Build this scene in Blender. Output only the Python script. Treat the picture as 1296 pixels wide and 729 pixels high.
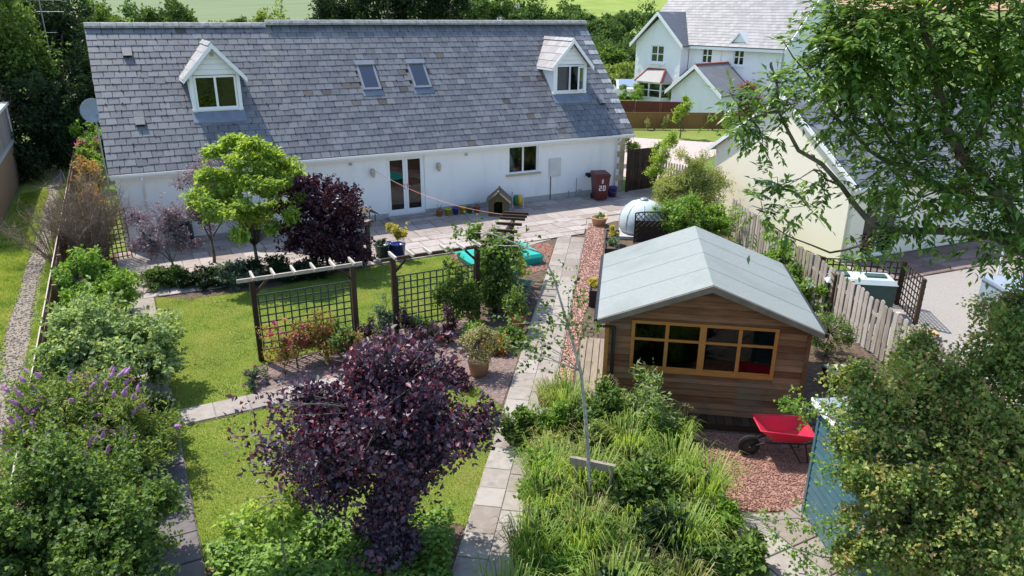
import bpy, math, random
import numpy as np
from mathutils import Matrix, Vector

for o in list(bpy.data.objects): bpy.data.objects.remove(o, do_unlink=True)
S = bpy.context.scene
COL = S.collection
R = math.radians

# ------------------------------------------------------------------ camera, sky, sun, exposure
# world frame: origin = ground at the bungalow's right front corner, X along its front, Y away from the garden
cam_d = bpy.data.cameras.new('camera'); cam = bpy.data.objects.new('camera', cam_d); COL.objects.link(cam)
cam_d.sensor_width = 36.0; cam_d.lens = 25.94; cam_d.clip_start = 0.1; cam_d.clip_end = 3000
cam.matrix_world = (Matrix.Translation((-17.49, -23.85, 6.8)) @ Matrix.Rotation(R(-27.7), 4, 'Z')
                    @ Matrix.Rotation(R(90-20.6), 4, 'X') @ Matrix.Rotation(R(0.45), 4, 'Z'))
S.camera = cam
SUN_AZ, SUN_EL = R(-23.7), R(57.5)           # azimuth from +Y towards +X
W = bpy.data.worlds.new('World'); S.world = W; W.use_nodes = True
nt = W.node_tree; nt.nodes.clear()
sky = nt.nodes.new('ShaderNodeTexSky'); sky.sky_type = 'NISHITA'; sky.sun_disc = False
sky.sun_elevation = SUN_EL; sky.sun_rotation = SUN_AZ; sky.air_density = 1.0; sky.dust_density = 0.8; sky.ozone_density = 1.0
bg = nt.nodes.new('ShaderNodeBackground'); bg.inputs[1].default_value = 0.15
out = nt.nodes.new('ShaderNodeOutputWorld')
nt.links.new(sky.outputs[0], bg.inputs[0]); nt.links.new(bg.outputs[0], out.inputs[0])
sd = bpy.data.lights.new('sun', 'SUN'); sd.energy = 3.5; sd.angle = R(0.53); sd.color = (1.0, 0.94, 0.84)
sun = bpy.data.objects.new('sun', sd); COL.objects.link(sun)
ts = Vector((math.sin(SUN_AZ)*math.cos(SUN_EL), math.cos(SUN_AZ)*math.cos(SUN_EL), math.sin(SUN_EL)))
sun.rotation_euler = ts.to_track_quat('Z', 'Y').to_euler(); sun.location = (-20, 30, 40)
S.view_settings.view_transform = 'Standard'; S.view_settings.look = 'None'
S.view_settings.exposure = 0.88; S.view_settings.gamma = 1.0; S.view_settings.use_curve_mapping = False
S.render.engine = 'CYCLES'
S.render.resolution_x, S.render.resolution_y = 1024, 576
S.cycles.max_bounces = 8; S.cycles.transparent_max_bounces = 12

# ------------------------------------------------------------------ materials
MATS = {}
def _new(name):
    m = bpy.data.materials.new(name); m.use_nodes = True; m.node_tree.nodes.clear()
    return m, m.node_tree, m.node_tree.nodes, m.node_tree.links
def surf(name, cols, rough=0.8, scale=3.0, bump=0.2, bscale=None, spec=0.3, metal=0.0, vary='none', detail=8, stretch=None, stain=None, bdist=0.01, coat=0):
    """noise-coloured surface. cols: list of colours blended by noise; vary: 'island' adds a per-piece tint; stain: (colour, scale, lo, hi)"""
    m, t, n, l = _new(name)
    bs = n.new('ShaderNodeBsdfPrincipled'); o = n.new('ShaderNodeOutputMaterial'); l.new(bs.outputs[0], o.inputs[0])
    geo = n.new('ShaderNodeNewGeometry'); pos = geo.outputs['Position']
    if stretch:
        tc = n.new('ShaderNodeTexCoord'); mp = n.new('ShaderNodeMapping'); mp.inputs['Scale'].default_value = stretch
        l.new(tc.outputs['Object'], mp.inputs[0]); pos = mp.outputs[0]
    nz = n.new('ShaderNodeTexNoise'); nz.inputs['Scale'].default_value = scale; nz.inputs['Detail'].default_value = detail
    nz.inputs['Roughness'].default_value = 0.65
    l.new(pos, nz.inputs['Vector'])
    fac = nz.outputs['Fac']
    if vary == 'island':
        oi = n.new('ShaderNodeObjectInfo')
        ad = n.new('ShaderNodeMath'); ad.operation = 'ADD'; l.new(oi.outputs['Random'], ad.inputs[0]); l.new(geo.outputs['Random Per Island'], ad.inputs[1])
        fr = n.new('ShaderNodeMath'); fr.operation = 'FRACT'; l.new(ad.outputs[0], fr.inputs[0])
        mx = n.new('ShaderNodeMath'); mx.operation = 'MULTIPLY_ADD'; mx.inputs[1].default_value = 0.5; l.new(fr.outputs[0], mx.inputs[0])
        hf = n.new('ShaderNodeMath'); hf.operation = 'MULTIPLY_ADD'; hf.inputs[1].default_value = 0.9; hf.inputs[2].default_value = -0.2; l.new(fac, hf.inputs[0])
        l.new(hf.outputs[0], mx.inputs[2]); fac = mx.outputs[0]
    rp = n.new('ShaderNodeValToRGB'); l.new(fac, rp.inputs[0])
    el = rp.color_ramp.elements; k = len(cols)
    while len(el) < k: el.new(0.5)
    for i, c in enumerate(cols):
        el[i].position = 0.28 + 0.44*i/max(1, k-1); el[i].color = (*c, 1)
    colr = rp.outputs[0]
    if stain:
        sc, ss, lo, hi = stain
        n2 = n.new('ShaderNodeTexNoise'); n2.inputs['Scale'].default_value = ss; n2.inputs['Detail'].default_value = 6; mp2 = n.new('ShaderNodeMapping'); mp2.inputs['Scale'].default_value = (3.0, 3.0, 0.5) if name.startswith('render') else (1, 1, 1); l.new(geo.outputs['Position'], mp2.inputs[0]); l.new(mp2.outputs[0], n2.inputs['Vector'])
        mr = n.new('ShaderNodeMapRange'); mr.inputs[1].default_value = lo; mr.inputs[2].default_value = hi; l.new(n2.outputs['Fac'], mr.inputs[0])
        mxc = n.new('ShaderNodeMixRGB'); l.new(mr.outputs[0], mxc.inputs[0]); l.new(colr, mxc.inputs[1]); mxc.inputs[2].default_value = (*sc, 1)
        colr = mxc.outputs[0]
    l.new(colr, bs.inputs['Base Color'])
    bs.inputs['Roughness'].default_value = rough; bs.inputs['Metallic'].default_value = metal
    bs.inputs['Specular IOR Level'].default_value = spec
    if coat: bs.inputs['Coat Weight'].default_value = coat
    if bump > 0:
        n3 = n.new('ShaderNodeTexNoise'); n3.inputs['Scale'].default_value = bscale or scale*6; n3.inputs['Detail'].default_value = 5; l.new(pos, n3.inputs['Vector'])
        b = n.new('ShaderNodeBump'); b.inputs['Strength'].default_value = bump; b.inputs['Distance'].default_value = bdist
        l.new(n3.outputs['Fac'], b.inputs['Height']); l.new(b.outputs[0], bs.inputs['Normal'])
    MATS[name] = m; return m
def leafmat(name, cols, rough=0.5, trans=0.3, spec=0.35, tcol=None, kn=0.7, kr=0.75, off=-0.22, nsc=1.7):
    if name not in ('lf_plum', 'lf_purple', 'lf_ash'): spec *= 0.75; rough = min(0.7, rough+0.06); cols = [tuple(min(0.8, 1.22*(c*0.88+0.12*(0.3*q[0]+0.6*q[1]+0.1*q[2]))) for c in q) for q in cols]; trans = min(0.5, trans*1.45)
    m, t, n, l = _new(name)
    bs = n.new('ShaderNodeBsdfPrincipled'); o = n.new('ShaderNodeOutputMaterial')
    geo = n.new('ShaderNodeNewGeometry')
    nz = n.new('ShaderNodeTexNoise'); nz.inputs['Scale'].default_value = nsc; nz.inputs['Detail'].default_value = 4; l.new(geo.outputs['Position'], nz.inputs['Vector'])
    ad = n.new('ShaderNodeMath'); ad.operation = 'MULTIPLY_ADD'; ad.inputs[1].default_value = kn; l.new(nz.outputs['Fac'], ad.inputs[0])
    ml = n.new('ShaderNodeMath'); ml.operation = 'MULTIPLY_ADD'; ml.inputs[1].default_value = kr; ml.inputs[2].default_value = off; l.new(geo.outputs['Random Per Island'], ml.inputs[0]); l.new(ml.outputs[0], ad.inputs[2])
    rp = n.new('ShaderNodeValToRGB'); l.new(ad.outputs[0], rp.inputs[0]); el = rp.color_ramp.elements
    while len(el) < len(cols): el.new(0.5)
    for i, c in enumerate(cols):
        el[i].position = 0.08 + 0.84*i/max(1, len(cols)-1); el[i].color = (*c, 1)
    l.new(rp.outputs[0], bs.inputs['Base Color']); bs.inputs['Roughness'].default_value = rough; bs.inputs['Specular IOR Level'].default_value = spec
    tr = n.new('ShaderNodeBsdfTranslucent')
    hs = n.new('ShaderNodeMixRGB'); hs.blend_type = 'MULTIPLY'; hs.inputs[0].default_value = 1.0; l.new(rp.outputs[0], hs.inputs[1]); hs.inputs[2].default_value = (*(tcol or (1.3, 1.25, 0.6)), 1)
    l.new(hs.outputs[0], tr.inputs[0])
    mx = n.new('ShaderNodeMixShader'); mx.inputs[0].default_value = trans; l.new(bs.outputs[0], mx.inputs[1]); l.new(tr.outputs[0], mx.inputs[2]); l.new(mx.outputs[0], o.inputs[0])
    MATS[name] = m; return m
def glassmat(name, tint=(0.5, 0.56, 0.56), ior=1.55):
    m, t, n, l = _new(name)
    o = n.new('ShaderNodeOutputMaterial'); fr = n.new('ShaderNodeFresnel'); fr.inputs[0].default_value = ior
    a = n.new('ShaderNodeBsdfTransparent'); a.inputs[0].default_value = (*tint, 1)
    g = n.new('ShaderNodeBsdfGlossy'); g.inputs['Roughness'].default_value = 0.015; g.inputs['Color'].default_value = (0.95, 0.97, 1, 1)
    geo = n.new('ShaderNodeNewGeometry'); nz = n.new('ShaderNodeTexNoise'); nz.inputs['Scale'].default_value = 2.5; l.new(geo.outputs['Position'], nz.inputs['Vector'])
    b = n.new('ShaderNodeBump'); b.inputs['Strength'].default_value = 0.04; b.inputs['Distance'].default_value = 0.05; l.new(nz.outputs['Fac'], b.inputs['Height']); l.new(b.outputs[0], g.inputs['Normal'])
    mx = n.new('ShaderNodeMixShader'); l.new(fr.outputs[0], mx.inputs[0]); l.new(a.outputs[0], mx.inputs[1]); l.new(g.outputs[0], mx.inputs[2]); l.new(mx.outputs[0], o.inputs[0])
    MATS[name] = m; return m

surf('render_white', [(0.83, 0.83, 0.83), (0.88, 0.88, 0.87)], 0.9, 1.3, 0.35, 45, stain=((0.74, 0.74, 0.71), 0.8, 0.52, 0.85))
surf('render_cream', [(0.86, 0.78, 0.62), (0.89, 0.82, 0.67)], 0.9, 1.0, 0.3, 45)
surf('plinth', [(0.34, 0.34, 0.33), (0.45, 0.45, 0.43)], 0.9, 4, 0.3)
surf('upvc', [(0.80, 0.81, 0.82), (0.85, 0.85, 0.85)], 0.35, 2, 0, spec=0.5)
surf('slate', [(0.115, 0.118, 0.13), (0.14, 0.143, 0.155), (0.175, 0.178, 0.19)], 0.40, 5, 0.35, 30, spec=0.55, vary='island', stain=((0.27, 0.27, 0.28), 1.1, 0.58, 0.8))
surf('slate_lichen', [(0.15, 0.15, 0.155), (0.20, 0.20, 0.20)], 0.55, 9, 0.3, 30, vary='island')
surf('slate_mossy', [(0.075, 0.07, 0.065), (0.12, 0.11, 0.10)], 0.7, 12, 0.4, 30, vary='island')
surf('slate_pale', [(0.36, 0.36, 0.37), (0.48, 0.48, 0.48)], 0.5, 9, 0.3, 30, vary='island', stain=((0.25, 0.25, 0.26), 6, 0.5, 0.75))
surf('slate_dormer', [(0.26, 0.25, 0.255), (0.36, 0.35, 0.35)], 0.5, 6, 0.3, 30, vary='island')
surf('slate_far', [(0.17, 0.17, 0.185), (0.205, 0.205, 0.22), (0.255, 0.255, 0.27)], 0.5, 1.6, 0.3, 20, vary='island')
surf('ridge_tile', [(0.15, 0.15, 0.155), (0.27, 0.27, 0.26), (0.42, 0.42, 0.39)], 0.8, 7, 0.4, 40)
surf('moss', [(0.02, 0.022, 0.016), (0.05, 0.05, 0.03)], 1, 20, 0.5)  # colours the moss tufts and the shade painted under the slate gaps
surf('lead', [(0.13, 0.15, 0.20), (0.22, 0.25, 0.31)], 0.45, 4, 0.1, spec=0.5)
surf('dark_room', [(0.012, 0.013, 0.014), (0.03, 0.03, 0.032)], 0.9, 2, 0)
surf('curtain', [(0.55, 0.55, 0.53), (0.68, 0.68, 0.66)], 0.9, 4, 0.2)
surf('stone', [(0.42, 0.34, 0.22), (0.58, 0.49, 0.34)], 0.85, 5, 0.4, 30, vary='island')
surf('black_plastic', [(0.012, 0.012, 0.013), (0.022, 0.022, 0.024)], 0.45, 5, 0, spec=0.4)
surf('black_iron', [(0.012, 0.014, 0.014), (0.03, 0.03, 0.03)], 0.55, 9, 0)
surf('grey_metal', [(0.28, 0.29, 0.30), (0.38, 0.39, 0.40)], 0.4, 8, 0, metal=0.6)
surf('slab', [(0.27, 0.225, 0.20), (0.335, 0.29, 0.265), (0.40, 0.355, 0.335)], 0.85, 5, 0.3, 28, vary='island', stain=((0.20, 0.155, 0.13), 2.2, 0.56, 0.8))
surf('slab_path', [(0.25, 0.215, 0.185), (0.305, 0.27, 0.24), (0.36, 0.33, 0.30)], 0.9, 7, 0.3, 30, vary='island', stain=((0.17, 0.14, 0.11), 2.6, 0.55, 0.8))
surf('slab_dark', [(0.13, 0.115, 0.115), (0.20, 0.18, 0.18)], 0.9, 6, 0.3, 30, vary='island')
surf('joint', [(0.27, 0.23, 0.20), (0.40, 0.36, 0.32)], 0.95, 9, 0.3)
surf('soil', [(0.06, 0.042, 0.03), (0.12, 0.085, 0.06), (0.20, 0.15, 0.11)], 1, 8, 0.8, 40, bdist=0.03)
surf('mulch', [(0.10, 0.07, 0.06), (0.22, 0.16, 0.14), (0.34, 0.27, 0.25)], 1, 14, 0.8, 50, bdist=0.03)
surf('pink_gravel', [(0.24, 0.115, 0.085), (0.33, 0.175, 0.135), (0.43, 0.27, 0.22)], 0.9, 30, 0.8, 90, vary='island', bdist=0.01)
surf('pale_gravel', [(0.22, 0.20, 0.175), (0.30, 0.275, 0.25), (0.40, 0.37, 0.34)], 0.9, 30, 0.8, 90, vary='island')
surf('track', [(0.17, 0.14, 0.10), (0.25, 0.21, 0.165), (0.31, 0.27, 0.22)], 0.95, 5, 0.6, 60)
surf('lawn_base', [(0.12, 0.17, 0.025), (0.17, 0.22, 0.035), (0.24, 0.27, 0.06)], 0.95, 0.9, 0.7, 70, bdist=0.02, stain=((0.17, 0.18, 0.045), 0.45, 0.5, 0.75))
surf('ground_grass', [(0.07, 0.12, 0.02), (0.12, 0.18, 0.03), (0.20, 0.24, 0.06)], 0.95, 0.35, 0.6, 30, bdist=0.03)
surf('field', [(0.12, 0.165, 0.075), (0.15, 0.195, 0.09), (0.185, 0.225, 0.11)], 0.95, 1.0, 0.5, 3, stretch=(0.02, 0.35, 0.1), bdist=0.2)
surf('meadow', [(0.15, 0.21, 0.03), (0.22, 0.29, 0.05), (0.27, 0.32, 0.08)], 0.95, 0.12, 0.5, 3, bdist=0.1)
surf('brown_field', [(0.35, 0.22, 0.12), (0.45, 0.29, 0.17)], 0.95, 0.1, 0.4, 3)
surf('drive', [(0.42, 0.33, 0.30), (0.52, 0.42, 0.39)], 0.9, 3, 0.4, 50)
surf('neighbour_slab', [(0.16, 0.11, 0.10), (0.25, 0.18, 0.16)], 0.9, 4, 0.3, 30, vary='island')
surf('cedar', [(0.13, 0.052, 0.021), (0.215, 0.095, 0.042), (0.30, 0.155, 0.08)], 0.75, 2.0, 0.3, 12, vary='island', stretch=(1.2, 8, 14), stain=((0.18, 0.115, 0.075), 2.5, 0.5, 0.72))
surf('orange_wood', [(0.36, 0.14, 0.03), (0.48, 0.21, 0.05)], 0.55, 3, 0.15, 20, stretch=(2, 8, 8))
surf('felt', [(0.235, 0.262, 0.255), (0.285, 0.312, 0.305)], 0.95, 14, 0.35, 160, stain=((0.20, 0.225, 0.215), 0.9, 0.5, 0.75))
surf('barge_wood', [(0.14, 0.11, 0.085), (0.24, 0.20, 0.16)], 0.85, 4, 0.3, 20)
surf('grey_wood', [(0.26, 0.22, 0.18), (0.36, 0.31, 0.26), (0.46, 0.41, 0.36)], 0.9, 3, 0.4, 20, vary='island', stretch=(6, 6, 1))
surf('rafter_wood', [(0.36, 0.32, 0.28), (0.48, 0.44, 0.39)], 0.9, 5, 0.3, 20, vary='island')
surf('plank_wood', [(0.22, 0.18, 0.14), (0.34, 0.28, 0.23)], 0.9, 3, 0.4, 20, vary='island', stretch=(8, 1, 6))
surf('fence_brown', [(0.17, 0.105, 0.06), (0.28, 0.18, 0.11)], 0.9, 3, 0.4, 20, vary='island', stretch=(6, 6, 1))
surf('dark_stain', [(0.035, 0.02, 0.012), (0.07, 0.042, 0.025)], 0.7, 5, 0.3, 20, vary='island')
surf('gate_dark', [(0.022, 0.013, 0.010), (0.045, 0.027, 0.02)], 0.7, 5, 0.3, 20, vary='island')
surf('trellis_green', [(0.035, 0.055, 0.04), (0.07, 0.095, 0.075)], 0.75, 8, 0.2)
surf('red_fence', [(0.12, 0.032, 0.02), (0.18, 0.05, 0.03)], 0.8, 2, 0.3, 9, stretch=(14, 14, 1))
surf('tan_fence', [(0.18, 0.10, 0.03), (0.27, 0.15, 0.05)], 0.8, 2, 0.3, 9, stretch=(14, 14, 1))
surf('pale_wood', [(0.40, 0.33, 0.20), (0.52, 0.45, 0.31)], 0.85, 3, 0.3, 16, stretch=(3, 3, 9))
surf('pinkgrey_board', [(0.27, 0.22, 0.20), (0.36, 0.30, 0.28)], 0.85, 3, 0.3, 12, vary='island')
surf('bark', [(0.05, 0.042, 0.033), (0.11, 0.095, 0.075), (0.19, 0.17, 0.14)], 0.95, 6, 0.8, 30, bdist=0.02)
surf('bark_pale', [(0.16, 0.14, 0.11), (0.27, 0.24, 0.20)], 0.9, 8, 0.6, 30)
surf('birch_bark', [(0.14, 0.12, 0.10), (0.38, 0.36, 0.33), (0.52, 0.50, 0.47)], 0.8, 14, 0.4, 40, stretch=None)
surf('twig', [(0.13, 0.085, 0.06), (0.24, 0.17, 0.12), (0.34, 0.27, 0.20)], 0.9, 5, 0.2, vary='island')
surf('maroon_plastic', [(0.085, 0.012, 0.016), (0.115, 0.018, 0.022)], 0.45, 3, 0.05, spec=0.45)
surf('white_paint', [(0.75, 0.75, 0.75), (0.8, 0.8, 0.8)], 0.6, 4, 0)
surf('purple_plastic', [(0.07, 0.04, 0.20), (0.10, 0.06, 0.26)], 0.45, 4, 0)
surf('green_plastic', [(0.03, 0.13, 0.05), (0.05, 0.18, 0.06)], 0.45, 4, 0)
surf('darkgreen_plastic', [(0.012, 0.06, 0.04), (0.02, 0.085, 0.055)], 0.5, 4, 0)
surf('lime_plastic', [(0.36, 0.40, 0.02), (0.45, 0.48, 0.04)], 0.45, 4, 0)
surf('yellow_plastic', [(0.55, 0.36, 0.01), (0.62, 0.43, 0.02)], 0.45, 4, 0)
surf('blue_glaze', [(0.01, 0.02, 0.16), (0.02, 0.035, 0.24)], 0.2, 4, 0, spec=0.6)
surf('green_glaze', [(0.02, 0.05, 0.035), (0.035, 0.075, 0.05)], 0.25, 4, 0, spec=0.6)
surf('terracotta', [(0.34, 0.12, 0.06), (0.46, 0.19, 0.10)], 0.85, 6, 0.2)
surf('terracotta_pale', [(0.46, 0.27, 0.17), (0.56, 0.36, 0.24)], 0.85, 6, 0.2)
surf('turquoise', [(0.01, 0.38, 0.32), (0.02, 0.44, 0.38)], 0.4, 3, 0.03, spec=0.45)
surf('tank_plastic', [(0.42, 0.50, 0.50), (0.50, 0.57, 0.57)], 0.5, 3, 0.05)
surf('tank_green', [(0.03, 0.06, 0.05), (0.05, 0.09, 0.075)], 0.5, 3, 0.05)
surf('red_plastic', [(0.60, 0.014, 0.045), (0.70, 0.02, 0.065)], 0.45, 3, 0.03, spec=0.45, stain=((0.36, 0.075, 0.05), 5, 0.52, 0.75))
surf('rubber', [(0.012, 0.012, 0.012), (0.03, 0.028, 0.026)], 0.85, 12, 0.3)
surf('teal_metal', [(0.05, 0.12, 0.15), (0.075, 0.16, 0.19)], 0.4, 3, 0.04, spec=0.5, stain=((0.13, 0.17, 0.18), 3, 0.55, 0.8))
surf('bluegrey_metal', [(0.22, 0.27, 0.33), (0.30, 0.35, 0.41)], 0.5, 3, 0.04)
surf('kennel_wood', [(0.075, 0.065, 0.03), (0.12, 0.105, 0.055)], 0.8, 4, 0.3, stretch=(2, 6, 10))
surf('kennel_roof', [(0.10, 0.085, 0.06), (0.17, 0.15, 0.11)], 0.9, 9, 0.4)
surf('lamp_metal', [(0.42, 0.38, 0.28), (0.55, 0.50, 0.40)], 0.5, 5, 0)
surf('pink_line', [(0.65, 0.22, 0.18), (0.75, 0.3, 0.25)], 0.6, 3, 0)
surf('car_paint', [(0.62, 0.63, 0.65), (0.66, 0.67, 0.68)], 0.25, 3, 0, spec=0.5, coat=0.5)
surf('red_tile', [(0.30, 0.07, 0.045), (0.38, 0.10, 0.06)], 0.8, 6, 0.2)
surf('pinkflower', [(0.55, 0.03, 0.16), (0.75, 0.10, 0.28)], 0.6, 9, 0)
surf('steel_bin', [(0.5, 0.5, 0.5), (0.6, 0.6, 0.6)], 0.4, 4, 0)
glassmat('glass_sky', (0.3, 0.33, 0.35), 2.6); glassmat('glass'); glassmat('glass_dark', (0.30, 0.33, 0.33), 1.3)
# foliage
leafmat('lf_plum', [(0.022, 0.015, 0.028), (0.055, 0.036, 0.064), (0.115, 0.078, 0.125), (0.25, 0.06, 0.08)], 0.46, 0.16, 0.5, (2.0, 0.5, 0.6))
leafmat('lf_purple', [(0.022, 0.009, 0.017), (0.05, 0.018, 0.032), (0.12, 0.035, 0.06)], 0.42, 0.15, 0.5, (2.0, 0.5, 0.6))
leafmat('lf_smoke', [(0.13, 0.10, 0.13), (0.22, 0.165, 0.20), (0.33, 0.27, 0.31), (0.24, 0.26, 0.24)], 0.6, 0.2, 0.3, (1.3, 1.0, 1.0))
leafmat('lf_acer', [(0.15, 0.24, 0.02), (0.25, 0.37, 0.035), (0.38, 0.49, 0.07)], 0.5, 0.35, 0.35)
leafmat('lf_bright', [(0.06, 0.15, 0.010), (0.14, 0.27, 0.018), (0.26, 0.41, 0.035)], 0.42, 0.3, 0.45)
leafmat('lf_mid', [(0.03, 0.07, 0.010), (0.07, 0.14, 0.018), (0.13, 0.22, 0.03), (0.20, 0.29, 0.05)], 0.45, 0.3, 0.4)
leafmat('lf_dark', [(0.010, 0.026, 0.008), (0.022, 0.05, 0.014), (0.045, 0.09, 0.022)], 0.45, 0.2, 0.4)
leafmat('lf_ash', [(0.045, 0.10, 0.022), (0.085, 0.175, 0.035), (0.155, 0.27, 0.05), (0.28, 0.40, 0.075)], 0.36, 0.42, 0.5)
leafmat('lf_hawthorn', [(0.06, 0.12, 0.018), (0.12, 0.20, 0.03), (0.20, 0.29, 0.045), (0.28, 0.31, 0.06), (0.36, 0.20, 0.08)], 0.42, 0.25, 0.4)
leafmat('lf_grey', [(0.08, 0.14, 0.04), (0.17, 0.26, 0.08), (0.28, 0.38, 0.14), (0.38, 0.45, 0.22)], 0.55, 0.3, 0.3)
leafmat('lf_willow', [(0.12, 0.18, 0.035), (0.22, 0.29, 0.06), (0.34, 0.38, 0.11), (0.38, 0.32, 0.13)], 0.5, 0.3, 0.35)
leafmat('lf_variegated', [(0.10, 0.11, 0.03), (0.26, 0.25, 0.08), (0.48, 0.44, 0.20)], 0.5, 0.25, 0.35)
leafmat('lf_silver', [(0.07, 0.12, 0.07), (0.13, 0.20, 0.12), (0.22, 0.29, 0.19)], 0.5, 0.25, 0.35)
leafmat('lf_autumn', [(0.10, 0.14, 0.02), (0.24, 0.24, 0.04), (0.42, 0.20, 0.06), (0.50, 0.13, 0.09)], 0.5, 0.3, 0.35)
leafmat('lf_budd', [(0.05, 0.10, 0.015), (0.11, 0.19, 0.026), (0.20, 0.30, 0.04), (0.29, 0.26, 0.06)], 0.5, 0.25, 0.35)
leafmat('lf_flower', [(0.30, 0.11, 0.34), (0.46, 0.19, 0.46), (0.60, 0.34, 0.56)], 0.7, 0.2, 0.2, (1, 1, 1))
leafmat('lf_pink', [(0.35, 0.02, 0.10), (0.60, 0.05, 0.20), (0.70, 0.22, 0.35)], 0.6, 0.2, 0.2, (1, 1, 1))
leafmat('lf_yellow', [(0.35, 0.30, 0.02), (0.55, 0.45, 0.03), (0.30, 0.38, 0.05)], 0.5, 0.3, 0.3)
leafmat('grass_tall', [(0.08, 0.16, 0.012), (0.15, 0.27, 0.02), (0.24, 0.36, 0.035), (0.36, 0.38, 0.08)], 0.5, 0.3, 0.35)
leafmat('grass_olive', [(0.07, 0.11, 0.015), (0.15, 0.20, 0.03), (0.27, 0.28, 0.07), (0.42, 0.36, 0.16)], 0.5, 0.3, 0.35)
leafmat('grass_lawn', [(0.075, 0.16, 0.012), (0.15, 0.25, 0.018), (0.23, 0.32, 0.03), (0.32, 0.36, 0.075), (0.40, 0.38, 0.12)], 0.6, 0.3, 0.25, kn=1.9, kr=0.4, off=-0.65, nsc=1.3)
leafmat('lf_far', [(0.04, 0.085, 0.02), (0.08, 0.15, 0.03), (0.15, 0.24, 0.05)], 0.6, 0.2, 0.25)
leafmat('lf_far_yellow', [(0.12, 0.18, 0.03), (0.20, 0.28, 0.045), (0.30, 0.36, 0.07)], 0.6, 0.25, 0.25)
leafmat('dead_flower', [(0.09, 0.05, 0.035), (0.16, 0.09, 0.06), (0.22, 0.14, 0.09)], 0.8, 0.1, 0.2, (1, 1, 1))

# ------------------------------------------------------------------ object helpers
def put(o, parent=None):
    COL.objects.link(o)
    if parent is not None: o.parent = parent
    return o
def thing(name, label, cat, loc=(0, 0, 0), rz=0.0, group=None):
    o = bpy.data.objects.new(name, None); o.empty_display_size = 0.2; put(o)
    o.location = loc; o.rotation_euler = (0, 0, rz); o['label'] = label; o['category'] = cat
    if group: o['group'] = group
    return o
def tag(o, label=None, cat=None, group=None, kind=None):
    if label: o['label'] = label
    if cat: o['category'] = cat
    if group: o['group'] = group
    if kind: o['kind'] = kind
    return o
BOXF = [(0, 3, 2, 1), (4, 5, 6, 7), (0, 1, 5, 4), (1, 2, 6, 5), (2, 3, 7, 6), (3, 0, 4, 7)]
class MB:
    def __init__(s): s.v = []; s.f = []
    def add(s, vs, fs):
        k = len(s.v); s.v += [tuple(p) for p in vs]; s.f += [tuple(i+k for i in f) for f in fs]; return s
    def box(s, x0, x1, y0, y1, z0, z1):
        return s.add([(x0, y0, z0), (x1, y0, z0), (x1, y1, z0), (x0, y1, z0), (x0, y0, z1), (x1, y0, z1), (x1, y1, z1), (x0, y1, z1)], BOXF)
    def hexa(s, p8): return s.add(p8, BOXF)
    def bar(s, a, b, w, h, up=(0, 0, 1)):
        a = Vector(a); b = Vector(b); d = (b-a).normalized(); u = Vector(up)
        if abs(d.dot(u)) > 0.95: u = Vector((0, 1, 0))
        r = d.cross(u).normalized()*(w/2); u2 = r.cross(d).normalized()*(h/2)
        return s.hexa([a-r-u2, a+r-u2, b+r-u2, b-r-u2, a-r+u2, a+r+u2, b+r+u2, b-r+u2])
    def prism(s, poly, z0, z1):
        n = len(poly)
        vs = [(p[0], p[1], z0) for p in poly]+[(p[0], p[1], z1) for p in poly]
        fs = [tuple(range(n-1, -1, -1)), tuple(range(n, 2*n))]+[(i, (i+1) % n, n+(i+1) % n, n+i) for i in range(n)]
        return s.add(vs, fs)
    def prism_xz(s, poly, y0, y1):
        n = len(poly)
        vs = [(p[0], y0, p[1]) for p in poly]+[(p[0], y1, p[1]) for p in poly]
        fs = [tuple(range(n)), tuple(range(2*n-1, n-1, -1))]+[((i+1) % n, i, n+i, n+(i+1) % n) for i in range(n)]
        return s.add(vs, fs)
    def sheet(s, poly, z):
        n = len(poly); return s.add([(p[0], p[1], z) for p in poly], [tuple(range(n))])
    def tube(s, path, radii, n=6, cap=True):
        path = [Vector(p) for p in path]; m = len(path)
        if not hasattr(radii, '__len__'): radii = [radii]*m
        vs = []; prev = None
        for i, p in enumerate(path):
            d = (path[min(i+1, m-1)]-path[max(i-1, 0)])
            d = d.normalized() if d.length > 1e-9 else Vector((0, 0, 1))
            if prev is None:
                a = d.cross(Vector((0.31, 0.17, 1.0)) if abs(d.z) < 0.9 else Vector((1, 0.2, 0))).normalized()
            else:
                a = (prev - d*prev.dot(d)); a = a.normalized() if a.length > 1e-6 else d.orthogonal().normalized()
            prev = a; b = d.cross(a)
            for k in range(n):
                t = 2*math.pi*k/n; vs.append(p+(a*math.cos(t)+b*math.sin(t))*radii[i])
        fs = [(i*n+k, i*n+(k+1) % n, (i+1)*n+(k+1) % n, (i+1)*n+k) for i in range(m-1) for k in range(n)]
        if cap and n > 2: fs += [tuple(range(n-1, -1, -1)), tuple(range((m-1)*n, m*n))]
        return s.add(vs, fs)
    def lathe(s, prof, n=16, cx=0, cy=0, sx=1, sy=1):
        vs = []; m = len(prof)
        for (r, z) in prof:
            for k in range(n):
                t = 2*math.pi*k/n; vs.append((cx+r*sx*math.cos(t), cy+r*sy*math.sin(t), z))
        fs = [(i*n+k, i*n+(k+1) % n, (i+1)*n+(k+1) % n, (i+1)*n+k) for i in range(m-1) for k in range(n)]
        fs += [tuple(range(n-1, -1, -1)), tuple(range((m-1)*n, m*n))]
        return s.add(vs, fs)
    def mesh(s, name):
        me = bpy.data.meshes.new(name); me.from_pydata([tuple(v) for v in s.v], [], s.f); me.update(); return me
    def build(s, name, mat, parent=None, smooth=False, loc=None, rz=None):
        me = s.mesh(name); me.materials.append(MATS[mat])
        if smooth: me.polygons.foreach_set('use_smooth', [True]*len(me.polygons))
        o = bpy.data.objects.new(name, me); put(o, parent)
        if loc: o.location = loc
        if rz: o.rotation_euler = (0, 0, rz)
        return o
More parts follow.
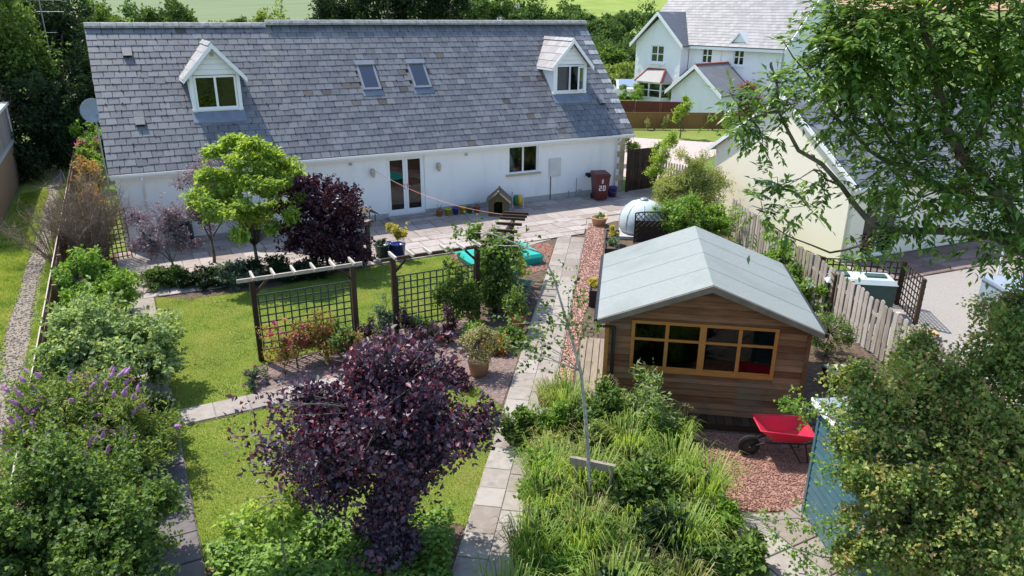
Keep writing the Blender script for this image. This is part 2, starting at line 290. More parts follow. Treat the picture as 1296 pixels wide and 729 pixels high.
def inst(name, me, parent, loc, rot=(0, 0, 0), scale=(1, 1, 1)):
    o = bpy.data.objects.new(name, me); put(o, parent); o.location = loc; o.rotation_euler = rot; o.scale = scale; return o
def npmesh(name, V, F, mat, parent=None, smooth=False):
    V = np.ascontiguousarray(V, dtype=np.float32); F = np.ascontiguousarray(F, dtype=np.int32)
    me = bpy.data.meshes.new(name); k = F.shape[1]
    me.vertices.add(len(V)); me.vertices.foreach_set('co', V.ravel())
    me.loops.add(F.size); me.loops.foreach_set('vertex_index', F.ravel())
    me.polygons.add(len(F)); me.polygons.foreach_set('loop_start', np.arange(0, F.size, k, dtype=np.int32))
    try: me.polygons.foreach_set('loop_total', np.full(len(F), k, dtype=np.int32))
    except Exception: pass
    if smooth: me.polygons.foreach_set('use_smooth', np.ones(len(F), dtype=bool))
    me.update(calc_edges=True); me.materials.append(MATS[mat])
    o = bpy.data.objects.new(name, me); put(o, parent); return o
def struct(name, mb, mat, smooth=False):
    return tag(mb.build(name, mat, smooth=smooth), kind='structure')
def inside(p, poly):
    x, y = p; c = False; n = len(poly)
    for i in range(n):
        x0, y0 = poly[i]; x1, y1 = poly[(i+1) % n]
        if (y0 > y) != (y1 > y) and x < (x1-x0)*(y-y0)/(y1-y0)+x0: c = not c
    return c
def inpoly_np(P, poly):
    x, y = P[:, 0], P[:, 1]; c = np.zeros(len(P), bool); n = len(poly)
    for i in range(n):
        x0, y0 = poly[i]; x1, y1 = poly[(i+1) % n]
        if y0 == y1: continue
        c ^= ((y0 > y) != (y1 > y)) & (x < (x1-x0)*(y-y0)/(y1-y0)+x0)
    return c
def scatter(rng, poly, n):
    xs = [p[0] for p in poly]; ys = [p[1] for p in poly]; out = np.zeros((0, 2))
    while len(out) < n:
        q = np.stack([rng.uniform(min(xs), max(xs), n*2), rng.uniform(min(ys), max(ys), n*2)], 1)
        out = np.concatenate([out, q[inpoly_np(q, poly)]])
    return out[:n]
def nrm(a): return a/np.maximum(np.linalg.norm(a, axis=1, keepdims=True), 1e-9)
# garden frame (path and garden shed run 36 degrees off the bungalow)
GA = R(36.0); GF = (math.sin(GA), math.cos(GA)); GR = (math.cos(GA), -math.sin(GA)); GO = (-14.63, -16.81)
def gp(r, f): return (GO[0]+GR[0]*r+GF[0]*f, GO[1]+GR[1]*r+GF[1]*f)
GRZ = -GA

# ================================================================== SETTING
rng = np.random.default_rng(7); random.seed(7)
def fwd(x, y): return (x+17.49)*math.sin(R(27.7))+(y+23.85)*math.cos(R(27.7))
def lat(x, y): return (x+17.49)*math.cos(R(27.7))-(y+23.85)*math.sin(R(27.7))
def ground_z(x, y):
    f = fwd(x, y)
    z = 0.0
    if f > 80: z = 0.00036*(f-80)**2 if f < 330 else 22.5+0.18*(f-330)
    if f > 80: z += 0.6*math.sin(x*0.021+1)*math.sin(y*0.017)*min(1, (f-80)/80)
    return z
xs = np.concatenate([np.linspace(-700, -60, 30), np.linspace(-50, 60, 12), np.linspace(70, 700, 30)])
ys = np.concatenate([np.linspace(-200, -60, 6), np.linspace(-50, 50, 8), np.linspace(60, 800, 50)])
V = np.array([(x, y, ground_z(x, y)-0.03) for y in ys for x in xs]); nx = len(xs)
F = np.array([(j*nx+i, j*nx+i+1, (j+1)*nx+i+1, (j+1)*nx+i) for j in range(len(ys)-1) for i in range(nx-1)])
tag(npmesh('ground', V, F, 'ground_grass', smooth=True), kind='structure')
def draped(name, mat, f0, f1, l0, l1, n=24, dz=0.12):
    """field sheet laid over the hillside between two distances"""
    c, s = math.cos(R(27.7)), math.sin(R(27.7)); V = []; F = []
    for j in range(n+1):
        for i in range(n+1):
            f = f0+(f1-f0)*j/n; l = (l0+(l1-l0)*i/n)*f/250.0
            x = -17.49+f*s+l*c; y = -23.85+f*c-l*s
            V.append((x, y, ground_z(x, y)+dz))
    for j in range(n):
        for i in range(n): F.append((j*(n+1)+i, j*(n+1)+i+1, (j+1)*(n+1)+i+1, (j+1)*(n+1)+i))
    return tag(npmesh(name, V, F, mat, smooth=True), kind='structure')
draped('crop_field', 'field', 150, 420, -190, -12, dz=0.25)
draped('meadow', 'meadow', 120, 330, -8, 70, dz=0.25)
draped('stubble_field', 'brown_field', 230, 480, 74, 190, dz=0.3)

# ground sheets of the garden (each a few mm above the one below)
struct('garden_soil', MB().sheet([(-19.4, -20.5), (-6, -22.5), (-4.9, -17.0), (-0.6, -6.8), (1.6, -0.02), (-19.4, -0.02)], -0.012), 'soil')
LAWN_A = [(-17.40, -4.42), (-17.40, -10.70), (-16.0, -10.70), (-15.9, -9.55), (-13.6, -9.2), (-12.7, -8.95), (-11.1, -9.1), (-10.2, -7.6), (-9.55, -6.5), (-9.5, -4.42), (-12, -4.55), (-14.6, -5.1), (-16.6, -4.95)]
LAWN_B = [(-17.42, -11.36), (-17.42, -15.2), (-16.6, -15.0), (-15.8, -15.3), (-14.25, -15.8), gp(-0.02, 1.0), gp(-0.02, 4.3), (-12.2, -12.4), (-13.4, -11.36)]
lawn = struct('lawn', MB().sheet(LAWN_A, -0.004).sheet(LAWN_B, -0.004), 'lawn_base')
LANE = [(-21.4, -30), (-19.55, -30), (-19.55, 16), (-21.4, 16)]
struct('lane_verge', MB().sheet(LANE, -0.016), 'lawn_base')
tr = MB(); pts = []
for i in range(41):
    d = -26+i; c = -20.22+0.07*math.sin(d*0.5)+0.04*math.sin(d*1.7)
    w = 0.19+0.05*math.sin(d*1.1+1)+(0.22 if d < -9 else 0)*(min(1, (-9-d)/4))
    pts.append((c-w, c+w, d))
for a, b in zip(pts[:-1], pts[1:]): tr.add([(a[0], a[2], -0.006), (a[1], a[2], -0.006), (b[1], b[2], -0.006), (b[0], b[2], -0.006)], [(0, 1, 2, 3)])
struct('track', tr, 'track')
struct('flower_bed', MB().sheet([(-16.0, -9.6), (-16.0, -10.68), (-13.4, -11.3), (-12.4, -12.1), (-12.1, -13.2), (-11.05, -11.8), (-10.2, -10.5), (-11.1, -9.15), (-12.7, -9.0), (-13.6, -9.25)], -0.006), 'mulch')
PINK_A = [gp(0.86, 2.5), gp(1.12, 2.5), gp(1.18, 9.0), gp(1.5, 12.0), gp(1.42, 17.2), gp(0.86, 17.2)]
PINK_B = [(-10.45, -17.45), (-10.75, -16.2), (-10.0, -15.15), (-8.1, -16.45), (-7.6, -17.2), (-9.2, -18.1)]
PINK_C = [gp(-0.05, 12.2), (-9.4, -7.3), (-9.5, -4.9), (-9.3, -4.5), (-6.2, -4.75), gp(-0.05, 14.2)]
pg = struct('pink_gravel', MB().sheet(PINK_A, -0.003).sheet(PINK_B, -0.003).sheet(PINK_C, -0.003), 'pink_gravel')
NGRAV = [(-3.2, -12.2), (1.0, -11.5), (4.5, -12.4), (7.5, -13), (6, -22), (-4.8, -17.3)]
struct('neighbour_gravel', MB().sheet(NGRAV, -0.007), 'pale_gravel')
struct('driveway', MB().sheet([(1.8, 0.5), (10.5, 5.4), (13.9, 8.6), (11.2, 13.0), (8.2, 11.0), (4.5, 9.5), (1.8, 8)], -0.004), 'drive')
struct('neighbour_lawn', MB().sheet([(7.6, 12.4), (9.2, 10.3), (11.4, 8.0), (14.2, 6.6), (17.2, 9.6), (10.2, 13.6)], 0.004), 'lawn_base')

def stones(name, poly, n, r0, r1, mat, parent, seed, z=0.0):
    g = np.random.default_rng(seed); P = scatter(g, poly, n); 
    base = np.array([(1, 0, 0), (0, 1, 0), (-1, 0, 0), (0, -1, 0), (0, 0, 0.8), (0, 0, -0.6)], float)
    fc = np.array([(0, 1, 4), (1, 2, 4), (2, 3, 4), (3, 0, 4), (1, 0, 5), (2, 1, 5), (3, 2, 5), (0, 3, 5)])
    r = g.uniform(r0, r1, (n, 1, 1)); a = g.uniform(0, 6.28, n); el = g.uniform(0.6, 1.3, (n, 1, 3))
    B = base[None]*el*r; c, s = np.cos(a)[:, None], np.sin(a)[:, None]
    X = B[:, :, 0]*c-B[:, :, 1]*s; Y = B[:, :, 0]*s+B[:, :, 1]*c; Z = B[:, :, 2]+r[:, :, 0]*0.25+z
    V = np.stack([X+P[:, :1], Y+P[:, 1:], Z], 2).reshape(-1, 3)
    F = (fc[None]+6*np.arange(n)[:, None, None]).reshape(-1, 3)
    return tag(npmesh(name, V, F, mat, parent), kind='stuff')
stones('gravel_chips', PINK_A, 5000, 0.010, 0.022, 'pink_gravel', pg, 1)
stones('gravel_chips', PINK_B, 9000, 0.009, 0.020, 'pink_gravel', pg, 2)
stones('gravel_chips', PINK_C, 1500, 0.010, 0.022, 'pink_gravel', pg, 3)

def slab(name, poly, z0, z1, mat, parent, ch=0.008):
    """one paving slab with a chamfered top edge"""
    n = len(poly); cx = sum(p[0] for p in poly)/n; cy = sum(p[1] for p in poly)/n
    def shr(k): return [(cx+(p[0]-cx)*(1-k/max(0.05, math.hypot(p[0]-cx, p[1]-cy))), cy+(p[1]-cy)*(1-k/max(0.05, math.hypot(p[0]-cx, p[1]-cy)))) for p in poly]
    q = shr(ch*1.4); t = [random.uniform(-0.002, 0.002) for _ in poly]
    vs = [(p[0], p[1], z0) for p in poly]+[(p[0], p[1], z1-ch) for p in poly]+[(p[0], p[1], z1+t[i]) for i, p in enumerate(q)]
    fs = [(i, (i+1) % n, n+(i+1) % n, n+i) for i in range(n)]+[(n+i, n+(i+1) % n, 2*n+(i+1) % n, 2*n+i) for i in range(n)]+[tuple(range(2*n, 3*n))]
    return MB().add(vs, fs).build(name, mat, parent)
def clip(poly, a, b, c):
    """keep a*x+b*y<=c"""
    o = []
    for i in range(len(poly)):
        p, q = poly[i], poly[(i+1) % len(poly)]; dp = a*p[0]+b*p[1]-c; dq = a*q[0]+b*q[1]-c
        if dp <= 0: o.append(p)
        if (dp < 0) != (dq < 0) and dp != dq:
            t = dp/(dp-dq); o.append((p[0]+(q[0]-p[0])*t, p[1]+(q[1]-p[1])*t))
    return o
# patio: sandstone slabs in courses parallel with the bungalow
patio = struct('patio', MB().sheet([(-18.2, -0.03), (2.4, -0.03), (2.4, -3.55), (-2.9, -3.6), (-6.9, -4.75), (-9.45, -4.45), (-18.2, -4.40)], 0.0), 'joint')
rows = [0.62, 0.45, 0.62, 0.76, 0.45, 0.62, 0.5, 0.4]; y = -0.04
for h in rows:
    x = -18.2-random.uniform(0, 0.4); y1 = y-h
    while x < 2.4:
        w = random.choice([0.45, 0.62, 0.76, 0.95, 0.62]); j = 0.011
        p = [(x+j, y1+j), (x+w-j, y1+j), (x+w-j, y-j), (x+j, y-j)]
        p = clip(p, -1, 0, 18.2); p = clip(p, 1, 0, 2.4)
        if p and y1 < -3.55: p = clip(p, GR[0], GR[1], GR[0]*gp(0.80, 0)[0]+GR[1]*gp(0.80, 0)[1])
        if p and len(p) > 2:
            ar = abs(sum(p[i][0]*p[(i+1) % len(p)][1]-p[(i+1) % len(p)][0]*p[i][1] for i in range(len(p))))/2
            if ar > 0.05: slab('slab', p, 0.0, 0.03+random.uniform(-0.003, 0.003), 'slab', patio)
        x += w
    y = y1
# main path: two columns of slabs on the garden axis, up to the patio
path = struct('garden_path', MB().sheet([gp(-0.02, -3.0), gp(0.84, -3.0), gp(0.84, 15.4), gp(-0.02, 15.4)], 0.008), 'joint')
for c, (r0, r1) in enumerate(((0.0, 0.409), (0.411, 0.82))):
    f = -3.0+c*0.2
    while f < 15.3:
        w = random.choice([0.45, 0.6, 0.6, 0.5])
        j = 0.004
        q = [gp(r0+j, f+j), gp(r1-j, f+j), gp(r1-j, f+w-j), gp(r0+j, f+w-j)]
        q = clip(q, 0, 1, -4.46)
        if q and len(q) > 2: slab('slab', q, 0.0, 0.022+random.uniform(-0.004, 0.004), 'slab_path', path, 0.005)
        f += w
cross = struct('cross_path', MB().sheet([(-17.42, -10.72), (-17.42, -11.34), (-13.2, -11.34), (-13.2, -10.72)], 0.002), 'joint')
x = -17.4
while x < -13.3:
    slab('slab', [(x+0.006, -11.32), (x+0.594, -11.32), (x+0.594, -10.74), (x+0.006, -10.74)], 0.0, 0.03+random.uniform(-0.003, 0.003), 'slab_path', cross); x += 0.6
side = struct('side_path', MB().sheet([(-17.98, -20), (-17.43, -20), (-17.43, -4.42), (-17.98, -4.42)], 0.001).sheet([(-18.55, -20), (-17.985, -20), (-17.985, -13.0), (-18.55, -13.0)], 0.001), 'joint')
y = -20.0
while y < -4.5:
    w = 0.62
    y2 = min(y+w, -4.43)
    slab('slab', [(-17.97, y+0.008), (-17.44, y+0.008), (-17.44, y2-0.008), (-17.97, y2-0.008)], 0.0, 0.03+random.uniform(-0.005, 0.005), 'slab_path' if y > -11.3 else 'slab_dark', side)
    if y < -13.4: slab('slab', [(-18.53, y+0.15), (-17.99, y+0.15), (-17.99, y2+0.13), (-18.53, y2+0.13)], 0.0, 0.028, 'slab_dark', side)
    y += w
# paving in front of the metal shed
yard = struct('yard_paving', MB().sheet([(-10.5, -17.5), (-9.3, -18.1), (-9.9, -21), (-12.6, -20.5), (-12.3, -18.6)], -0.002), 'joint')
for i in range(6):
    for k in range(5):
        px, py = -12.7+i*0.6, -20.9+k*0.62
        q = [(px+0.01, py+0.01), (px+0.59, py+0.01), (px+0.59, py+0.61), (px+0.01, py+0.61)]
        if inside((px+0.3, py+0.3), [(-10.4, -17.4), (-9.2, -18.0), (-9.7, -21), (-12.9, -20.6), (-12.4, -18.5)]): slab('slab', q, -0.002, 0.026, 'slab_path', yard)
# neighbour's terrace slabs
nter = struct('neighbour_terrace', MB().sheet([(0.46, -10.22), (9, -11.0), (9, -12.6), (4.6, -12.35), (1.0, -11.55), (-0.2, -11.6)], 0.0), 'joint')
for i in range(15):
    for k in range(3):
        px, py = 0.5+i*0.58, -10.83-k*0.58-0.085*i*0.58
        slab('slab', [(px+0.01, py+0.01), (px+0.57, py-0.04), (px+0.57, py+0.52), (px+0.01, py+0.57)], 0.0, 0.03+random.uniform(-0.003, 0.003), 'neighbour_slab', nter)
# plank edging strip between the gravel and the garden shed
walk = thing('plank_walkway', 'weathered grey plank walkway along the side of the wooden garden shed', 'walkway', (*gp(1.20, 2.0), 0), GRZ)
for i in range(4):
    MB().box(0.005+i*0.14, 0.13+i*0.14, 0, 5.6, 0.0, 0.05+random.uniform(-0.004, 0.004)).build('plank', 'plank_wood', walk)

# lawn blades
def blades(name, polys, n, h0, h1, w, mat, parent, seed):
    g = np.random.default_rng(seed); P = np.concatenate([scatter(g, p, int(n*k)) for p, k in polys]); m = len(P)
    a = g.uniform(0, 6.28, m); h = g.uniform(h0, h1, m); lean = g.uniform(0, 0.8, m)*h; b = g.uniform(0, 6.28, m)
    dx, dy = np.cos(a)*w*0.5, np.sin(a)*w*0.5; z0 = np.full(m, -0.006)
    v0 = np.stack([P[:, 0]-dx, P[:, 1]-dy, z0], 1); v1 = np.stack([P[:, 0]+dx, P[:, 1]+dy, z0], 1)
    v2 = np.stack([P[:, 0]+np.cos(b)*lean, P[:, 1]+np.sin(b)*lean, h], 1)
    V = np.stack([v0, v1, v2], 1).reshape(-1, 3); F = np.arange(3*m).reshape(-1, 3)
    return tag(npmesh(name, V, F, mat, parent), kind='stuff')
def grow_poly(p, k):
    cx = sum(q[0] for q in p)/len(p); cy = sum(q[1] for q in p)/len(p)
    return [(cx+(q[0]-cx)*(1+k/math.hypot(q[0]-cx, q[1]-cy)), cy+(q[1]-cy)*(1+k/math.hypot(q[0]-cx, q[1]-cy))) for q in p]
blades('grass_blades', [(grow_poly(LAWN_A, 0.05), 0.62), (grow_poly(LAWN_B, 0.05), 0.38)], 200000, 0.012, 0.034, 0.010, 'grass_lawn', lawn, 11)
vg = bpy.data.objects['lane_verge']
stones('track_stones', [(-20.55, -16), (-19.9, -16), (-19.98, 8), (-20.45, 8)], 5000, 0.008, 0.028, 'pale_gravel', bpy.data.objects['track'], 4, -0.006)
blades('grass_blades', [([(-21.4, -16), (-20.55, -16), (-20.40, 10), (-21.4, 10)], 0.6), ([(-19.95, -16), (-19.52, -16), (-19.52, 10), (-20.04, 10)], 0.4)], 60000, 0.03, 0.10, 0.014, 'grass_lawn', vg, 12)

# ================================================================== BUNGALOW
L = 17.9; EZ, ED, RZ_, RD = 2.43, -0.25, 6.34, 3.57; K = (RZ_-EZ)/(RD-ED)
SL = math.hypot(RZ_-EZ, RD-ED); SA = math.atan2(RZ_-EZ, RD-ED)
bun = thing('bungalow', 'long white rendered bungalow with grey slate roof and two dormers', 'house', (0, 0, 0))
def wall_open(mb, x0, x1, z0, z1, y0, y1, ops):
    xsb = sorted({x0, x1, *[o[0] for o in ops], *[o[1] for o in ops]}); zsb = sorted({z0, z1, *[o[2] for o in ops], *[o[3] for o in ops]})
    for a, b in zip(xsb[:-1], xsb[1:]):
        for c, d in zip(zsb[:-1], zsb[1:]):
            cx, cz = (a+b)/2, (c+d)/2
            if not any(o[0] < cx < o[1] and o[2] < cz < o[3] for o in ops): mb.box(a, b, y0, y1, c, d)
DOOR = (-9.80, -8.42, 0.10, 2.17); WIN = (-5.15, -3.90, 1.16, 2.18); WIN2 = (-15.9, -14.6, 1.1, 2.15)
mb = MB(); wall_open(mb, -L, -0.17, 0.23, 2.36, 0.0, 0.28, [(DOOR[0], DOOR[1], 0.23, DOOR[3]), WIN, WIN2]); mb.build('front_wall', 'render_white', bun)
mb = MB(); wall_open(mb, -L, 0.0, 0.0, 0.228, -0.012, 0.28, [(DOOR[0], DOOR[1], 0.0, 0.228)]); mb.build('plinth', 'plinth', bun)
for xx in (-L, -0.28):
    MB().add([(xx, 0.285, 0), (xx, 7.4, 0), (xx, 7.4, 2.3), (xx, 3.57, 6.15), (xx, 0.285, 2.78), (xx+0.28, 0.285, 0), (xx+0.28, 7.4, 0), (xx+0.28, 7.4, 2.3), (xx+0.28, 3.57, 6.15), (xx+0.28, 0.285, 2.78)],
             [(0, 4, 3, 2, 1), (5, 6, 7, 8, 9), (0, 1, 6, 5), (1, 2, 7, 6), (2, 3, 8, 7), (3, 4, 9, 8), (4, 0, 5, 9)]).build('gable_wall', 'render_white', bun)
MB().box(-L+0.29, -0.29, 7.1, 7.4, 0, 2.3).build('back_wall', 'render_white', bun)
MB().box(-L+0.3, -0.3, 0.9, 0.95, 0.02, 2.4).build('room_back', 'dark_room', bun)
# stone quoins at the right corner
for i in range(9):
    w = 0.34 if i % 2 else 0.22
    MB().box(-w+0.012, 0.012, -0.022, 0.30, 0.235+i*0.237, 0.235+i*0.237+0.225).build('quoin', 'stone', bun)
MB().box(-0.34, -0.17, 0.002, 0.26, 0.23, 2.36).build('corner_wall', 'render_white', bun)
# roof deck, slates
mb = MB()
e = 0.06
mb.add([(-L-0.12, ED, EZ-e), (0.22, ED, EZ-e), (0.22, RD, RZ_-e), (-L-0.12, RD, RZ_-e), (-L-0.12, 7.6, 2.3), (0.22, 7.6, 2.3),
        (-L-0.12, ED, EZ-e-0.10), (0.22, ED, EZ-e-0.10), (0.22, RD, RZ_-e-0.12), (-L-0.12, RD, RZ_-e-0.12), (-L-0.12, 7.6, 2.2), (0.22, 7.6, 2.2)],
       [(0, 1, 2, 3), (3, 2, 5, 4), (7, 6, 9, 8), (8, 9, 10, 11), (0, 6, 7, 1), (0, 3, 9, 6), (3, 4, 10, 9), (1, 7, 8, 2), (2, 8, 11, 5), (4, 5, 11, 10)])
roof = mb.build('roof', 'moss', bun)  # near-black deck: the shade in the slate gaps is put into its colour
DORM = [(-15.46, -14.00), (-2.69, -1.21)]; SKY = [(-9.98, -9.33), (-8.13, -7.47)]
GA_ = 0.245; NW = 0.302; ncourse = int((SL+0.02)/GA_)
def slatemesh(w):
    l = GA_+0.10; t = 0.009; b = 0.004
    return MB().hexa([(-w/2, 0, 0), (w/2, 0, 0), (w/2, l, 0), (-w/2, l, 0), (-w/2+b, b, t), (w/2-b, b, t), (w/2-b, l, t*0.4), (-w/2+b, l, t*0.4)])
sm = slatemesh(NW-0.012).mesh('slate'); sm.materials.append(MATS['slate'])
smp = slatemesh(NW-0.012).mesh('slate'); smp.materials.append(MATS['slate_pale'])
def roofpt(x, u, n=0.0):
    return (x, ED+u*math.cos(SA)-n*math.sin(SA), EZ-e+u*math.sin(SA)+n*math.cos(SA))
slates = []
for c in range(ncourse):
    u = -0.03+c*GA_; x = -L-0.13
    while x < 0.20:
        w = NW/2 if (c % 2 and x < -L-0.12) else NW
        w = min(w, 0.23-x)
        xc = x+w/2; ok = True; px, py, pz = roofpt(xc, u+0.12)
        for (a, b) in DORM:
            if a+0.10 < xc < b-0.10 and 1.05 < py < 2.3: ok = False
        for (a, b) in SKY:
            if a+0.05 < xc < b-0.05 and 1.52 < py < 2.30: ok = False
        if ok: slates.append((xc, u, 'p' if (xc > -0.25 and c % 2 == 0 and c > 1) else 'n', w/NW))
        x += w
camp = Vector((-17.49, -23.85, 6.8))
slates.sort(key=lambda q: (Vector(roofpt(q[0], q[1]))-camp).length)
rest = MB(); rmat = []; pr = [(-NW/2+0.006, 0, 0), (NW/2-0.006, 0, 0), (NW/2-0.006, GA_+0.1, 0), (-NW/2+0.006, GA_+0.1, 0), (-NW/2+0.0095, 0.004, 0.009), (NW/2-0.0095, 0.004, 0.009), (NW/2-0.0095, GA_+0.1, 0.004), (-NW/2+0.0095, GA_+0.1, 0.004)]
cnt = 0; moss_gap_shade = MB()
for (x, u, k, ws) in slates:
    tw = random.gauss(0, 0.012); sl = random.gauss(0, 0.004); n = 0.006+random.uniform(0, 0.004); tip = 0.027+random.uniform(-0.003, 0.006)
    if random.random() < 0.015: tw += random.choice((-1, 1))*0.05; sl -= 0.03
    if cnt < 300 or k == 'p':
        inst('slate', smp if k == 'p' else sm, roof, roofpt(x, u+sl, n+0.014), (SA-tip*1.4, 0, tw), (ws, 1, 1)); cnt += 1
    else:
        vs = []
        for (a, b, h) in pr:
            a *= ws; a2 = a*math.cos(tw)-b*math.sin(tw); b2 = a*math.sin(tw)+b*math.cos(tw)
            vs.append(roofpt(x+a2, u+sl+b2, n+0.014-b2*tip*1.4+h))
        rest.hexa(vs)
        q_ = random.random(); seam = abs(x+12.72-0.25*(u/SL-0.5)) < 0.17
        rmat += [1 if (seam and q_ < 0.7) or q_ < 0.02 else 2 if (q_ > 0.975 or (abs(x+9.0) < 1.6 and 1.2 < u < 3.4 and q_ > 0.90)) else 0]*6
    if random.random() < 0.42:
        mx_ = x+NW/2+random.uniform(-0.02, 0.02) if random.random() < 0.7 else x+random.uniform(-0.1, 0.1)
        s_ = random.uniform(0.012, 0.035); p = Vector(roofpt(mx_, u-0.004, 0.024))
        moss_gap_shade.add([p+Vector((-s_, 0, 0)), p+Vector((s_, 0, 0)), p+Vector((0, s_*1.5, s_*1.6)), p+Vector((0, -s_*0.6, s_*0.9))], [(0, 1, 3), (1, 2, 3), (2, 0, 3)])
ro = tag(rest.build('slates', 'slate', roof), kind='stuff'); ro.data.materials.append(MATS['slate_lichen']); ro.data.materials.append(MATS['slate_mossy']); ro.data.polygons.foreach_set('material_index', rmat)
tag(moss_gap_shade.build('moss_tufts', 'moss', roof), kind='stuff')
# ridge tiles (the left stretch sits a little lower)
x = -L-0.13; i = 0
while x < 0.2:
    low = -0.055 if x < -12.7 else 0.03
    w = 0.45; poly = []
    prof = [(-0.17, -0.10), (-0.15, -0.04), (-0.07, 0.045), (0, 0.065), (0.07, 0.045), (0.15, -0.04), (0.17, -0.10)]
    vs = [(xx, RD+a, RZ_+0.02+low+b+random.uniform(-0.004, 0.004)) for xx in (x, min(x+w-0.012, 0.24)) for a, b in prof]
    MB().add(vs, [(k, k+1, 7+k+1, 7+k) for k in range(6)]+[tuple(range(6, -1, -1)), tuple(range(7, 14))]).build('ridge_tile', 'ridge_tile', roof)
    x += w; i += 1
# bargeboards / fascia / gutter / pipes
MB().box(-L-0.1, 0.2, ED+0.005, ED+0.03, 2.18, 2.34).build('fascia', 'upvc', bun)
MB().box(-L-0.1, 0.2, ED+0.03, -0.001, 2.18, 2.20).build('soffit', 'upvc', bun)
gut = MB(); prof = [(-0.06, 0.05), (-0.058, 0.0), (-0.035, -0.045), (0, -0.055), (0.035, -0.045), (0.05, 0), (0.05, 0.05)]
vs = [(xx, ED-0.055+a, 2.29+b) for xx in (-L-0.12, 0.22) for a, b in prof]
gut.add(vs, [(k, 7+k, 7+k+1, k+1) for k in range(6)]+[tuple(range(7)), tuple(range(13, 6, -1))]).build('gutter', 'upvc', bun)
for xx in (-17.2, -0.42):
    MB().tube([(xx, -0.30, 2.24), (xx, -0.30, 2.14), (xx, -0.06, 1.98), (xx, -0.06, 0.05)], 0.034, 10).build('downpipe', 'upvc', bun, True)
for xx in (-17.2, -0.42):
    for zz in (0.9, 1.7): MB().box(xx-0.045, xx+0.045, -0.055, -0.002, zz, zz+0.03).build('pipe_clip', 'upvc', bun)
# windows and doors
def pane(parent, x0, x1, z0, z1, y, mat='glass', name='pane'): return MB().box(x0, x1, y, y+0.012, z0, z1).build(name, mat, parent)
def frame_mesh(x0, x1, z0, z1, y0, y1, t, mull=()):
    m = MB().box(x0, x0+t, y0, y1, z0, z1).box(x1-t, x1, y0, y1, z0, z1).box(x0+t, x1-t, y0, y1, z0, z0+t).box(x0+t, x1-t, y0, y1, z1-t, z1)
    for mx in mull: m.box(mx-t*0.55, mx+t*0.55, y0+0.003, y1-0.003, z0+t, z1-t)
    return m
fr = frame_mesh(*DOOR, 0.045, 0.11, 0.055).build('french_door_frame', 'upvc', bun)
mid = (DOOR[0]+DOOR[1])/2
for (a, b, sgn) in ((DOOR[0]+0.057, mid-0.004, 1), (mid+0.004, DOOR[1]-0.057, -1)):
    lf = frame_mesh(a, b, DOOR[2]+0.057, DOOR[3]-0.057, 0.04, 0.10, 0.085).box(a+0.085, b-0.085, 0.042, 0.098, DOOR[2]+0.14, DOOR[2]+0.21).build('french_door', 'upvc', bun)
    pane(lf, a+0.085, b-0.085, DOOR[2]+0.21, DOOR[3]-0.142, 0.065)
    hx = b-0.045 if sgn > 0 else a+0.045
    MB().box(hx-0.015, hx+0.015, 0.028, 0.04, 1.0, 1.2).bar((hx, 0.02, 1.12), (hx-0.10*sgn, 0.02, 1.12), 0.015, 0.018).build('handle', 'grey_metal', lf)
MB().box(DOOR[0]-0.05, DOOR[1]+0.35, -0.34, -0.014, 0.03, 0.115).build('door_step', 'slab', bun)
wf = frame_mesh(*WIN, 0.05, 0.11, 0.06, ((WIN[0]+WIN[1])/2,)).build('window', 'upvc', bun)
m_ = (WIN[0]+WIN[1])/2
pane(wf, WIN[0]+0.06, m_-0.033, WIN[2]+0.06, WIN[3]-0.06, 0.075); pane(wf, m_+0.033, WIN[1]-0.06, WIN[2]+0.06, WIN[3]-0.06, 0.075)
MB().box(WIN[0]-0.1, WIN[1]+0.1, -0.07, 0.05, WIN[2]-0.07, WIN[2]-0.002).build('sill', 'stone', wf)
MB().box(WIN[0]+0.06, WIN[0]+0.42, 0.3, 0.33, WIN[2], WIN[3]).build('curtain', 'curtain', wf)
wf = frame_mesh(*WIN2, 0.05, 0.11, 0.06, (-15.25,)).build('window', 'upvc', bun)
pane(wf, WIN2[0]+0.06, -15.283, WIN2[2]+0.06, WIN2[3]-0.06, 0.075); pane(wf, -15.217, WIN2[1]-0.06, WIN2[2]+0.06, WIN2[3]-0.06, 0.075)
MB().box(WIN2[0]-0.1, WIN2[1]+0.1, -0.07, 0.05, WIN2[2]-0.07, WIN2[2]-0.002).build('sill', 'stone', wf)
# meter box with its cable, boiler flue, tap pipes, vents
MB().box(-3.45, -2.94, -0.05, -0.002, 0.93, 1.61).box(-3.42, -2.97, -0.060, -0.052, 0.96, 1.58).build('meter_box', 'curtain', bun)
MB().tube([(-3.36, -0.02, 0.93), (-3.36, -0.02, 0.04)], 0.016, 6).build('meter_cable', 'black_plastic', bun)
MB().tube([(-1.72, 0.0, 0.86), (-1.72, -0.16, 0.86)], [0.075, 0.075], 14).tube([(-1.72, -0.165, 0.86), (-1.72, -0.21, 0.86)], [0.10, 0.085], 14).build('boiler_flue', 'black_plastic', bun)
MB().tube([(-2.2, -0.03, 0.75), (-2.2, -0.03, 0.04)], 0.014, 6).tube([(-2.2, -0.03, 0.28), (-1.95, -0.04, 0.28), (-1.95, -0.1, 0.18)], 0.013, 6).tube([(-2.55, -0.03, 0.3), (-2.55, -0.03, 0.03)], 0.018, 6).build('water_pipe', 'grey_metal', bun)
MB().tube([(-5.0, -0.03, 0.5), (-5.0, -0.03, 0.30), (-5.0, -0.12, 0.28)], 0.014, 6).build('tap', 'grey_metal', bun)
for xx in (-11.05, -6.9): MB().box(xx, xx+0.09, -0.07, -0.002, 2.0, 2.07).build('security_sensor', 'plinth', bun)
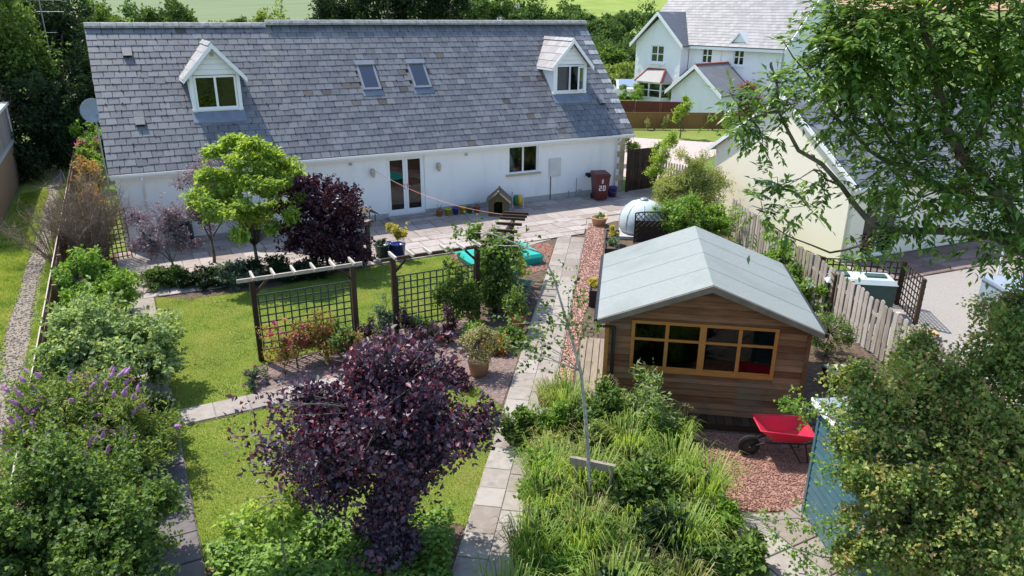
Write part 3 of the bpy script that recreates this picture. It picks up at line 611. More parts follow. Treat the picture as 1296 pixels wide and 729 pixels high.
for xx in (-10.29, -7.93):     # lantern wall lamps
    lm = MB().box(xx-0.05, xx+0.05, -0.03, -0.002, 1.62, 1.82).bar((xx, -0.02, 1.80), (xx, -0.13, 1.84), 0.02, 0.02).build('wall_lamp', 'lamp_metal', bun)
    MB().lathe([(0.035, 1.55), (0.06, 1.60), (0.075, 1.76), (0.09, 1.77), (0.02, 1.85)], 8, xx, -0.13).build('lantern', 'lamp_metal', lm)
# roof vents (tile vents)
for (xx, dd) in ((-16.98, 2.68), (-16.98, 0.87), (-0.66, 0.75)):
    zz = EZ+(dd-ED)*K
    MB().hexa([(xx-0.13, dd-0.02, zz-0.08), (xx+0.13, dd-0.02, zz-0.08), (xx+0.13, dd+0.2, zz+0.16), (xx-0.13, dd+0.2, zz+0.16), (xx-0.13, dd-0.09, zz+0.0), (xx+0.13, dd-0.09, zz+0.0), (xx+0.13, dd+0.15, zz+0.20), (xx-0.13, dd+0.15, zz+0.20)]).build('roof_vent', 'slate', roof)
    MB().hexa([(xx-0.11, dd-0.035, zz-0.075), (xx+0.11, dd-0.035, zz-0.075), (xx+0.11, dd-0.0, zz-0.06), (xx-0.11, dd-0.0, zz-0.06), (xx-0.11, dd-0.094, zz-0.012), (xx+0.11, dd-0.094, zz-0.012), (xx+0.11, dd-0.05, zz-0.005), (xx-0.11, dd-0.05, zz-0.005)]).build('vent_opening', 'black_plastic', roof)
# skylights
for (a, b) in SKY:
    d0, d1 = 1.52, 2.26
    def rp_(x, d, n): return (x, d-n*math.sin(SA), EZ-e+(d-ED)*K+n*math.cos(SA))
    def rb(x0, x1, da, db, n0, n1): return [rp_(x0, da, n0), rp_(x1, da, n0), rp_(x1, db, n0), rp_(x0, db, n0), rp_(x0, da, n1), rp_(x1, da, n1), rp_(x1, db, n1), rp_(x0, db, n1)]
    fm = MB()
    fm.hexa(rb(a, a+0.075, d0, d1, 0.0, 0.10)).hexa(rb(b-0.075, b, d0, d1, 0.0, 0.10)).hexa(rb(a+0.075, b-0.075, d0, d0+0.055, 0.0, 0.095)).hexa(rb(a-0.02, b+0.02, d1-0.01, d1+0.12, 0.0, 0.13))
    sk = fm.build('skylight', 'grey_metal', bun)
    MB().hexa(rb(a+0.075, b-0.075, d0+0.055, d1-0.01, 0.03, 0.07)).build('pane', 'glass_sky', sk)
    MB().hexa(rb(a-0.04, b+0.04, d0-0.16, d0-0.005, 0.022, 0.034)).build('lead_apron', 'lead', sk)
# dormers
def dormer(a, b, open_sash):
    yf = 1.10; z0 = 3.80; ze = 4.88; za = 5.72; xm = (a+b)/2
    m = MB()
    for xx, sgn in ((a, 1), (b, -1)):       # cheeks: follow the roof slope
        xo, xi = xx, xx+0.10*sgn
        pl = [(yf, z0-0.05), (yf, ze+0.02), ((ze-EZ)/K+ED+0.1, ze+0.02)]
        m.add([(xo, p[0], p[1]) for p in pl]+[(xi, p[0], p[1]) for p in pl], [(0, 1, 2), (5, 4, 3), (0, 3, 4, 1), (1, 4, 5, 2), (2, 5, 3, 0)])
    m.box(a+0.10, b-0.10, yf, yf+0.08, z0-0.05, z0+0.08)
    dm = m.build('dormer', 'render_white', bun)
    MB().box(a, a+0.11, yf-0.012, yf-0.001, z0, ze).build('corner_trim', 'upvc', dm)
    MB().box(b-0.11, b, yf-0.012, yf-0.001, z0, ze).build('corner_trim', 'upvc', dm)
    # gable cladding boards
    zc = ze+0.02; hb = 0.155
    while zc < za-0.10:
        z2 = min(zc+hb, za-0.03); sl = (za-ze)/((b-a)/2+0.02)
        w0 = (za-zc)/sl; w1 = (za-z2)/sl
        MB().prism_xz([(xm-w0, zc), (xm+w0, zc), (xm+w1, z2-0.006), (xm-w1, z2-0.006)], yf-0.006+random.uniform(-0.001, 0.001), yf+0.06).build('cladding_board', 'upvc', dm); zc += hb
    MB().lathe([(0.055, 0), (0.055, 0.015), (0.03, 0.02)], 10).build('gable_vent', 'lamp_metal', dm, loc=(xm, yf-0.01, za-0.24)).rotation_euler = (R(90), 0, 0)
    wx0, wx1, wz0, wz1 = a+0.12, b-0.12, z0+0.09, ze
    wf = frame_mesh(wx0, wx1, wz0, wz1, yf+0.004, yf+0.075, 0.06, (xm,)).build('window_frame', 'upvc', dm)
    MB().box(wx0+0.06, xm-0.033, yf+0.03, yf+0.042, wz0+0.06, wz1-0.06).build('pane', 'glass', dm)
    if open_sash:
        s = frame_mesh(0, xm*0+(wx1-xm-0.06), wz0+0.05, wz1-0.05, -0.02, 0.03, 0.05).build('sash', 'upvc', dm, loc=(wx1-0.03, yf-0.01, 0)); s.rotation_euler = (0, 0, R(180+38))
        gl = MB().box(0.05, wx1-xm-0.11, 0.0, 0.01, wz0+0.10, wz1-0.10).build('pane', 'glass', dm, loc=(wx1-0.03, yf-0.01, 0)); gl.rotation_euler = (0, 0, R(180+38))
    else:
        MB().box(xm+0.033, wx1-0.06, yf+0.03, yf+0.042, wz0+0.06, wz1-0.06).build('pane', 'glass', dm)
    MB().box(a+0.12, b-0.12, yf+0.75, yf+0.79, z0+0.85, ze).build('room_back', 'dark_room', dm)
    if open_sash: MB().box(wx0+0.05, xm-0.1, yf+0.16, yf+0.18, wz0+0.05, wz1).build('curtain', 'curtain', dm)
    MB().box(a-0.02, b+0.02, yf-0.05, yf+0.02, z0+0.055, z0+0.088).build('sill', 'upvc', dm)
    # lead apron below, roof slopes, slates, ridge, barge boards
    d0 = 0.82
    MB().hexa([(a-0.05, d0, EZ+(d0-ED)*K-0.03), (b+0.05, d0, EZ+(d0-ED)*K-0.03), (b+0.05, yf, EZ+(yf-ED)*K-0.03), (a-0.05, yf, EZ+(yf-ED)*K-0.03),
               (a-0.05, d0, EZ+(d0-ED)*K+0.005), (b+0.05, d0, EZ+(d0-ED)*K+0.005), (b+0.05, yf, EZ+(yf-ED)*K+0.01), (a-0.05, yf, EZ+(yf-ED)*K+0.01)]).build('lead_apron', 'lead', dm)
    ov = 0.17; xo = (b-a)/2+ov; sl = (za-ze)/((b-a)/2+0.02); zt = za+0.09; yb0 = yf-0.20
    ang = math.atan(sl); slen = math.hypot(xo, xo*sl)
    for sgn in (-1, 1):
        zeave = zt-xo*sl
        be = (zeave-EZ)/K+ED+0.12; br = (zt-EZ)/K+ED+0.12
        q = [(xm+sgn*xo, yb0, zeave), (xm, yb0, zt), (xm, br, zt), (xm+sgn*xo, be, zeave)]
        vs = [(p[0], p[1], p[2]-0.05) for p in q]+[(p[0], p[1], p[2]-0.012) for p in q]
        if sgn > 0: MB().add(vs, [(0, 1, 2, 3), (4, 7, 6, 5), (0, 4, 5, 1), (1, 5, 6, 2), (2, 6, 7, 3), (3, 7, 4, 0)]).build('dormer_roof', 'slate_dormer', dm)
        else: MB().add(vs, [(3, 2, 1, 0), (5, 6, 7, 4), (1, 5, 4, 0), (2, 6, 5, 1), (3, 7, 6, 2), (0, 4, 7, 3)]).build('dormer_roof', 'slate_dormer', dm)
        nc = 4; gg = slen/nc
        for c in range(nc):
            yy = yb0-0.01; lim = be+(br-be)*(c+0.5)/nc
            if c % 2: yy -= 0.15
            while yy < lim-0.08:
                y2 = min(yy+0.296, lim+0.05); y1 = max(yy, yb0-0.012)
                u0, u1 = c*gg-0.03, min((c+1)*gg+0.05, slen)
                def dp(u, y, n): return (xm+sgn*(xo-u*math.cos(ang)-(-n)*math.sin(ang)*1.0), y, zeave+u*math.sin(ang)+n*math.cos(ang))
                P8 = [dp(u0, y1, 0.012), dp(u0, y2, 0.012), dp(u1, y2, -0.004), dp(u1, y1, -0.004), dp(u0, y1, 0.021), dp(u0, y2, 0.021), dp(u1, y2, 0.004), dp(u1, y1, 0.004)]
                MB().hexa(P8 if sgn < 0 else [P8[1], P8[0], P8[3], P8[2], P8[5], P8[4], P8[7], P8[6]]).build('dormer_slate', 'slate_dormer', dm); yy += 0.3
        # barge board
        MB().prism_xz([(xm+sgn*(xo+0.02), zeave-0.14), (xm+sgn*(xo+0.02), zeave+0.02), (xm, zt+0.02), (xm, zt-0.14)] if sgn < 0 else [(xm, zt-0.14), (xm, zt+0.02), (xm+xo+0.02, zeave+0.02), (xm+xo+0.02, zeave-0.14)], yb0-0.035, yb0-0.012).build('barge_board', 'upvc', dm)
        MB().box(xm+sgn*xo-0.035, xm+sgn*xo+0.03, yb0-0.01, be-0.15, zeave-0.10, zeave-0.03).build('dormer_gutter', 'upvc', dm)
    yy = yb0
    while yy < (zt-EZ)/K+ED+0.05:
        MB().prism_xz([(xm-0.11, zt-0.055), (xm, zt+0.055), (xm+0.11, zt-0.055)], yy, yy+0.33).build('ridge_tile', 'slate_dormer', dm); yy += 0.345
    return dm
dormer(*DORM[0], False); dormer(*DORM[1], True)

# ================================================================== GARDEN SHED
SC = (-9.20, -15.20)     # front centre on the ground
shed = thing('garden_shed', 'wooden garden shed with pale grey felt roof and wide windowed front', 'shed', (SC[0], SC[1], 0), GRZ)
HW = 1.68; SLn = 3.35; SE = 1.86; SR = 2.52
MB().box(-HW-0.05, HW+0.05, -0.30, SLn, 0.0, 0.10).build('base', 'dark_stain', shed)
for i in range(24): MB().box(-HW-0.05+i*0.145, -HW-0.05+i*0.145+0.135, -0.32, -0.012, 0.102, 0.125).build('step_board', 'dark_stain', shed)
zb = 0.13; hb = 0.118; SWIN = [(-1.22, -0.10), (0.0, 1.14)]; wz0, wz1 = 0.97, 1.80; i = 0
def gable_half(z): return HW if z <= SE else HW*(1-(z-SE)/(SR-SE))
while zb < SR-0.05:
    z2 = min(zb+hb, SR); a0 = gable_half(zb); a1 = max(0.0, gable_half(z2))
    segs = [(-a0, a0)]
    if z2 > wz0-0.02 and zb < wz1+0.02: segs = [(-HW, -1.26), (1.18, HW)]
    for (p, q) in segs:
        p1 = max(p, -a1); q1 = min(q, a1); oy = random.uniform(-0.002, 0.002)
        MB().hexa([(p, -0.030+oy, zb), (q, -0.030+oy, zb), (q, 0, zb), (p, 0, zb), (p1, -0.008+oy, z2-0.013), (q1, -0.008+oy, z2-0.013), (q1, 0, z2-0.013), (p1, 0, z2-0.013)]).build('front_board', 'cedar', shed)
    zb += hb
zb = 0.13
while zb < SE:
    for sgn in (-1, 1):
        x0, x1 = sorted((sgn*(HW-0.01), sgn*(HW+0.012)))
        MB().box(x0, x1, 0.002, SLn-0.1, zb, min(zb+0.113, SE)).build('side_board', 'cedar', shed)
    zb += hb
MB().box(-HW, HW, SLn-0.1, SLn-0.06, 0.12, SE).prism_xz([(-HW, SE), (HW, SE), (0, SR)], SLn-0.1, SLn-0.06).build('back_wall', 'cedar', shed)
for sgn in (-1, 1): MB().box(sgn*HW-0.035, sgn*HW+0.035, -0.034, 0.0, 0.12, SE).build('corner_post', 'orange_wood' if sgn < 0 else 'cedar', shed)
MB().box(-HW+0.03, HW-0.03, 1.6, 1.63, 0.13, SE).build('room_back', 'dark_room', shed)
MB().box(-1.1, 1.0, 0.35, 0.75, 0.80, 0.84).build('workbench', 'plank_wood', shed)
MB().box(-1.27, 1.19, -0.014, -0.001, wz0-0.20, wz0-0.06).build('sill_board', 'cedar', shed); MB().box(-1.27, 1.19, -0.014, -0.001, wz1+0.05, wz1+0.17).build('head_board', 'cedar', shed)
ow = MB(); t = 0.055
ow.box(-1.26, 1.18, -0.048, 0.0, wz0-0.075, wz0).box(-1.26, 1.18, -0.048, 0.0, wz1, wz1+0.055).box(-1.26, -1.20, -0.045, 0.0, wz0, wz1).box(1.12, 1.18, -0.045, 0.0, wz0, wz1).box(-0.11, 0.0, -0.05, 0.0, wz0, wz1)
wfm = ow.build('window_frame', 'orange_wood', shed)
for (a, b) in ((-1.20, -0.11), (0.0, 1.12)):
    m_ = (a+b)/2; zt = wz0+0.54
    MB().box(m_-0.03, m_+0.03, -0.042, -0.002, wz0, wz1).build('mullion', 'orange_wood', wfm)
    MB().box(a, m_-0.03, -0.040, -0.004, zt-0.022, zt+0.022).box(m_+0.03, b, -0.040, -0.004, zt-0.022, zt+0.022).build('transom', 'orange_wood', wfm)
    for (p, q) in ((a, m_-0.03), (m_+0.03, b)):
        MB().box(p, q, -0.018, -0.010, wz0, zt-0.022).build('pane', 'glass_dark', wfm); MB().box(p, q, -0.018, -0.010, zt+0.022, wz1).build('pane', 'glass_dark', wfm)
        for (zz, h) in ((wz0, 0.03), ): MB().box(p, q, -0.036, -0.006, zz, zz+h).build('glazing_bead', 'orange_wood', wfm)
# felt roof in overlapping strips
ovx = 0.16; sl = (SR-SE)/HW; xe = HW+ovx; zr = SR+0.10
for sgn in (-1, 1):
    ze = zr-xe*sl
    q = [(sgn*xe, -0.18), (0, -0.18), (0, SLn+0.06), (sgn*xe, SLn+0.06)]
    zz = [ze, zr, zr, ze]
    vs = [(q[k][0], q[k][1], zz[k]-0.05) for k in range(4)]+[(q[k][0], q[k][1], zz[k]-0.012) for k in range(4)]
    f1 = [(0, 1, 2, 3), (4, 7, 6, 5), (0, 4, 5, 1), (1, 5, 6, 2), (2, 6, 7, 3), (3, 7, 4, 0)]
    rf = MB().add(vs, f1 if sgn > 0 else [tuple(reversed(f)) for f in f1]).build('roof', 'barge_wood', shed)
    for k in range(4):      # felt laid down the slope, each strip lapping over the one behind
        ya, yb = -0.20+k*0.9, min(-0.20+(k+1)*0.9+0.05, SLn+0.08)
        P = [(sgn*(xe+0.012), ya, zr-(xe+0.012)*sl+0.003), (0, ya, zr+0.003), (0, yb, zr-0.002), (sgn*(xe+0.012), yb, zr-(xe+0.012)*sl-0.002)]
        vs = [(p[0], p[1], p[2]-0.009) for p in P]+[(p[0], p[1], p[2]+0.003) for p in P]
        MB().add(vs, f1 if sgn > 0 else [tuple(reversed(f)) for f in f1]).build('felt_strip', 'felt', rf)
    A_, B_ = (sgn*(xe+0.01), ze-0.10), (0, zr-0.115)
    poly = [A_, (A_[0], ze-0.005), (0, zr-0.005), B_]
    if sgn > 0: poly = poly[::-1]
    MB().prism_xz(poly, -0.235, -0.205).build('barge_board', 'barge_wood', shed)
    MB().tube([(sgn*(xe+0.03), -0.2, ze-0.045), (sgn*(xe+0.03), SLn+0.05, ze-0.045)], 0.045, 8).build('gutter', 'black_plastic', shed)
MB().tube([(-xe-0.03, -0.12, SE-0.08), (-xe+0.0, -0.12, SE-0.13), (-HW+0.12, -0.06, SE-0.15), (-HW+0.12, -0.06, 0.12)], 0.032, 8).build('downpipe', 'black_plastic', shed, True)

# ================================================================== METAL SHED
ms = thing('metal_shed', 'teal shed of horizontal cladding with grey-blue roof behind the hawthorn', 'shed', (-9.60, -17.97, 0), R(-115.5))
MW, MD, MH = 1.55, 1.5, 1.80     # local x along the wall towards the path, local y into the shed
def clad(x0, x1, y, n, along='x'):
    hb_ = (MH-0.05)/n
    for i in range(n):
        z = 0.05+i*hb_
        if along == 'x': MB().hexa([(x0, y-0.022, z), (x1, y-0.022, z), (x1, y, z), (x0, y, z), (x0, y-0.006, z+hb_-0.006), (x1, y-0.006, z+hb_-0.006), (x1, y, z+hb_-0.006), (x0, y, z+hb_-0.006)]).build('cladding_board', 'teal_metal', ms)
        else: MB().box(y-0.010, y+0.010, x0, x1, z, z+hb_-0.006).build('side_board', 'teal_metal', ms)
clad(0.03, MW-0.03, 0.0, 14); clad(0.03, MD, 0.0, 14, 'y'); clad(0.03, MD, MW, 14, 'y')
MB().box(0, MW, MD, MD+0.03, 0.05, MH).build('back_panel', 'teal_metal', ms)
for x in (0.0, MW): MB().box(x-0.03, x+0.03, -0.03, 0.03, 0, MH).build('corner_post', 'teal_metal', ms)
MB().box(-0.02, MW+0.02, 0.0, MD+0.02, 0.0, 0.045).build('base', 'plinth', ms)
MB().hexa([(-0.08, -0.1, MH), (MW+0.08, -0.1, MH), (MW+0.08, MD+0.1, MH+0.10), (-0.08, MD+0.1, MH+0.10), (-0.08, -0.1, MH+0.05), (MW+0.08, -0.1, MH+0.05), (MW+0.08, MD+0.1, MH+0.15), (-0.08, MD+0.1, MH+0.15)]).build('roof', 'bluegrey_metal', ms)
MB().box(-0.10, MW+0.1, -0.125, -0.102, MH-0.02, MH+0.06).build('roof_edge', 'upvc', ms)

# ================================================================== FENCES
def fence_run(root, p0, p1, h, w, gap, t, mat, name, tops='flat', rails=(0.3, 0.8), railmat=None, posts=1.8, jitter=0.01, side=1, postmat=None, hvar=0.0, tilt=0.0):
    a = Vector((p0[0], p0[1], 0)); b = Vector((p1[0], p1[1], 0)); d = (b-a); Ln = d.length; d.normalize(); ang = math.atan2(d.y, d.x)
    if tops == 'point':
        m = MB().prism_xz([(0, 0.04), (w, 0.04), (w, h-0.05), (w*0.5, h), (0, h-0.05)], 0, t)
    elif tops == 'dog':
        m = MB().prism_xz([(0, 0.04), (w, 0.04), (w, h-0.03), (w*0.75, h), (w*0.25, h), (0, h-0.03)], 0, t)
    else:
        m = MB().box(0, w, 0, t, 0.04, h)
    me = m.mesh(name); me.materials.append(MATS[mat])
    n = int(Ln/(w+gap)); base = a-root.matrix_basis.translation if False else a-Vector(root.location)
    for i in range(n):
        p = base+d*(i*(w+gap))
        o = inst(name, me, root, (p.x, p.y, random.uniform(-jitter, jitter)), (random.gauss(0, tilt), random.gauss(0, tilt), ang+random.gauss(0, 0.01)), (1, 1, 1+random.uniform(-hvar, hvar)))
    nv = Vector((-d.y, d.x, 0))*side
    for z in rails:
        s = base+nv*(t*0.5+0.022 if side > 0 else 0.024); MB().bar(s+Vector((0, 0, z*h)), s+d*Ln+Vector((0, 0, z*h)), 0.04, 0.075).build('rail', railmat or mat, root)
    if posts:
        k = int(Ln/posts)+1
        for i in range(k+1):
            s = base+d*min(i*posts, Ln)+nv*0.09
            MB().box(-0.045, 0.045, -0.045, 0.045, 0, h*0.97).build('post', postmat or mat, root, loc=(s.x, s.y, 0), rz=ang)
lf = thing('boundary_fence', 'brown close-boarded timber fence between the garden and the lane', 'fence', (-19.47, -17, 0))
fence_run(lf, (-19.47, -17.5), (-19.47, 13.5), 1.05, 0.14, 0.012, 0.018, 'fence_brown', 'board', rails=(0.3, 0.85), posts=2.4, side=-1, hvar=0.02)
MB().box(-0.002, 0.020, -0.5, 22, 1.075, 1.09).build('capping', 'grey_wood', lf)  # paler strip stands in for sunlight along the boards' top edges
rf = thing('picket_fence', 'weathered grey picket fence between the garden shed and the neighbour', 'fence', (-0.55, -6.8, 0))
fence_run(rf, (-0.45, -6.6), (-5.35, -17.6), 1.22, 0.135, 0.055, 0.022, 'grey_wood', 'picket', tops='dog', rails=(0.28, 0.72), posts=1.9, side=1, jitter=0.03, hvar=0.02, tilt=0.01)
gt = thing('side_gate', 'dark brown slatted garden gate beside the bungalow corner', 'gate', (0.10, -0.25, 0), R(2))
for i in range(11): MB().box(0.02+i*0.122, 0.125+i*0.122, 0, 0.02, 0.06, 1.72).build('slat', 'gate_dark', gt)
for z in (0.3, 0.95, 1.5): MB().box(0.0, 1.36, 0.021, 0.055, z, z+0.09).build('rail', 'gate_dark', gt)
MB().box(-0.085, 0.0, -0.02, 0.07, 0, 1.78).build('post', 'gate_dark', gt); MB().box(1.38, 1.47, -0.02, 0.07, 0, 1.78).build('post', 'gate_dark', gt)
wpf = thing('front_picket_fence', 'pale grey picket fence behind the dark side gate', 'fence', (1.6, 0.2, 0))
fence_run(wpf, (0.35, 2.2), (3.2, 5.2), 1.25, 0.08, 0.06, 0.018, 'rafter_wood', 'picket', tops='point', rails=(0.3, 0.75), posts=1.8)
fence_run(wpf, (1.6, -0.3), (2.3, -4.6), 1.2, 0.08, 0.06, 0.018, 'grey_wood', 'picket', tops='point', rails=(0.3, 0.75), posts=1.8)
def panel_fence(root, p0, p1, h, mat, pw=1.8):
    a = Vector((p0[0], p0[1], 0)); b = Vector((p1[0], p1[1], 0)); d = b-a; Ln = d.length; d.normalize(); ang = math.atan2(d.y, d.x); n = int(Ln/pw)
    for i in range(n):
        p = a+d*(i*pw)-Vector(root.location)
        MB().box(0.06, pw-0.06, -0.02, 0.02, 0.05, h).build('panel', mat, root, loc=(p.x, p.y, 0), rz=ang)
        MB().box(0.0, pw-0.001, -0.03, 0.03, h+0.001, h+0.04).build('capping', mat, root, loc=(p.x, p.y, 0), rz=ang)
        MB().box(-0.05, 0.05, -0.05, 0.05, 0, h-0.005).build('post', mat, root, loc=(p.x, p.y, 0), rz=ang)
bf = thing('brown_fence', 'tan brown timber panel fence across the far lawn', 'fence', (10, 13.6, 0)); panel_fence(bf, (8.4, 14.5), (18.4, 9.5), 1.0, 'tan_fence')
bf2 = thing('red_brown_fence', 'red-brown timber panel fence in front of the two-storey house', 'fence', (14, 20, 0)); panel_fence(bf2, (11.5, 20.9), (23.5, 12.4), 0.95, 'red_fence')
# trellis by the bungalow's left corner
tl = thing('side_trellis', 'brown wooden square trellis at the left corner of the bungalow', 'trellis', (-18.75, -0.95, 0), R(12))
for i in range(9): MB().box(i*0.12, i*0.12+0.028, 0, 0.018, 0.0, 1.5).build('upright', 'fence_brown', tl)
for i in range(11): MB().box(0, 0.99, 0.0185, 0.034, 0.08+i*0.135, 0.108+i*0.135).build('crossbar', 'fence_brown', tl)

# ================================================================== PERGOLA WITH TRELLIS
per = thing('pergola', 'dark wooden pergola with pale rafters and square trellis panels across the lawn', 'pergola', (-15.68, -9.3, 0))
PX = [0.0, 2.03, 2.92, 4.92]; PH = 1.74
for x in PX: MB().box(x-0.05, x+0.05, -0.05, 0.05, 0, PH).build('post', 'dark_stain', per)
MB().box(-0.28, 2.25, -0.022, 0.022, PH+0.002, PH+0.075).build('beam', 'grey_wood', per)
MB().box(2.66, 5.3, -0.022, 0.022, PH+0.002, PH+0.075).build('beam', 'dark_stain', per)
for x in (0.02, 0.42, 0.82, 1.22, 1.62, 2.03, 2.92, 3.32, 3.72, 4.12, 4.52, 4.92):
    MB().hexa([(x-0.022, -0.20, PH+0.078), (x+0.022, -0.20, PH+0.078), (x+0.022, 0.20, PH+0.078), (x-0.022, 0.20, PH+0.078), (x-0.022, -0.24, PH+0.145), (x+0.022, -0.24, PH+0.145), (x+0.022, 0.24, PH+0.145), (x-0.022, 0.24, PH+0.145)]).build('rafter', 'rafter_wood', per)
for x, s in ((0.05, 1), (1.98, -1), (2.97, 1), (4.87, -1)):
    MB().bar((x, 0, PH-0.26), (x+s*0.24, 0, PH-0.01), 0.035, 0.05).build('brace', 'dark_stain', per)
def trellis(root, x0, x1, z0, z1, step, ox=0, mat='trellis_green'):
    n = int(round((x1-x0)/step)); 
    for i in range(n+1):
        x = x0+(x1-x0)*i/n; MB().box(x-0.014, x+0.014, -0.012, 0.004, z0, z1).build('upright', mat, root)
    m = int(round((z1-z0)/step))
    for j in range(m+1):
        z = z0+(z1-z0)*j/m; MB().box(x0-0.014, x1+0.014, 0.0045, 0.019, z-0.014, z+0.014).build('crossbar', mat, root)
trellis(per, 0.08, 1.95, 0.22, 1.42, 0.155); trellis(per, 3.0, 4.84, 0.12, 1.36, 0.155)
# second short pergola along the path
per2 = thing('path_pergola', 'small dark pergola with short slats above the pear bush by the path', 'pergola', (-10.2, -9.1, 0), R(52))
for x in (0.0, 2.2): MB().box(x-0.05, x+0.05, -0.05, 0.05, 0, 1.6).build('post', 'dark_stain', per2)
MB().box(-0.15, 2.9, -0.03, 0.03, 1.602, 1.68).build('beam', 'dark_stain', per2)
for x in (0.1, 0.6, 1.1, 1.75, 2.25, 2.55, 2.82):
    MB().box(x-0.03, x+0.03, -0.33, 0.33, 1.682, 1.75).build('slat', 'dark_stain', per2)
MB().bar((2.2, 0, 1.3), (2.5, 0, 1.6), 0.035, 0.05).build('brace', 'dark_stain', per2)
trellis(per2, 0.1, 1.9, 0.15, 1.4, 0.15, mat='dark_stain')

# ================================================================== THINGS ON THE PATIO
def pot_prof(r0, r1, h, rim=0.012, t=0.015): return [(r0, 0), (r1, h-0.03), (r1+rim, h-0.028), (r1+rim, h), (r1-t, h), (r1-t-0.005, h-0.05), (0.001, h-0.055)]
# wheelie bin: 20 painted on the front
wb = thing('wheelie_bin', 'maroon wheeled rubbish bin with white number 20 against the white wall', 'bin', (-1.62, -0.78, 0.03), R(-16))
MB().hexa([(-0.22, -0.27, 0.05), (0.22, -0.27, 0.05), (0.22, 0.22, 0.05), (-0.22, 0.22, 0.05), (-0.29, -0.35, 0.98), (0.29, -0.35, 0.98), (0.29, 0.30, 0.98), (-0.29, 0.30, 0.98)]).box(-0.30, 0.30, -0.36, 0.31, 0.94, 0.985).build('body', 'maroon_plastic', wb)
MB().hexa([(-0.31, -0.39, 0.987), (0.31, -0.39, 0.987), (0.31, 0.34, 0.987), (-0.31, 0.34, 0.987), (-0.27, -0.34, 1.05), (0.27, -0.34, 1.05), (0.27, 0.30, 1.07), (-0.27, 0.30, 1.07)]).build('lid', 'maroon_plastic', wb)
MB().tube([(-0.26, 0.36, 0.99), (0.26, 0.36, 0.99)], 0.018, 8).build('handle', 'maroon_plastic', wb)
for s in (-1, 1): MB().tube([(s*0.20, 0.24, 0.1), (s*0.26, 0.24, 0.1)], 0.1, 14).build('wheel', 'rubber', wb)
def digits(root, txt, x, z, sz, ytop, mat):
    SEG = {'2': 'abged', '0': 'abcdef'}
    for ch in txt:
        m = MB(); w, h, t = sz*0.55, sz, sz*0.17
        def yy(zz): return -0.27-0.08*(zz-0.05)/0.93-0.004
        seg = {'a': (0, w, h-t, h), 'd': (0, w, 0, t), 'g': (0, w, h/2-t/2, h/2+t/2), 'f': (0, t, h/2, h), 'b': (w-t, w, h/2, h), 'e': (0, t, 0, h/2), 'c': (w-t, w, 0, h/2)}
        k = 0
        for s in SEG[ch]:
            a, b, c, d = seg[s]; k += 1; e_ = 0.0006*k
            m.add([(x+a, yy(z+c)-e_, z+c), (x+b, yy(z+c)-e_, z+c), (x+b, yy(z+d)-e_, z+d), (x+a, yy(z+d)-e_, z+d)], [(0, 1, 2, 3)])
        m.build('number', mat, root); x += sz*0.75
digits(wb, '20', -0.13, 0.40, 0.20, 0, 'white_paint')
MB().add([(-0.035, -0.332, 0.68), (0.035, -0.332, 0.68), (0.035, -0.345, 0.84), (-0.035, -0.345, 0.84)], [(0, 1, 2, 3)]).build('badge', 'steel_bin', wb)
bk = thing('bucket', 'purple plastic bucket beside the maroon bin', 'bucket', (-0.92, -0.62, 0.03))
MB().lathe([(0.15, 0), (0.20, 0.36), (0.215, 0.36), (0.215, 0.38), (0.19, 0.38), (0.145, 0.03), (0.001, 0.025)], 18).build('body', 'purple_plastic', bk, True)
MB().tube([(-0.205, 0, 0.35), (-0.21, -0.1, 0.28), (-0.12, -0.21, 0.20), (0.12, -0.21, 0.20), (0.21, -0.1, 0.28), (0.205, 0, 0.35)], 0.006, 6).build('handle', 'grey_metal', bk)
kn = thing('dog_kennel', 'small olive wooden dog kennel with pitched roof against the bungalow wall', 'kennel', (-6.05, -1.0, 0.03), R(-30))
KW, KD, KH, KA = 0.34, 0.40, 0.52, 0.86
kb = MB(); kb.box(-KW, -0.15, -KD, -KD+0.03, 0.04, KH).box(0.15, KW, -KD, -KD+0.03, 0.04, KH).box(-0.15, 0.15, -KD, -KD+0.03, 0.04, 0.10).box(-KW, -KW+0.03, -KD+0.03, KD, 0.04, KH).box(KW-0.03, KW, -KD+0.03, KD, 0.04, KH).box(-KW+0.03, KW-0.03, KD-0.03, KD, 0.04, KH)
kb.prism_xz([(-KW, KH), (KW, KH), (0, KA-0.05)], -KD, -KD+0.03).prism_xz([(-KW, KH), (KW, KH), (0, KA-0.05)], KD-0.03, KD).box(-KW, KW, -KD, KD, 0, 0.04)
kb.build('body', 'kennel_wood', kn)
MB().prism_xz([(-0.15, KH-0.001), (-0.15, 0.45), (-0.09, 0.50), (-0.15, 0.52)], -KD-0.004, -KD).build('door_trim', 'kennel_wood', kn)
for s in (-1, 1):
    x1, z1 = s*(KW+0.10), KH-0.06; vs = [(x1, -KD-0.10, z1), (0, -KD-0.10, KA-0.02), (0, KD+0.06, KA-0.02), (x1, KD+0.06, z1)]
    v8 = vs+[(p[0], p[1], p[2]+0.03) for p in vs]; f1 = [(0, 1, 2, 3), (4, 7, 6, 5), (0, 4, 5, 1), (1, 5, 6, 2), (2, 6, 7, 3), (3, 7, 4, 0)]
    MB().add(v8, f1 if s > 0 else [tuple(reversed(f)) for f in f1]).build('roof_board', 'kennel_roof', kn)
MB().box(-0.03, 0.03, -KD-0.11, KD+0.07, KA-0.01, KA+0.03).build('ridge_cap', 'kennel_roof', kn)
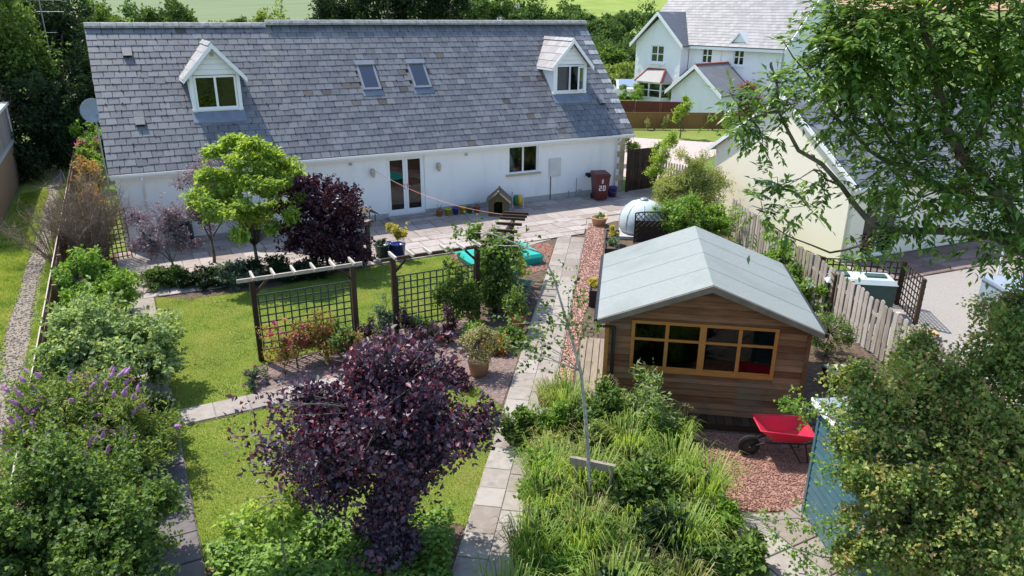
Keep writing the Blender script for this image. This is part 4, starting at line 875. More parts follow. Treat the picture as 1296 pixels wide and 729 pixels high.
# row of small coloured pots
for (x, mat, lab, plant) in ((-8.08, 'terracotta', 'small terracotta pot with a tuft by the french doors', 1), (-7.76, 'lime_plastic', 'small lime green pot in the row along the wall', 0), (-7.47, 'purple_plastic', 'small purple pot in the row along the wall', 0), (-7.18, 'yellow_plastic', 'small yellow pot in the row along the wall', 0), (-6.97, 'green_plastic', 'small green pot in the row along the wall', 0), (-6.68, 'terracotta', 'terracotta pot in the row next to the kennel', 2)):
    p = thing('flower_pot', lab, 'flower pot', (x, -0.42 if x < -7 else -0.5, 0.03), 0, 'coloured pots along the bungalow wall')
    MB().lathe(pot_prof(0.085, 0.12, 0.24), 14).build('pot', mat, p, True)
    MB().lathe([(0.10, 0.185), (0.06, 0.195), (0.001, 0.2)], 10).build('compost', 'soil', p)
    if plant:
        m = MB()
        for k in range(9):
            a = k*0.7; m.tube([(0, 0, 0.19), (0.05*math.cos(a), 0.05*math.sin(a), 0.32), (0.12*math.cos(a), 0.12*math.sin(a), 0.40+0.03*(k % 3))], [0.006, 0.005, 0.002], 3)
        m.build('plant', 'lf_silver' if plant == 1 else 'twig', p)
hr = thing('hose_reel', 'green and yellow garden hose reel standing by the tap', 'hose reel', (-5.05, -0.55, 0.03), R(-20))
MB().tube([(-0.14, 0, 0.27), (0.0, 0, 0.27)], 0.2, 18).build('hose_coil', 'green_plastic', hr, True); MB().tube([(0.0, 0, 0.27), (0.14, 0, 0.27)], 0.21, 18).build('hose_coil', 'yellow_plastic', hr, True)
MB().tube([(-0.2, -0.16, 0), (-0.2, 0, 0.48), (-0.2, 0.16, 0)], 0.015, 6).tube([(0.2, -0.16, 0), (0.2, 0, 0.48), (0.2, 0.16, 0)], 0.015, 6).tube([(-0.2, 0, 0.48), (0.2, 0, 0.48)], 0.015, 6).build('frame', 'steel_bin', hr)
# bird table
bt = thing('bird_table', 'rustic wooden bird table with little roof at the patio edge', 'bird table', (-11.75, -4.05, 0.03), R(20))
MB().box(-0.05, 0.05, -0.05, 0.05, 0, 1.12).build('post', 'kennel_wood', bt)
MB().bar((-0.22, 0, 0.02), (0.22, 0, 0.02), 0.07, 0.05).bar((0, -0.22, 0.055), (0, 0.22, 0.055), 0.07, 0.05).build('foot', 'kennel_wood', bt)
MB().box(-0.24, 0.24, -0.18, 0.18, 1.122, 1.15).build('tray', 'plank_wood', bt)
for x in (-0.2, 0.2):
    for y in (-0.13, 0.13): MB().box(x-0.012, x+0.012, y-0.012, y+0.012, 1.151, 1.36).build('upright', 'kennel_wood', bt)
MB().prism_xz([(-0.28, 1.34), (0, 1.54), (0.28, 1.34), (0.28, 1.36), (0, 1.56), (-0.28, 1.36)], -0.22, 0.22).build('roof', 'kennel_roof', bt)
for (x, y, s) in ((-12.05, -4.3, 0.13), (-11.95, -4.05, 0.10), (-11.6, -4.35, 0.11)):
    o_ = MB().lathe([(s*0.7, 0), (s, s*0.35), (s*0.8, s*0.8), (s*0.2, s*0.95)], 9, 0, 0, 1.2, 0.8).build('rock', 'plinth', None, True, loc=(x, y, 0.028)); tag(o_, {0.13: 'largest rounded grey stone beside the bird table foot', 0.10: 'smallest grey stone behind the bird table foot', 0.11: 'grey stone between bird table and blue pot'}[s], 'rock', 'stones around the bird table')
gp_ = thing('planter_pot', 'dark green glazed pot beside the blue pot on the patio', 'flower pot', (-11.32, -3.95, 0.03)); MB().lathe(pot_prof(0.16, 0.22, 0.40), 18).build('pot', 'green_glaze', gp_, True)
bp_ = thing('planter_pot', 'bright blue glazed pot holding a yellow flowering plant', 'flower pot', (-10.92, -4.22, 0.03)); MB().lathe(pot_prof(0.17, 0.21, 0.44), 18).build('pot', 'blue_glaze', bp_, True)
bp3 = thing('planter_pot', 'small dark blue pot with white rim behind the bright blue pot', 'flower pot', (-11.05, -3.78, 0.03)); MB().lathe(pot_prof(0.12, 0.16, 0.36), 16).build('pot', 'blue_glaze', bp3, True)
# black water butts by the wall
for (x, lab) in ((-14.45, 'black water butt against the white wall beside the pale green tree'), (-16.35, 'black lidded water butt behind the smoky purple bush')):
    w_ = thing('water_butt', lab, 'water butt', (x, -0.45, 0.03)); MB().lathe([(0.24, 0), (0.29, 0.35), (0.28, 0.72), (0.25, 0.78)], 18).build('barrel', 'black_plastic', w_, True)
    MB().lathe([(0.29, 0.781), (0.30, 0.81), (0.24, 0.84), (0.05, 0.85)], 18).build('lid', 'black_plastic', w_, True)
# turquoise sandpit
sp = thing('sandpit', 'low rectangular turquoise plastic sandpit with flat lid at the lawn corner', 'sandpit', (-8.38, -5.72, 0.0))
MB().hexa([(-1.02, -0.66, 0), (1.02, -0.66, 0), (1.02, 0.66, 0), (-1.02, 0.66, 0), (-1.06, -0.70, 0.2), (1.06, -0.70, 0.2), (1.06, 0.70, 0.2), (-1.06, 0.70, 0.2)]).build('tub', 'turquoise', sp)
MB().hexa([(-1.10, -0.74, 0.201), (1.10, -0.74, 0.201), (1.10, 0.74, 0.201), (-1.10, 0.74, 0.201), (-1.03, -0.67, 0.29), (1.03, -0.67, 0.29), (1.03, 0.67, 0.29), (-1.03, 0.67, 0.29)]).build('lid', 'turquoise', sp)
# clothes line from the wall to the pergola
def sag(a, b, k, n=14): return [(a[0]+(b[0]-a[0])*i/n, a[1]+(b[1]-a[1])*i/n, a[2]+(b[2]-a[2])*i/n-k*4*(i/n)*(1-i/n)) for i in range(n+1)]
cl = MB().tube(sag((-10.2, -0.03, 1.75), (-8.55, -6.95, 1.68), 0.28, 18), 0.005, 4).build('washing_line', 'pink_line'); tag(cl, 'thin salmon pink washing line from the wall lamp to the pergola', 'washing line')
# gravel strip pots and planters
tb = thing('planter_bowl', 'wide terracotta bowl of green plants at the end of the gravel strip', 'flower pot', (-3.62, -3.75, 0.0)); MB().lathe(pot_prof(0.20, 0.28, 0.28), 20).build('pot', 'terracotta_pale', tb, True)
def trough(lab, r, f, w, l, h):
    t_ = thing('planter_trough', lab, 'planter', (*gp(r, f), 0), GRZ)
    MB().box(-w/2, w/2, -l/2, -l/2+0.03, 0, h).box(-w/2, w/2, l/2-0.03, l/2, 0, h).box(-w/2, -w/2+0.03, -l/2+0.03, l/2-0.03, 0, h).box(w/2-0.03, w/2, -l/2+0.03, l/2-0.03, 0, h).build('box', 'black_plastic', t_)
    MB().box(-w/2+0.03, w/2-0.03, -l/2+0.03, l/2-0.03, 0.01, h-0.05).build('compost', 'soil', t_); return t_
tr1 = trough('black planting trough beside the pale oil tank', 1.72, 14.6, 0.42, 0.9, 0.42); tr2 = trough('black planting trough of grey plants behind the garden shed', 1.74, 13.5, 0.42, 0.9, 0.42); tr3 = trough('black planting trough of yellow flowers next to the shed corner', 1.44, 10.0, 0.36, 0.9, 0.42)
# oil tank, pale domed
ot = thing('oil_tank', 'big pale grey-blue domed plastic oil tank at the patio edge', 'oil tank', (-2.95, -5.25, 0), R(-36))
MB().box(-0.75, 0.75, -0.75, 0.75, 0, 0.10).build('base', 'plinth', ot)
prof = [(0.66, 0.10), (0.74, 0.22), (0.75, 0.48), (0.70, 0.72), (0.58, 0.91), (0.42, 1.04), (0.24, 1.11), (0.12, 1.125)]
MB().lathe(prof, 28).build('shell', 'tank_plastic', ot, True)
MB().lathe([(0.13, 1.11), (0.13, 1.17), (0.11, 1.19), (0.02, 1.195)], 14).build('filler_cap', 'grey_metal', ot)
for k in range(8):
    a = k*math.pi/4; MB().tube([((r+0.006)*math.cos(a), (r+0.006)*math.sin(a), z) for r, z in prof[:6]], 0.016, 5).build('rib', 'tank_plastic', ot)
ip = thing('iron_screen', 'black iron lattice screen with curved top before the oil tank', 'screen', (-3.82, -6.0, 0), R(-31))
def arch(x): return 0.86+0.16*math.sin(math.pi*(0.25+0.5*x/0.98))
fm = MB().tube([(0, 0, 0), (0, 0, arch(0))], 0.022, 6).tube([(0.98, 0, 0), (0.98, 0, arch(0.98))], 0.022, 6).tube([(0.98*i/12, 0, arch(0.98*i/12)) for i in range(13)], 0.022, 6).tube([(0, 0, 0.05), (0.98, 0, 0.05)], 0.018, 6)
fm.build('frame', 'black_iron', ip)
for s in (-1, 1):
    for k in range(-8, 9):
        x0 = k*0.16; pts = []
        for j in range(61):
            z = 0.05+j*0.016; x = (x0+(z-0.05)) if s > 0 else (0.98-x0-(z-0.05))
            if 0 <= x <= 0.98 and z <= arch(x): pts.append((x, 0.006*s, z))
        if len(pts) > 3: MB().tube([pts[0], pts[-1]], 0.011, 4).build('lattice_bar', 'black_iron', ip)
MB().box(0.03, 0.95, 0.06, 0.10, 0.02, 0.72).build('backing_board', 'dark_stain', ip)  # added dark board standing in for shadow and hedge behind the lattice

# ================================================================== THINGS ROUND THE SHED
bw = thing('wheelbarrow', 'red plastic wheelbarrow parked on the pink gravel by the shed', 'wheelbarrow', (-8.76, -16.70, 0), R(150)); bw.scale = (0.88, 0.88, 0.88)
# local x: towards the wheel
tray = MB()
top = [(0.50, -0.30), (0.50, 0.30), (-0.47, 0.38), (-0.47, -0.38)]; bot = [(0.20, -0.17), (0.20, 0.17), (-0.30, 0.22), (-0.30, -0.22)]
zt = [0.68, 0.68, 0.62, 0.62]; zb_ = [0.40, 0.40, 0.41, 0.41]
vs = [(x, y, z) for (x, y), z in zip(top, zt)]+[(x, y, z) for (x, y), z in zip(bot, zb_)]
vs += [(x*0.965, y*0.945, z-0.004) for (x, y), z in zip(top, zt)]+[(x*0.95, y*0.92, z+0.02) for (x, y), z in zip(bot, zb_)]
fs = [(0, 4, 5, 1), (1, 5, 6, 2), (2, 6, 7, 3), (3, 7, 4, 0), (7, 6, 5, 4), (8, 9, 13, 12), (9, 10, 14, 13), (10, 11, 15, 14), (11, 8, 12, 15), (12, 13, 14, 15), (0, 1, 9, 8), (1, 2, 10, 9), (2, 3, 11, 10), (3, 0, 8, 11)]
tray.add(vs, fs).build('tray', 'red_plastic', bw)
MB().tube([vs[0], vs[1], vs[2], vs[3], vs[0]], 0.017, 6).build('rim', 'red_plastic', bw, True)
for s in (-1, 1):
    MB().tube([(0.58, s*0.06, 0.20), (0.30, s*0.12, 0.33), (-0.35, s*0.24, 0.40), (-0.85, s*0.29, 0.58)], 0.016, 7).build('shaft', 'black_iron', bw, True)
    MB().tube([(-0.85, s*0.29, 0.58), (-0.98, s*0.29, 0.62)], 0.021, 8).build('grip', 'rubber', bw)
    MB().tube([(-0.10, s*0.20, 0.37), (-0.30, s*0.26, 0.02), (-0.44, s*0.26, 0.02), (-0.36, s*0.24, 0.39)], 0.013, 6).build('leg', 'black_iron', bw)
wt = MB().tube([(0.58, -0.05, 0.20), (0.58, -0.028, 0.20), (0.58, 0.028, 0.20), (0.58, 0.05, 0.20)], [0.165, 0.2, 0.2, 0.165], 22).build('wheel', 'rubber', bw)
MB().tube([(0.58, -0.055, 0.20), (0.58, 0.055, 0.20)], 0.115, 16).build('rim_hub', 'black_plastic', wt)
MB().tube([(0.58, -0.075, 0.20), (0.58, 0.075, 0.20)], 0.02, 8).build('axle', 'grey_metal', wt)
cb = thing('wooden_box', 'pale open wooden crate box between wheelbarrow and teal metal shed', 'box', (-8.75, -17.45, 0), R(-52))
w, l, h = 0.62, 0.8, 0.46
MB().box(0, w, 0, 0.03, 0, h).build('side', 'pale_wood', cb); MB().box(0, w, l-0.03, l, 0, h).build('side', 'pale_wood', cb); MB().box(0, 0.03, 0.031, l-0.031, 0, h).build('side', 'pale_wood', cb); MB().box(w-0.03, w, 0.031, l-0.031, 0, h).build('side', 'pale_wood', cb)
for i in range(3): MB().box(0.04, w-0.04, 0.10+i*0.2, 0.24+i*0.2, 0.26, 0.285).build('slat', 'white_paint', cb)
MB().box(0.031, w-0.031, 0.031, l-0.031, 0.005, 0.03).build('bottom', 'pale_wood', cb)
pt = thing('slatted_bench', 'low grey slatted bench beside the shed at the picket fence', 'bench', (-6.35, -15.75, 0), R(-25))
for i in range(5): MB().box(0.02+i*0.17, 0.12+i*0.17, 0, 0.62, 0.36, 0.385).build('slat', 'rafter_wood', pt)
for y in (0.05, 0.55): MB().box(-0.02, 0.86, y-0.03, y+0.03, 0.30, 0.358).build('rail', 'dark_stain', pt)
for x in (0.03, 0.8):
    for y in (0.05, 0.55): MB().box(x-0.03, x+0.03, y-0.029, y+0.029, 0, 0.298).build('leg', 'dark_stain', pt)
# young birch support
st = thing('tree_stake', 'weathered wooden crossbar stake supporting the young birch', 'tree stake', (-12.36, -16.56, 0), R(-42))
for x in (-0.24, 0.26): MB().tube([(x, 0.05, -0.02), (x, 0.05, 0.78)], 0.022, 7).build('post', 'plank_wood', st)
MB().hexa([(-0.32, -0.02, 0.80), (0.32, -0.02, 0.76), (0.32, 0.04, 0.76), (-0.32, 0.04, 0.80), (-0.32, -0.02, 0.91), (0.32, -0.02, 0.87), (0.32, 0.04, 0.87), (-0.32, 0.04, 0.91)]).build('crossbar', 'grey_wood', st)
MB().tube([(-0.24, 0.02, 0.5), (0.05, -0.06, 0.45), (0.26, 0.02, 0.42)], 0.012, 6).build('tie', 'black_plastic', st)

# ================================================================== NEIGHBOUR ON THE RIGHT (cream building)
nb = thing('cream_house', 'cream rendered single-storey house with slate roof behind the ash tree', 'house', (0.44, -10.19, 0), R(-4))
CW, CL_, CE, CR = 6.0, 11.0, 2.42, 4.35
# local x along the front with the french windows, y away
ops = [(0.75, 2.15, 0.05, 2.05), (3.9, 5.0, 0.9, 2.05), (6.3, 7.4, 0.9, 2.05)]
mb = MB(); wall_open(mb, 0.0, CL_, 0.0, CE, 0.0, 0.25, ops); mb.build('front_wall', 'render_cream', nb)
MB().add([(0, 0.252, 0), (0, CW, 0), (0, CW, CE), (0, CW/2, CR), (0, 0.252, CE+0.05), (0.25, 0.252, 0), (0.25, CW, 0), (0.25, CW, CE), (0.25, CW/2, CR), (0.25, 0.252, CE+0.05)], [(0, 4, 3, 2, 1), (5, 6, 7, 8, 9), (0, 1, 6, 5), (1, 2, 7, 6), (2, 3, 8, 7), (3, 4, 9, 8), (4, 0, 5, 9)]).build('gable_wall', 'render_cream', nb)
MB().box(0.26, CL_, CW-0.25, CW, 0, CE).build('back_wall', 'render_cream', nb); MB().box(CL_, CL_+0.2, 0, CW, 0, CE).build('end_wall', 'render_cream', nb)
MB().box(0.3, CL_-0.02, 1.0, 1.05, 0.02, CE).build('room_back', 'dark_room', nb)
kk = (CR-CE)/(CW/2)
def croof(x0, x1, y0, z0, y1, z1, t=0.08): 
    return MB().hexa([(x0, y0, z0), (x1, y0, z0), (x1, y1, z1), (x0, y1, z1), (x0, y0, z0+t), (x1, y0, z0+t), (x1, y1, z1+t), (x0, y1, z1+t)])
r1 = croof(-0.12, CL_+0.1, -0.3, CE-0.3*kk+0.02, CW/2, CR+0.02).build('roof', 'slate_far', nb)
r2 = croof(-0.12, CL_+0.1, CW/2+0.001, CR+0.02, CW+0.3, CE-0.3*kk+0.02).build('roof', 'slate_far', nb)
cs = MB().hexa([(-0.16, 0, 0), (0.16, 0, 0), (0.16, 0.36, 0), (-0.16, 0.36, 0), (-0.157, 0.003, 0.009), (0.157, 0.003, 0.009), (0.157, 0.36, 0.004), (-0.157, 0.36, 0.004)]).mesh('slate'); cs.materials.append(MATS['slate'])
ca = math.atan(kk); clen = math.hypot(CW/2+0.3, (CW/2+0.3)*kk); nn = 0
for c in range(int(clen/0.26)):
    for i in range(24):
        x = 0.05+i*0.325+(0.16 if c % 2 else 0)
        if nn < 290:
            u = c*0.26-0.02; inst('slate', cs, r1, (x, -0.3+u*math.cos(ca)-0.09*math.sin(ca), CE-0.3*kk+0.02+u*math.sin(ca)+0.09*math.cos(ca)+0.012), (ca-0.035, 0, random.gauss(0, 0.01))); nn += 1
MB().add([(-0.16, -0.32, CE-0.32*kk-0.04), (-0.16, CW/2, CR+0.0), (-0.16, CW/2, CR+0.13), (-0.16, -0.32, CE-0.32*kk+0.11), (-0.125, -0.32, CE-0.32*kk-0.04), (-0.125, CW/2, CR+0.0), (-0.125, CW/2, CR+0.13), (-0.125, -0.32, CE-0.32*kk+0.11)], BOXF).build('barge_board', 'upvc', nb)
MB().add([(-0.16, CW/2+0.001, CR+0.0), (-0.16, CW+0.32, CE-0.32*kk-0.04), (-0.16, CW+0.32, CE-0.32*kk+0.11), (-0.16, CW/2+0.001, CR+0.13), (-0.125, CW/2+0.001, CR+0.0), (-0.125, CW+0.32, CE-0.32*kk-0.04), (-0.125, CW+0.32, CE-0.32*kk+0.11), (-0.125, CW/2+0.001, CR+0.13)], BOXF).build('barge_board', 'upvc', nb)
MB().tube([(-0.1, -0.36, CE-0.18), (CL_, -0.36, CE-0.18)], 0.055, 8).build('gutter', 'upvc', nb)
MB().tube([(0.08, -0.33, CE-0.22), (0.08, -0.06, CE-0.4), (0.08, -0.06, 0.05)], 0.034, 8).build('downpipe', 'upvc', nb, True)
for k, (a, b, z0, z1) in enumerate(ops):
    wf = frame_mesh(a, b, z0, z1, 0.05, 0.12, 0.06, ((a+b)/2,)).build('french_window' if k == 0 else 'window', 'upvc', nb)
    m_ = (a+b)/2; pane(wf, a+0.06, m_-0.033, z0+0.06, z1-0.06, 0.08); pane(wf, m_+0.033, b-0.06, z0+0.06, z1-0.06, 0.08)
    if k: MB().box(a-0.06, b+0.06, -0.08, 0.049, z0-0.07, z0-0.002).build('sill', 'upvc', wf)
# second oil tank behind trellis
enc = thing('trellis_enclosure', 'dark square trellis enclosure round the long tank behind the picket fence', 'trellis', (-3.35, -13.05, 0), R(-36))
def encl_panel(x0, y0, x1, y1, h):
    a = Vector((x0, y0, 0)); b = Vector((x1, y1, 0)); d = b-a; Ln = d.length; d.normalize(); ang = math.atan2(d.y, d.x); n = int(Ln/0.15); me = MB().box(-0.016, 0.016, -0.01, 0.006, 0, h).mesh('upright'); me.materials.append(MATS['dark_stain'])
    for i in range(n+1): p = a+d*(Ln*i/n); inst('upright', me, enc, (p.x, p.y, 0), (0, 0, ang))
    for j in range(int(h/0.15)+1): MB().box(0, Ln, 0.0065, 0.02, j*0.15+0.02, j*0.15+0.052).build('crossbar', 'dark_stain', enc, loc=(a.x, a.y, 0), rz=ang)
    for q in (a, b): MB().box(-0.04, 0.04, -0.04, 0.04, 0, h+0.04).build('post', 'dark_stain', enc, loc=(q.x+0.05*d.y, q.y-0.05*d.x, 0), rz=ang)
encl_panel(0, 1.35, 1.95, 1.35, 1.1); encl_panel(1.98, 1.33, 1.98, 0.0, 1.1); encl_panel(0, 0, 0, 1.3, 1.1)
t2 = thing('oil_tank', 'long dark green tank with pale flat top inside the trellis enclosure', 'oil tank', (-2.45, -13.0, 0), R(-36))
MB().hexa([(-0.75, -0.32, 0), (0.75, -0.32, 0), (0.75, 0.32, 0), (-0.75, 0.32, 0), (-0.78, -0.35, 0.85), (0.78, -0.35, 0.85), (0.78, 0.35, 0.85), (-0.78, 0.35, 0.85)]).build('body', 'tank_green', t2)
MB().hexa([(-0.8, -0.37, 0.851), (0.8, -0.37, 0.851), (0.8, 0.37, 0.851), (-0.8, 0.37, 0.851), (-0.72, -0.29, 0.95), (0.72, -0.29, 0.95), (0.72, 0.29, 0.95), (-0.72, 0.29, 0.95)]).build('lid', 'tank_plastic', t2)
MB().box(-0.55, -0.25, -0.15, 0.15, 0.951, 1.0).build('cap', 'tank_green', t2); MB().box(0.15, 0.6, -0.12, 0.12, 0.951, 0.985).build('cap', 'tank_green', t2)
tp = thing('planter_bowl', 'shallow empty terracotta bowl on the pale gravel by the enclosure', 'flower pot', (-2.25, -14.75, 0)); MB().lathe(pot_prof(0.20, 0.27, 0.14), 20).build('pot', 'terracotta_pale', tp, True)
gw = thing('grey_store', 'plain blue-grey garden store box on the neighbouring gravel', 'store box', (-0.6, -15.6, 0), R(-28))
MB().box(0, 1.1, 0, 1.3, 0.06, 0.95).build('body', 'bluegrey_metal', gw); MB().box(-0.04, 1.14, -0.04, 1.34, 0.951, 1.02).build('lid', 'bluegrey_metal', gw); MB().box(-0.02, 1.12, -0.02, 1.32, 0, 0.059).build('base', 'pale_wood', gw)
pl_ = tag(MB().tube([(3.6, -12.9, 0), (3.6, -12.9, 1.1)], 0.03, 8).lathe([(0.05, 1.1), (0.06, 1.16), (0.01, 1.2)], 8, 3.6, -12.9).build('washing_post', 'white_paint'), 'thin white post standing on the neighbouring gravel', 'post')

# ================================================================== TWO-STOREY HOUSE BEHIND
h2 = thing('white_house', 'white two-storey house with slate roof, front gable and bay window', 'house', (19.26, 24.37, 0), R(-77))
# local x along the front (towards the right), local y away from the front
HE, HL2, HD = 4.75, 11.6, 8.0; HRZ = 8.3
ops = [(5.25, 6.15, 3.35, 4.45), (7.9, 8.75, 3.35, 4.45)]
mb = MB(); wall_open(mb, 4.15, HL2, 0, HE, 0.0, 0.3, ops); mb.build('front_wall', 'render_white', h2)
for k, (a, b, z0, z1) in enumerate(ops):
    wf = frame_mesh(a, b, z0, z1, 0.06, 0.14, 0.08, ((a+b)/2,)).build('window', 'upvc', h2); m_ = (a+b)/2
    for (p, q) in ((a+0.08, m_-0.044), (m_+0.044, b-0.08)):
        zm = (z0+z1)/2
        pane(wf, p, q, z0+0.08, zm-0.03, 0.09); pane(wf, p, q, zm+0.03, z1-0.08, 0.09); MB().box(p, q, 0.07, 0.13, zm-0.029, zm+0.029).build('glazing_bar', 'upvc', wf)
    MB().box(a-0.1, b+0.1, -0.10, 0.058, z0-0.10, z0-0.002).build('sill', 'upvc', wf)
MB().box(4.2, HL2-0.3, 1.2, 1.25, 0.02, HE).build('room_back', 'dark_room', h2)
ry = 4.0; kk2 = (HRZ-HE)/ry
MB().add([(HL2, 0.0, 0), (HL2, HD, 0), (HL2, HD, HE), (HL2, ry, HRZ-0.1), (HL2, 0.0, HE), (HL2-0.3, 0.301, 0), (HL2-0.3, HD, 0), (HL2-0.3, HD, HE), (HL2-0.3, ry, HRZ-0.1), (HL2-0.3, 0.301, HE)], [(4, 3, 2, 1, 0), (5, 6, 7, 8, 9), (0, 1, 6, 5), (1, 2, 7, 6), (2, 3, 8, 7), (3, 4, 9, 8), (4, 0, 5, 9)]).build('gable_wall', 'render_white', h2)
MB().box(-0.2, 0.1, 0.1, HD, 0, HE).build('side_wall', 'render_white', h2); MB().box(0.1, HL2-0.3, HD-0.3, HD, 0, HE).build('back_wall', 'render_white', h2)
def slope(x0, x1, ya, za, yb, zb, t=0.12): return MB().hexa([(x0, ya, za), (x1, ya, za), (x1, yb, zb), (x0, yb, zb), (x0, ya, za+t), (x1, ya, za+t), (x1, yb, zb+t), (x0, yb, zb+t)])
rfA = slope(-0.5, HL2+0.35, -0.35, HE-0.35*kk2+0.05, ry, HRZ+0.05).build('roof', 'slate_far', h2)
slope(-0.5, HL2+0.35, ry+0.001, HRZ+0.05, HD+0.35, HE-0.35*kk2+0.05).build('roof', 'slate_far', h2)
rows_ = MB(); sa2 = math.atan(kk2); ln2 = math.hypot(ry+0.35, (ry+0.35)*kk2)
for c in range(int(ln2/0.28)):
    x = -0.5-(0.16 if c % 2 else 0)
    while x < HL2+0.3:
        u = c*0.28-0.02
        def q2(a, b, n): return (a, -0.35+b*math.cos(sa2)-n*math.sin(sa2), HE-0.35*kk2+0.05+b*math.sin(sa2)+n*math.cos(sa2))
        x1 = max(x, -0.5); x2 = min(x+0.325, HL2+0.35)
        if x2-x1 > 0.05: rows_.hexa([q2(x1, u, 0.135), q2(x2, u, 0.135), q2(x2, u+0.34, 0.122), q2(x1, u+0.34, 0.122), q2(x1, u, 0.147), q2(x2, u, 0.147), q2(x2, u+0.34, 0.128), q2(x1, u+0.34, 0.128)])
        x += 0.33
tag(rows_.build('slates', 'slate_far', rfA), kind='stuff')
MB().box(4.3, HL2+0.3, -0.42, -0.36, HE-0.42, HE-0.24).build('fascia', 'upvc', h2)
MB().add([(HL2+0.36, -0.4, HE-0.4*kk2-0.10), (HL2+0.36, ry, HRZ-0.08), (HL2+0.36, ry, HRZ+0.20), (HL2+0.36, -0.4, HE-0.4*kk2+0.18), (HL2+0.42, -0.4, HE-0.4*kk2-0.10), (HL2+0.42, ry, HRZ-0.08), (HL2+0.42, ry, HRZ+0.20), (HL2+0.42, -0.4, HE-0.4*kk2+0.18)], BOXF).build('barge_board', 'upvc', h2)
MB().add([(HL2+0.36, ry+0.001, HRZ-0.08), (HL2+0.36, HD+0.4, HE-0.4*kk2-0.10), (HL2+0.36, HD+0.4, HE-0.4*kk2+0.18), (HL2+0.36, ry+0.001, HRZ+0.20), (HL2+0.42, ry+0.001, HRZ-0.08), (HL2+0.42, HD+0.4, HE-0.4*kk2-0.10), (HL2+0.42, HD+0.4, HE-0.4*kk2+0.18), (HL2+0.42, ry+0.001, HRZ+0.20)], BOXF).build('barge_board', 'upvc', h2)
for x in (6.9, HL2-0.25): MB().tube([(x, -0.06, HE-0.4), (x, -0.06, 0.1)], 0.05, 6).build('downpipe', 'upvc', h2)
MB().box(HL2+0.002, HL2+0.03, 2.6, 3.0, 3.6, 4.3).build('gable_slit_window', 'dark_room', h2)
# front gable bay
GX0, GX1, GY, GAZ = -0.1, 4.1, -0.9, 6.55; gm = (GX0+GX1)/2; W1 = (1.30, 2.55, 3.25, 4.48)
mb = MB(); wall_open(mb, GX0, GX1, 0, HE, GY, GY+0.3, [W1, (0.8, 3.2, 0.75, 1.85)]); mb.prism_xz([(GX0, HE), (GX1, HE), (gm, GAZ-0.1)], GY, GY+0.3); gw_ = mb.build('gable_front', 'render_white', h2)
MB().box(GX0, GX0+0.3, GY+0.301, 0.5, 0, HE).build('side_wall', 'render_white', h2); MB().box(GX1-0.3, GX1, GY+0.301, -0.001, 0, HE).build('side_wall', 'render_white', h2)
for i in range(16):
    w = 0.42 if i % 2 else 0.27
    MB().box(GX0-0.02, GX0+w, GY-0.03, GY-0.001, i*0.295+0.01, i*0.295+0.28).build('quoin', 'render_white', h2); MB().box(GX1-w, GX1+0.02, GY-0.03, GY-0.001, i*0.295+0.01, i*0.295+0.28).build('quoin', 'render_white', h2)
wf = frame_mesh(*W1, GY+0.06, GY+0.14, 0.09, ((W1[0]+W1[1])/2,)).build('window', 'upvc', h2); m_ = (W1[0]+W1[1])/2
for (p, q) in ((W1[0]+0.09, m_-0.05), (m_+0.05, W1[1]-0.09)):
    pane(wf, p, q, W1[2]+0.09, 3.82, GY+0.09); pane(wf, p, q, 3.88, W1[3]-0.09, GY+0.09); MB().box(p, q, GY+0.07, GY+0.13, 3.821, 3.879).build('glazing_bar', 'upvc', wf)
MB().box(W1[0]+0.1, W1[1]-0.1, GY+0.18, GY+0.2, 3.85, W1[3]).build('blind', 'curtain', wf)
MB().box(W1[0]-0.15, W1[1]+0.15, GY-0.12, GY+0.058, W1[2]-0.14, W1[2]-0.002).build('sill', 'render_white', wf)
gk = (GAZ-HE+0.15)/((GX1-GX0)/2+0.0); gx = (GX1-GX0)/2+0.35
for s in (-1, 1):
    zE = GAZ+0.15-gx*gk
    q = [(gm+s*gx, GY-0.35, zE), (gm, GY-0.35, GAZ+0.15), (gm, 2.3, GAZ+0.15), (gm+s*gx, 0.3, zE)]
    v8 = q+[(p[0], p[1], p[2]+0.10) for p in q]; f1 = [(0, 1, 2, 3), (4, 7, 6, 5), (0, 4, 5, 1), (1, 5, 6, 2), (2, 6, 7, 3), (3, 7, 4, 0)]
    MB().add(v8, f1 if s > 0 else [tuple(reversed(f)) for f in f1]).build('gable_roof', 'slate', h2)
    pl = [(gm+s*(gx+0.02), zE-0.14), (gm+s*(gx+0.02), zE+0.12), (gm, GAZ+0.27), (gm, GAZ+0.01)]
    MB().prism_xz(pl if s < 0 else pl[::-1], GY-0.42, GY-0.36).build('barge_board', 'upvc', h2)
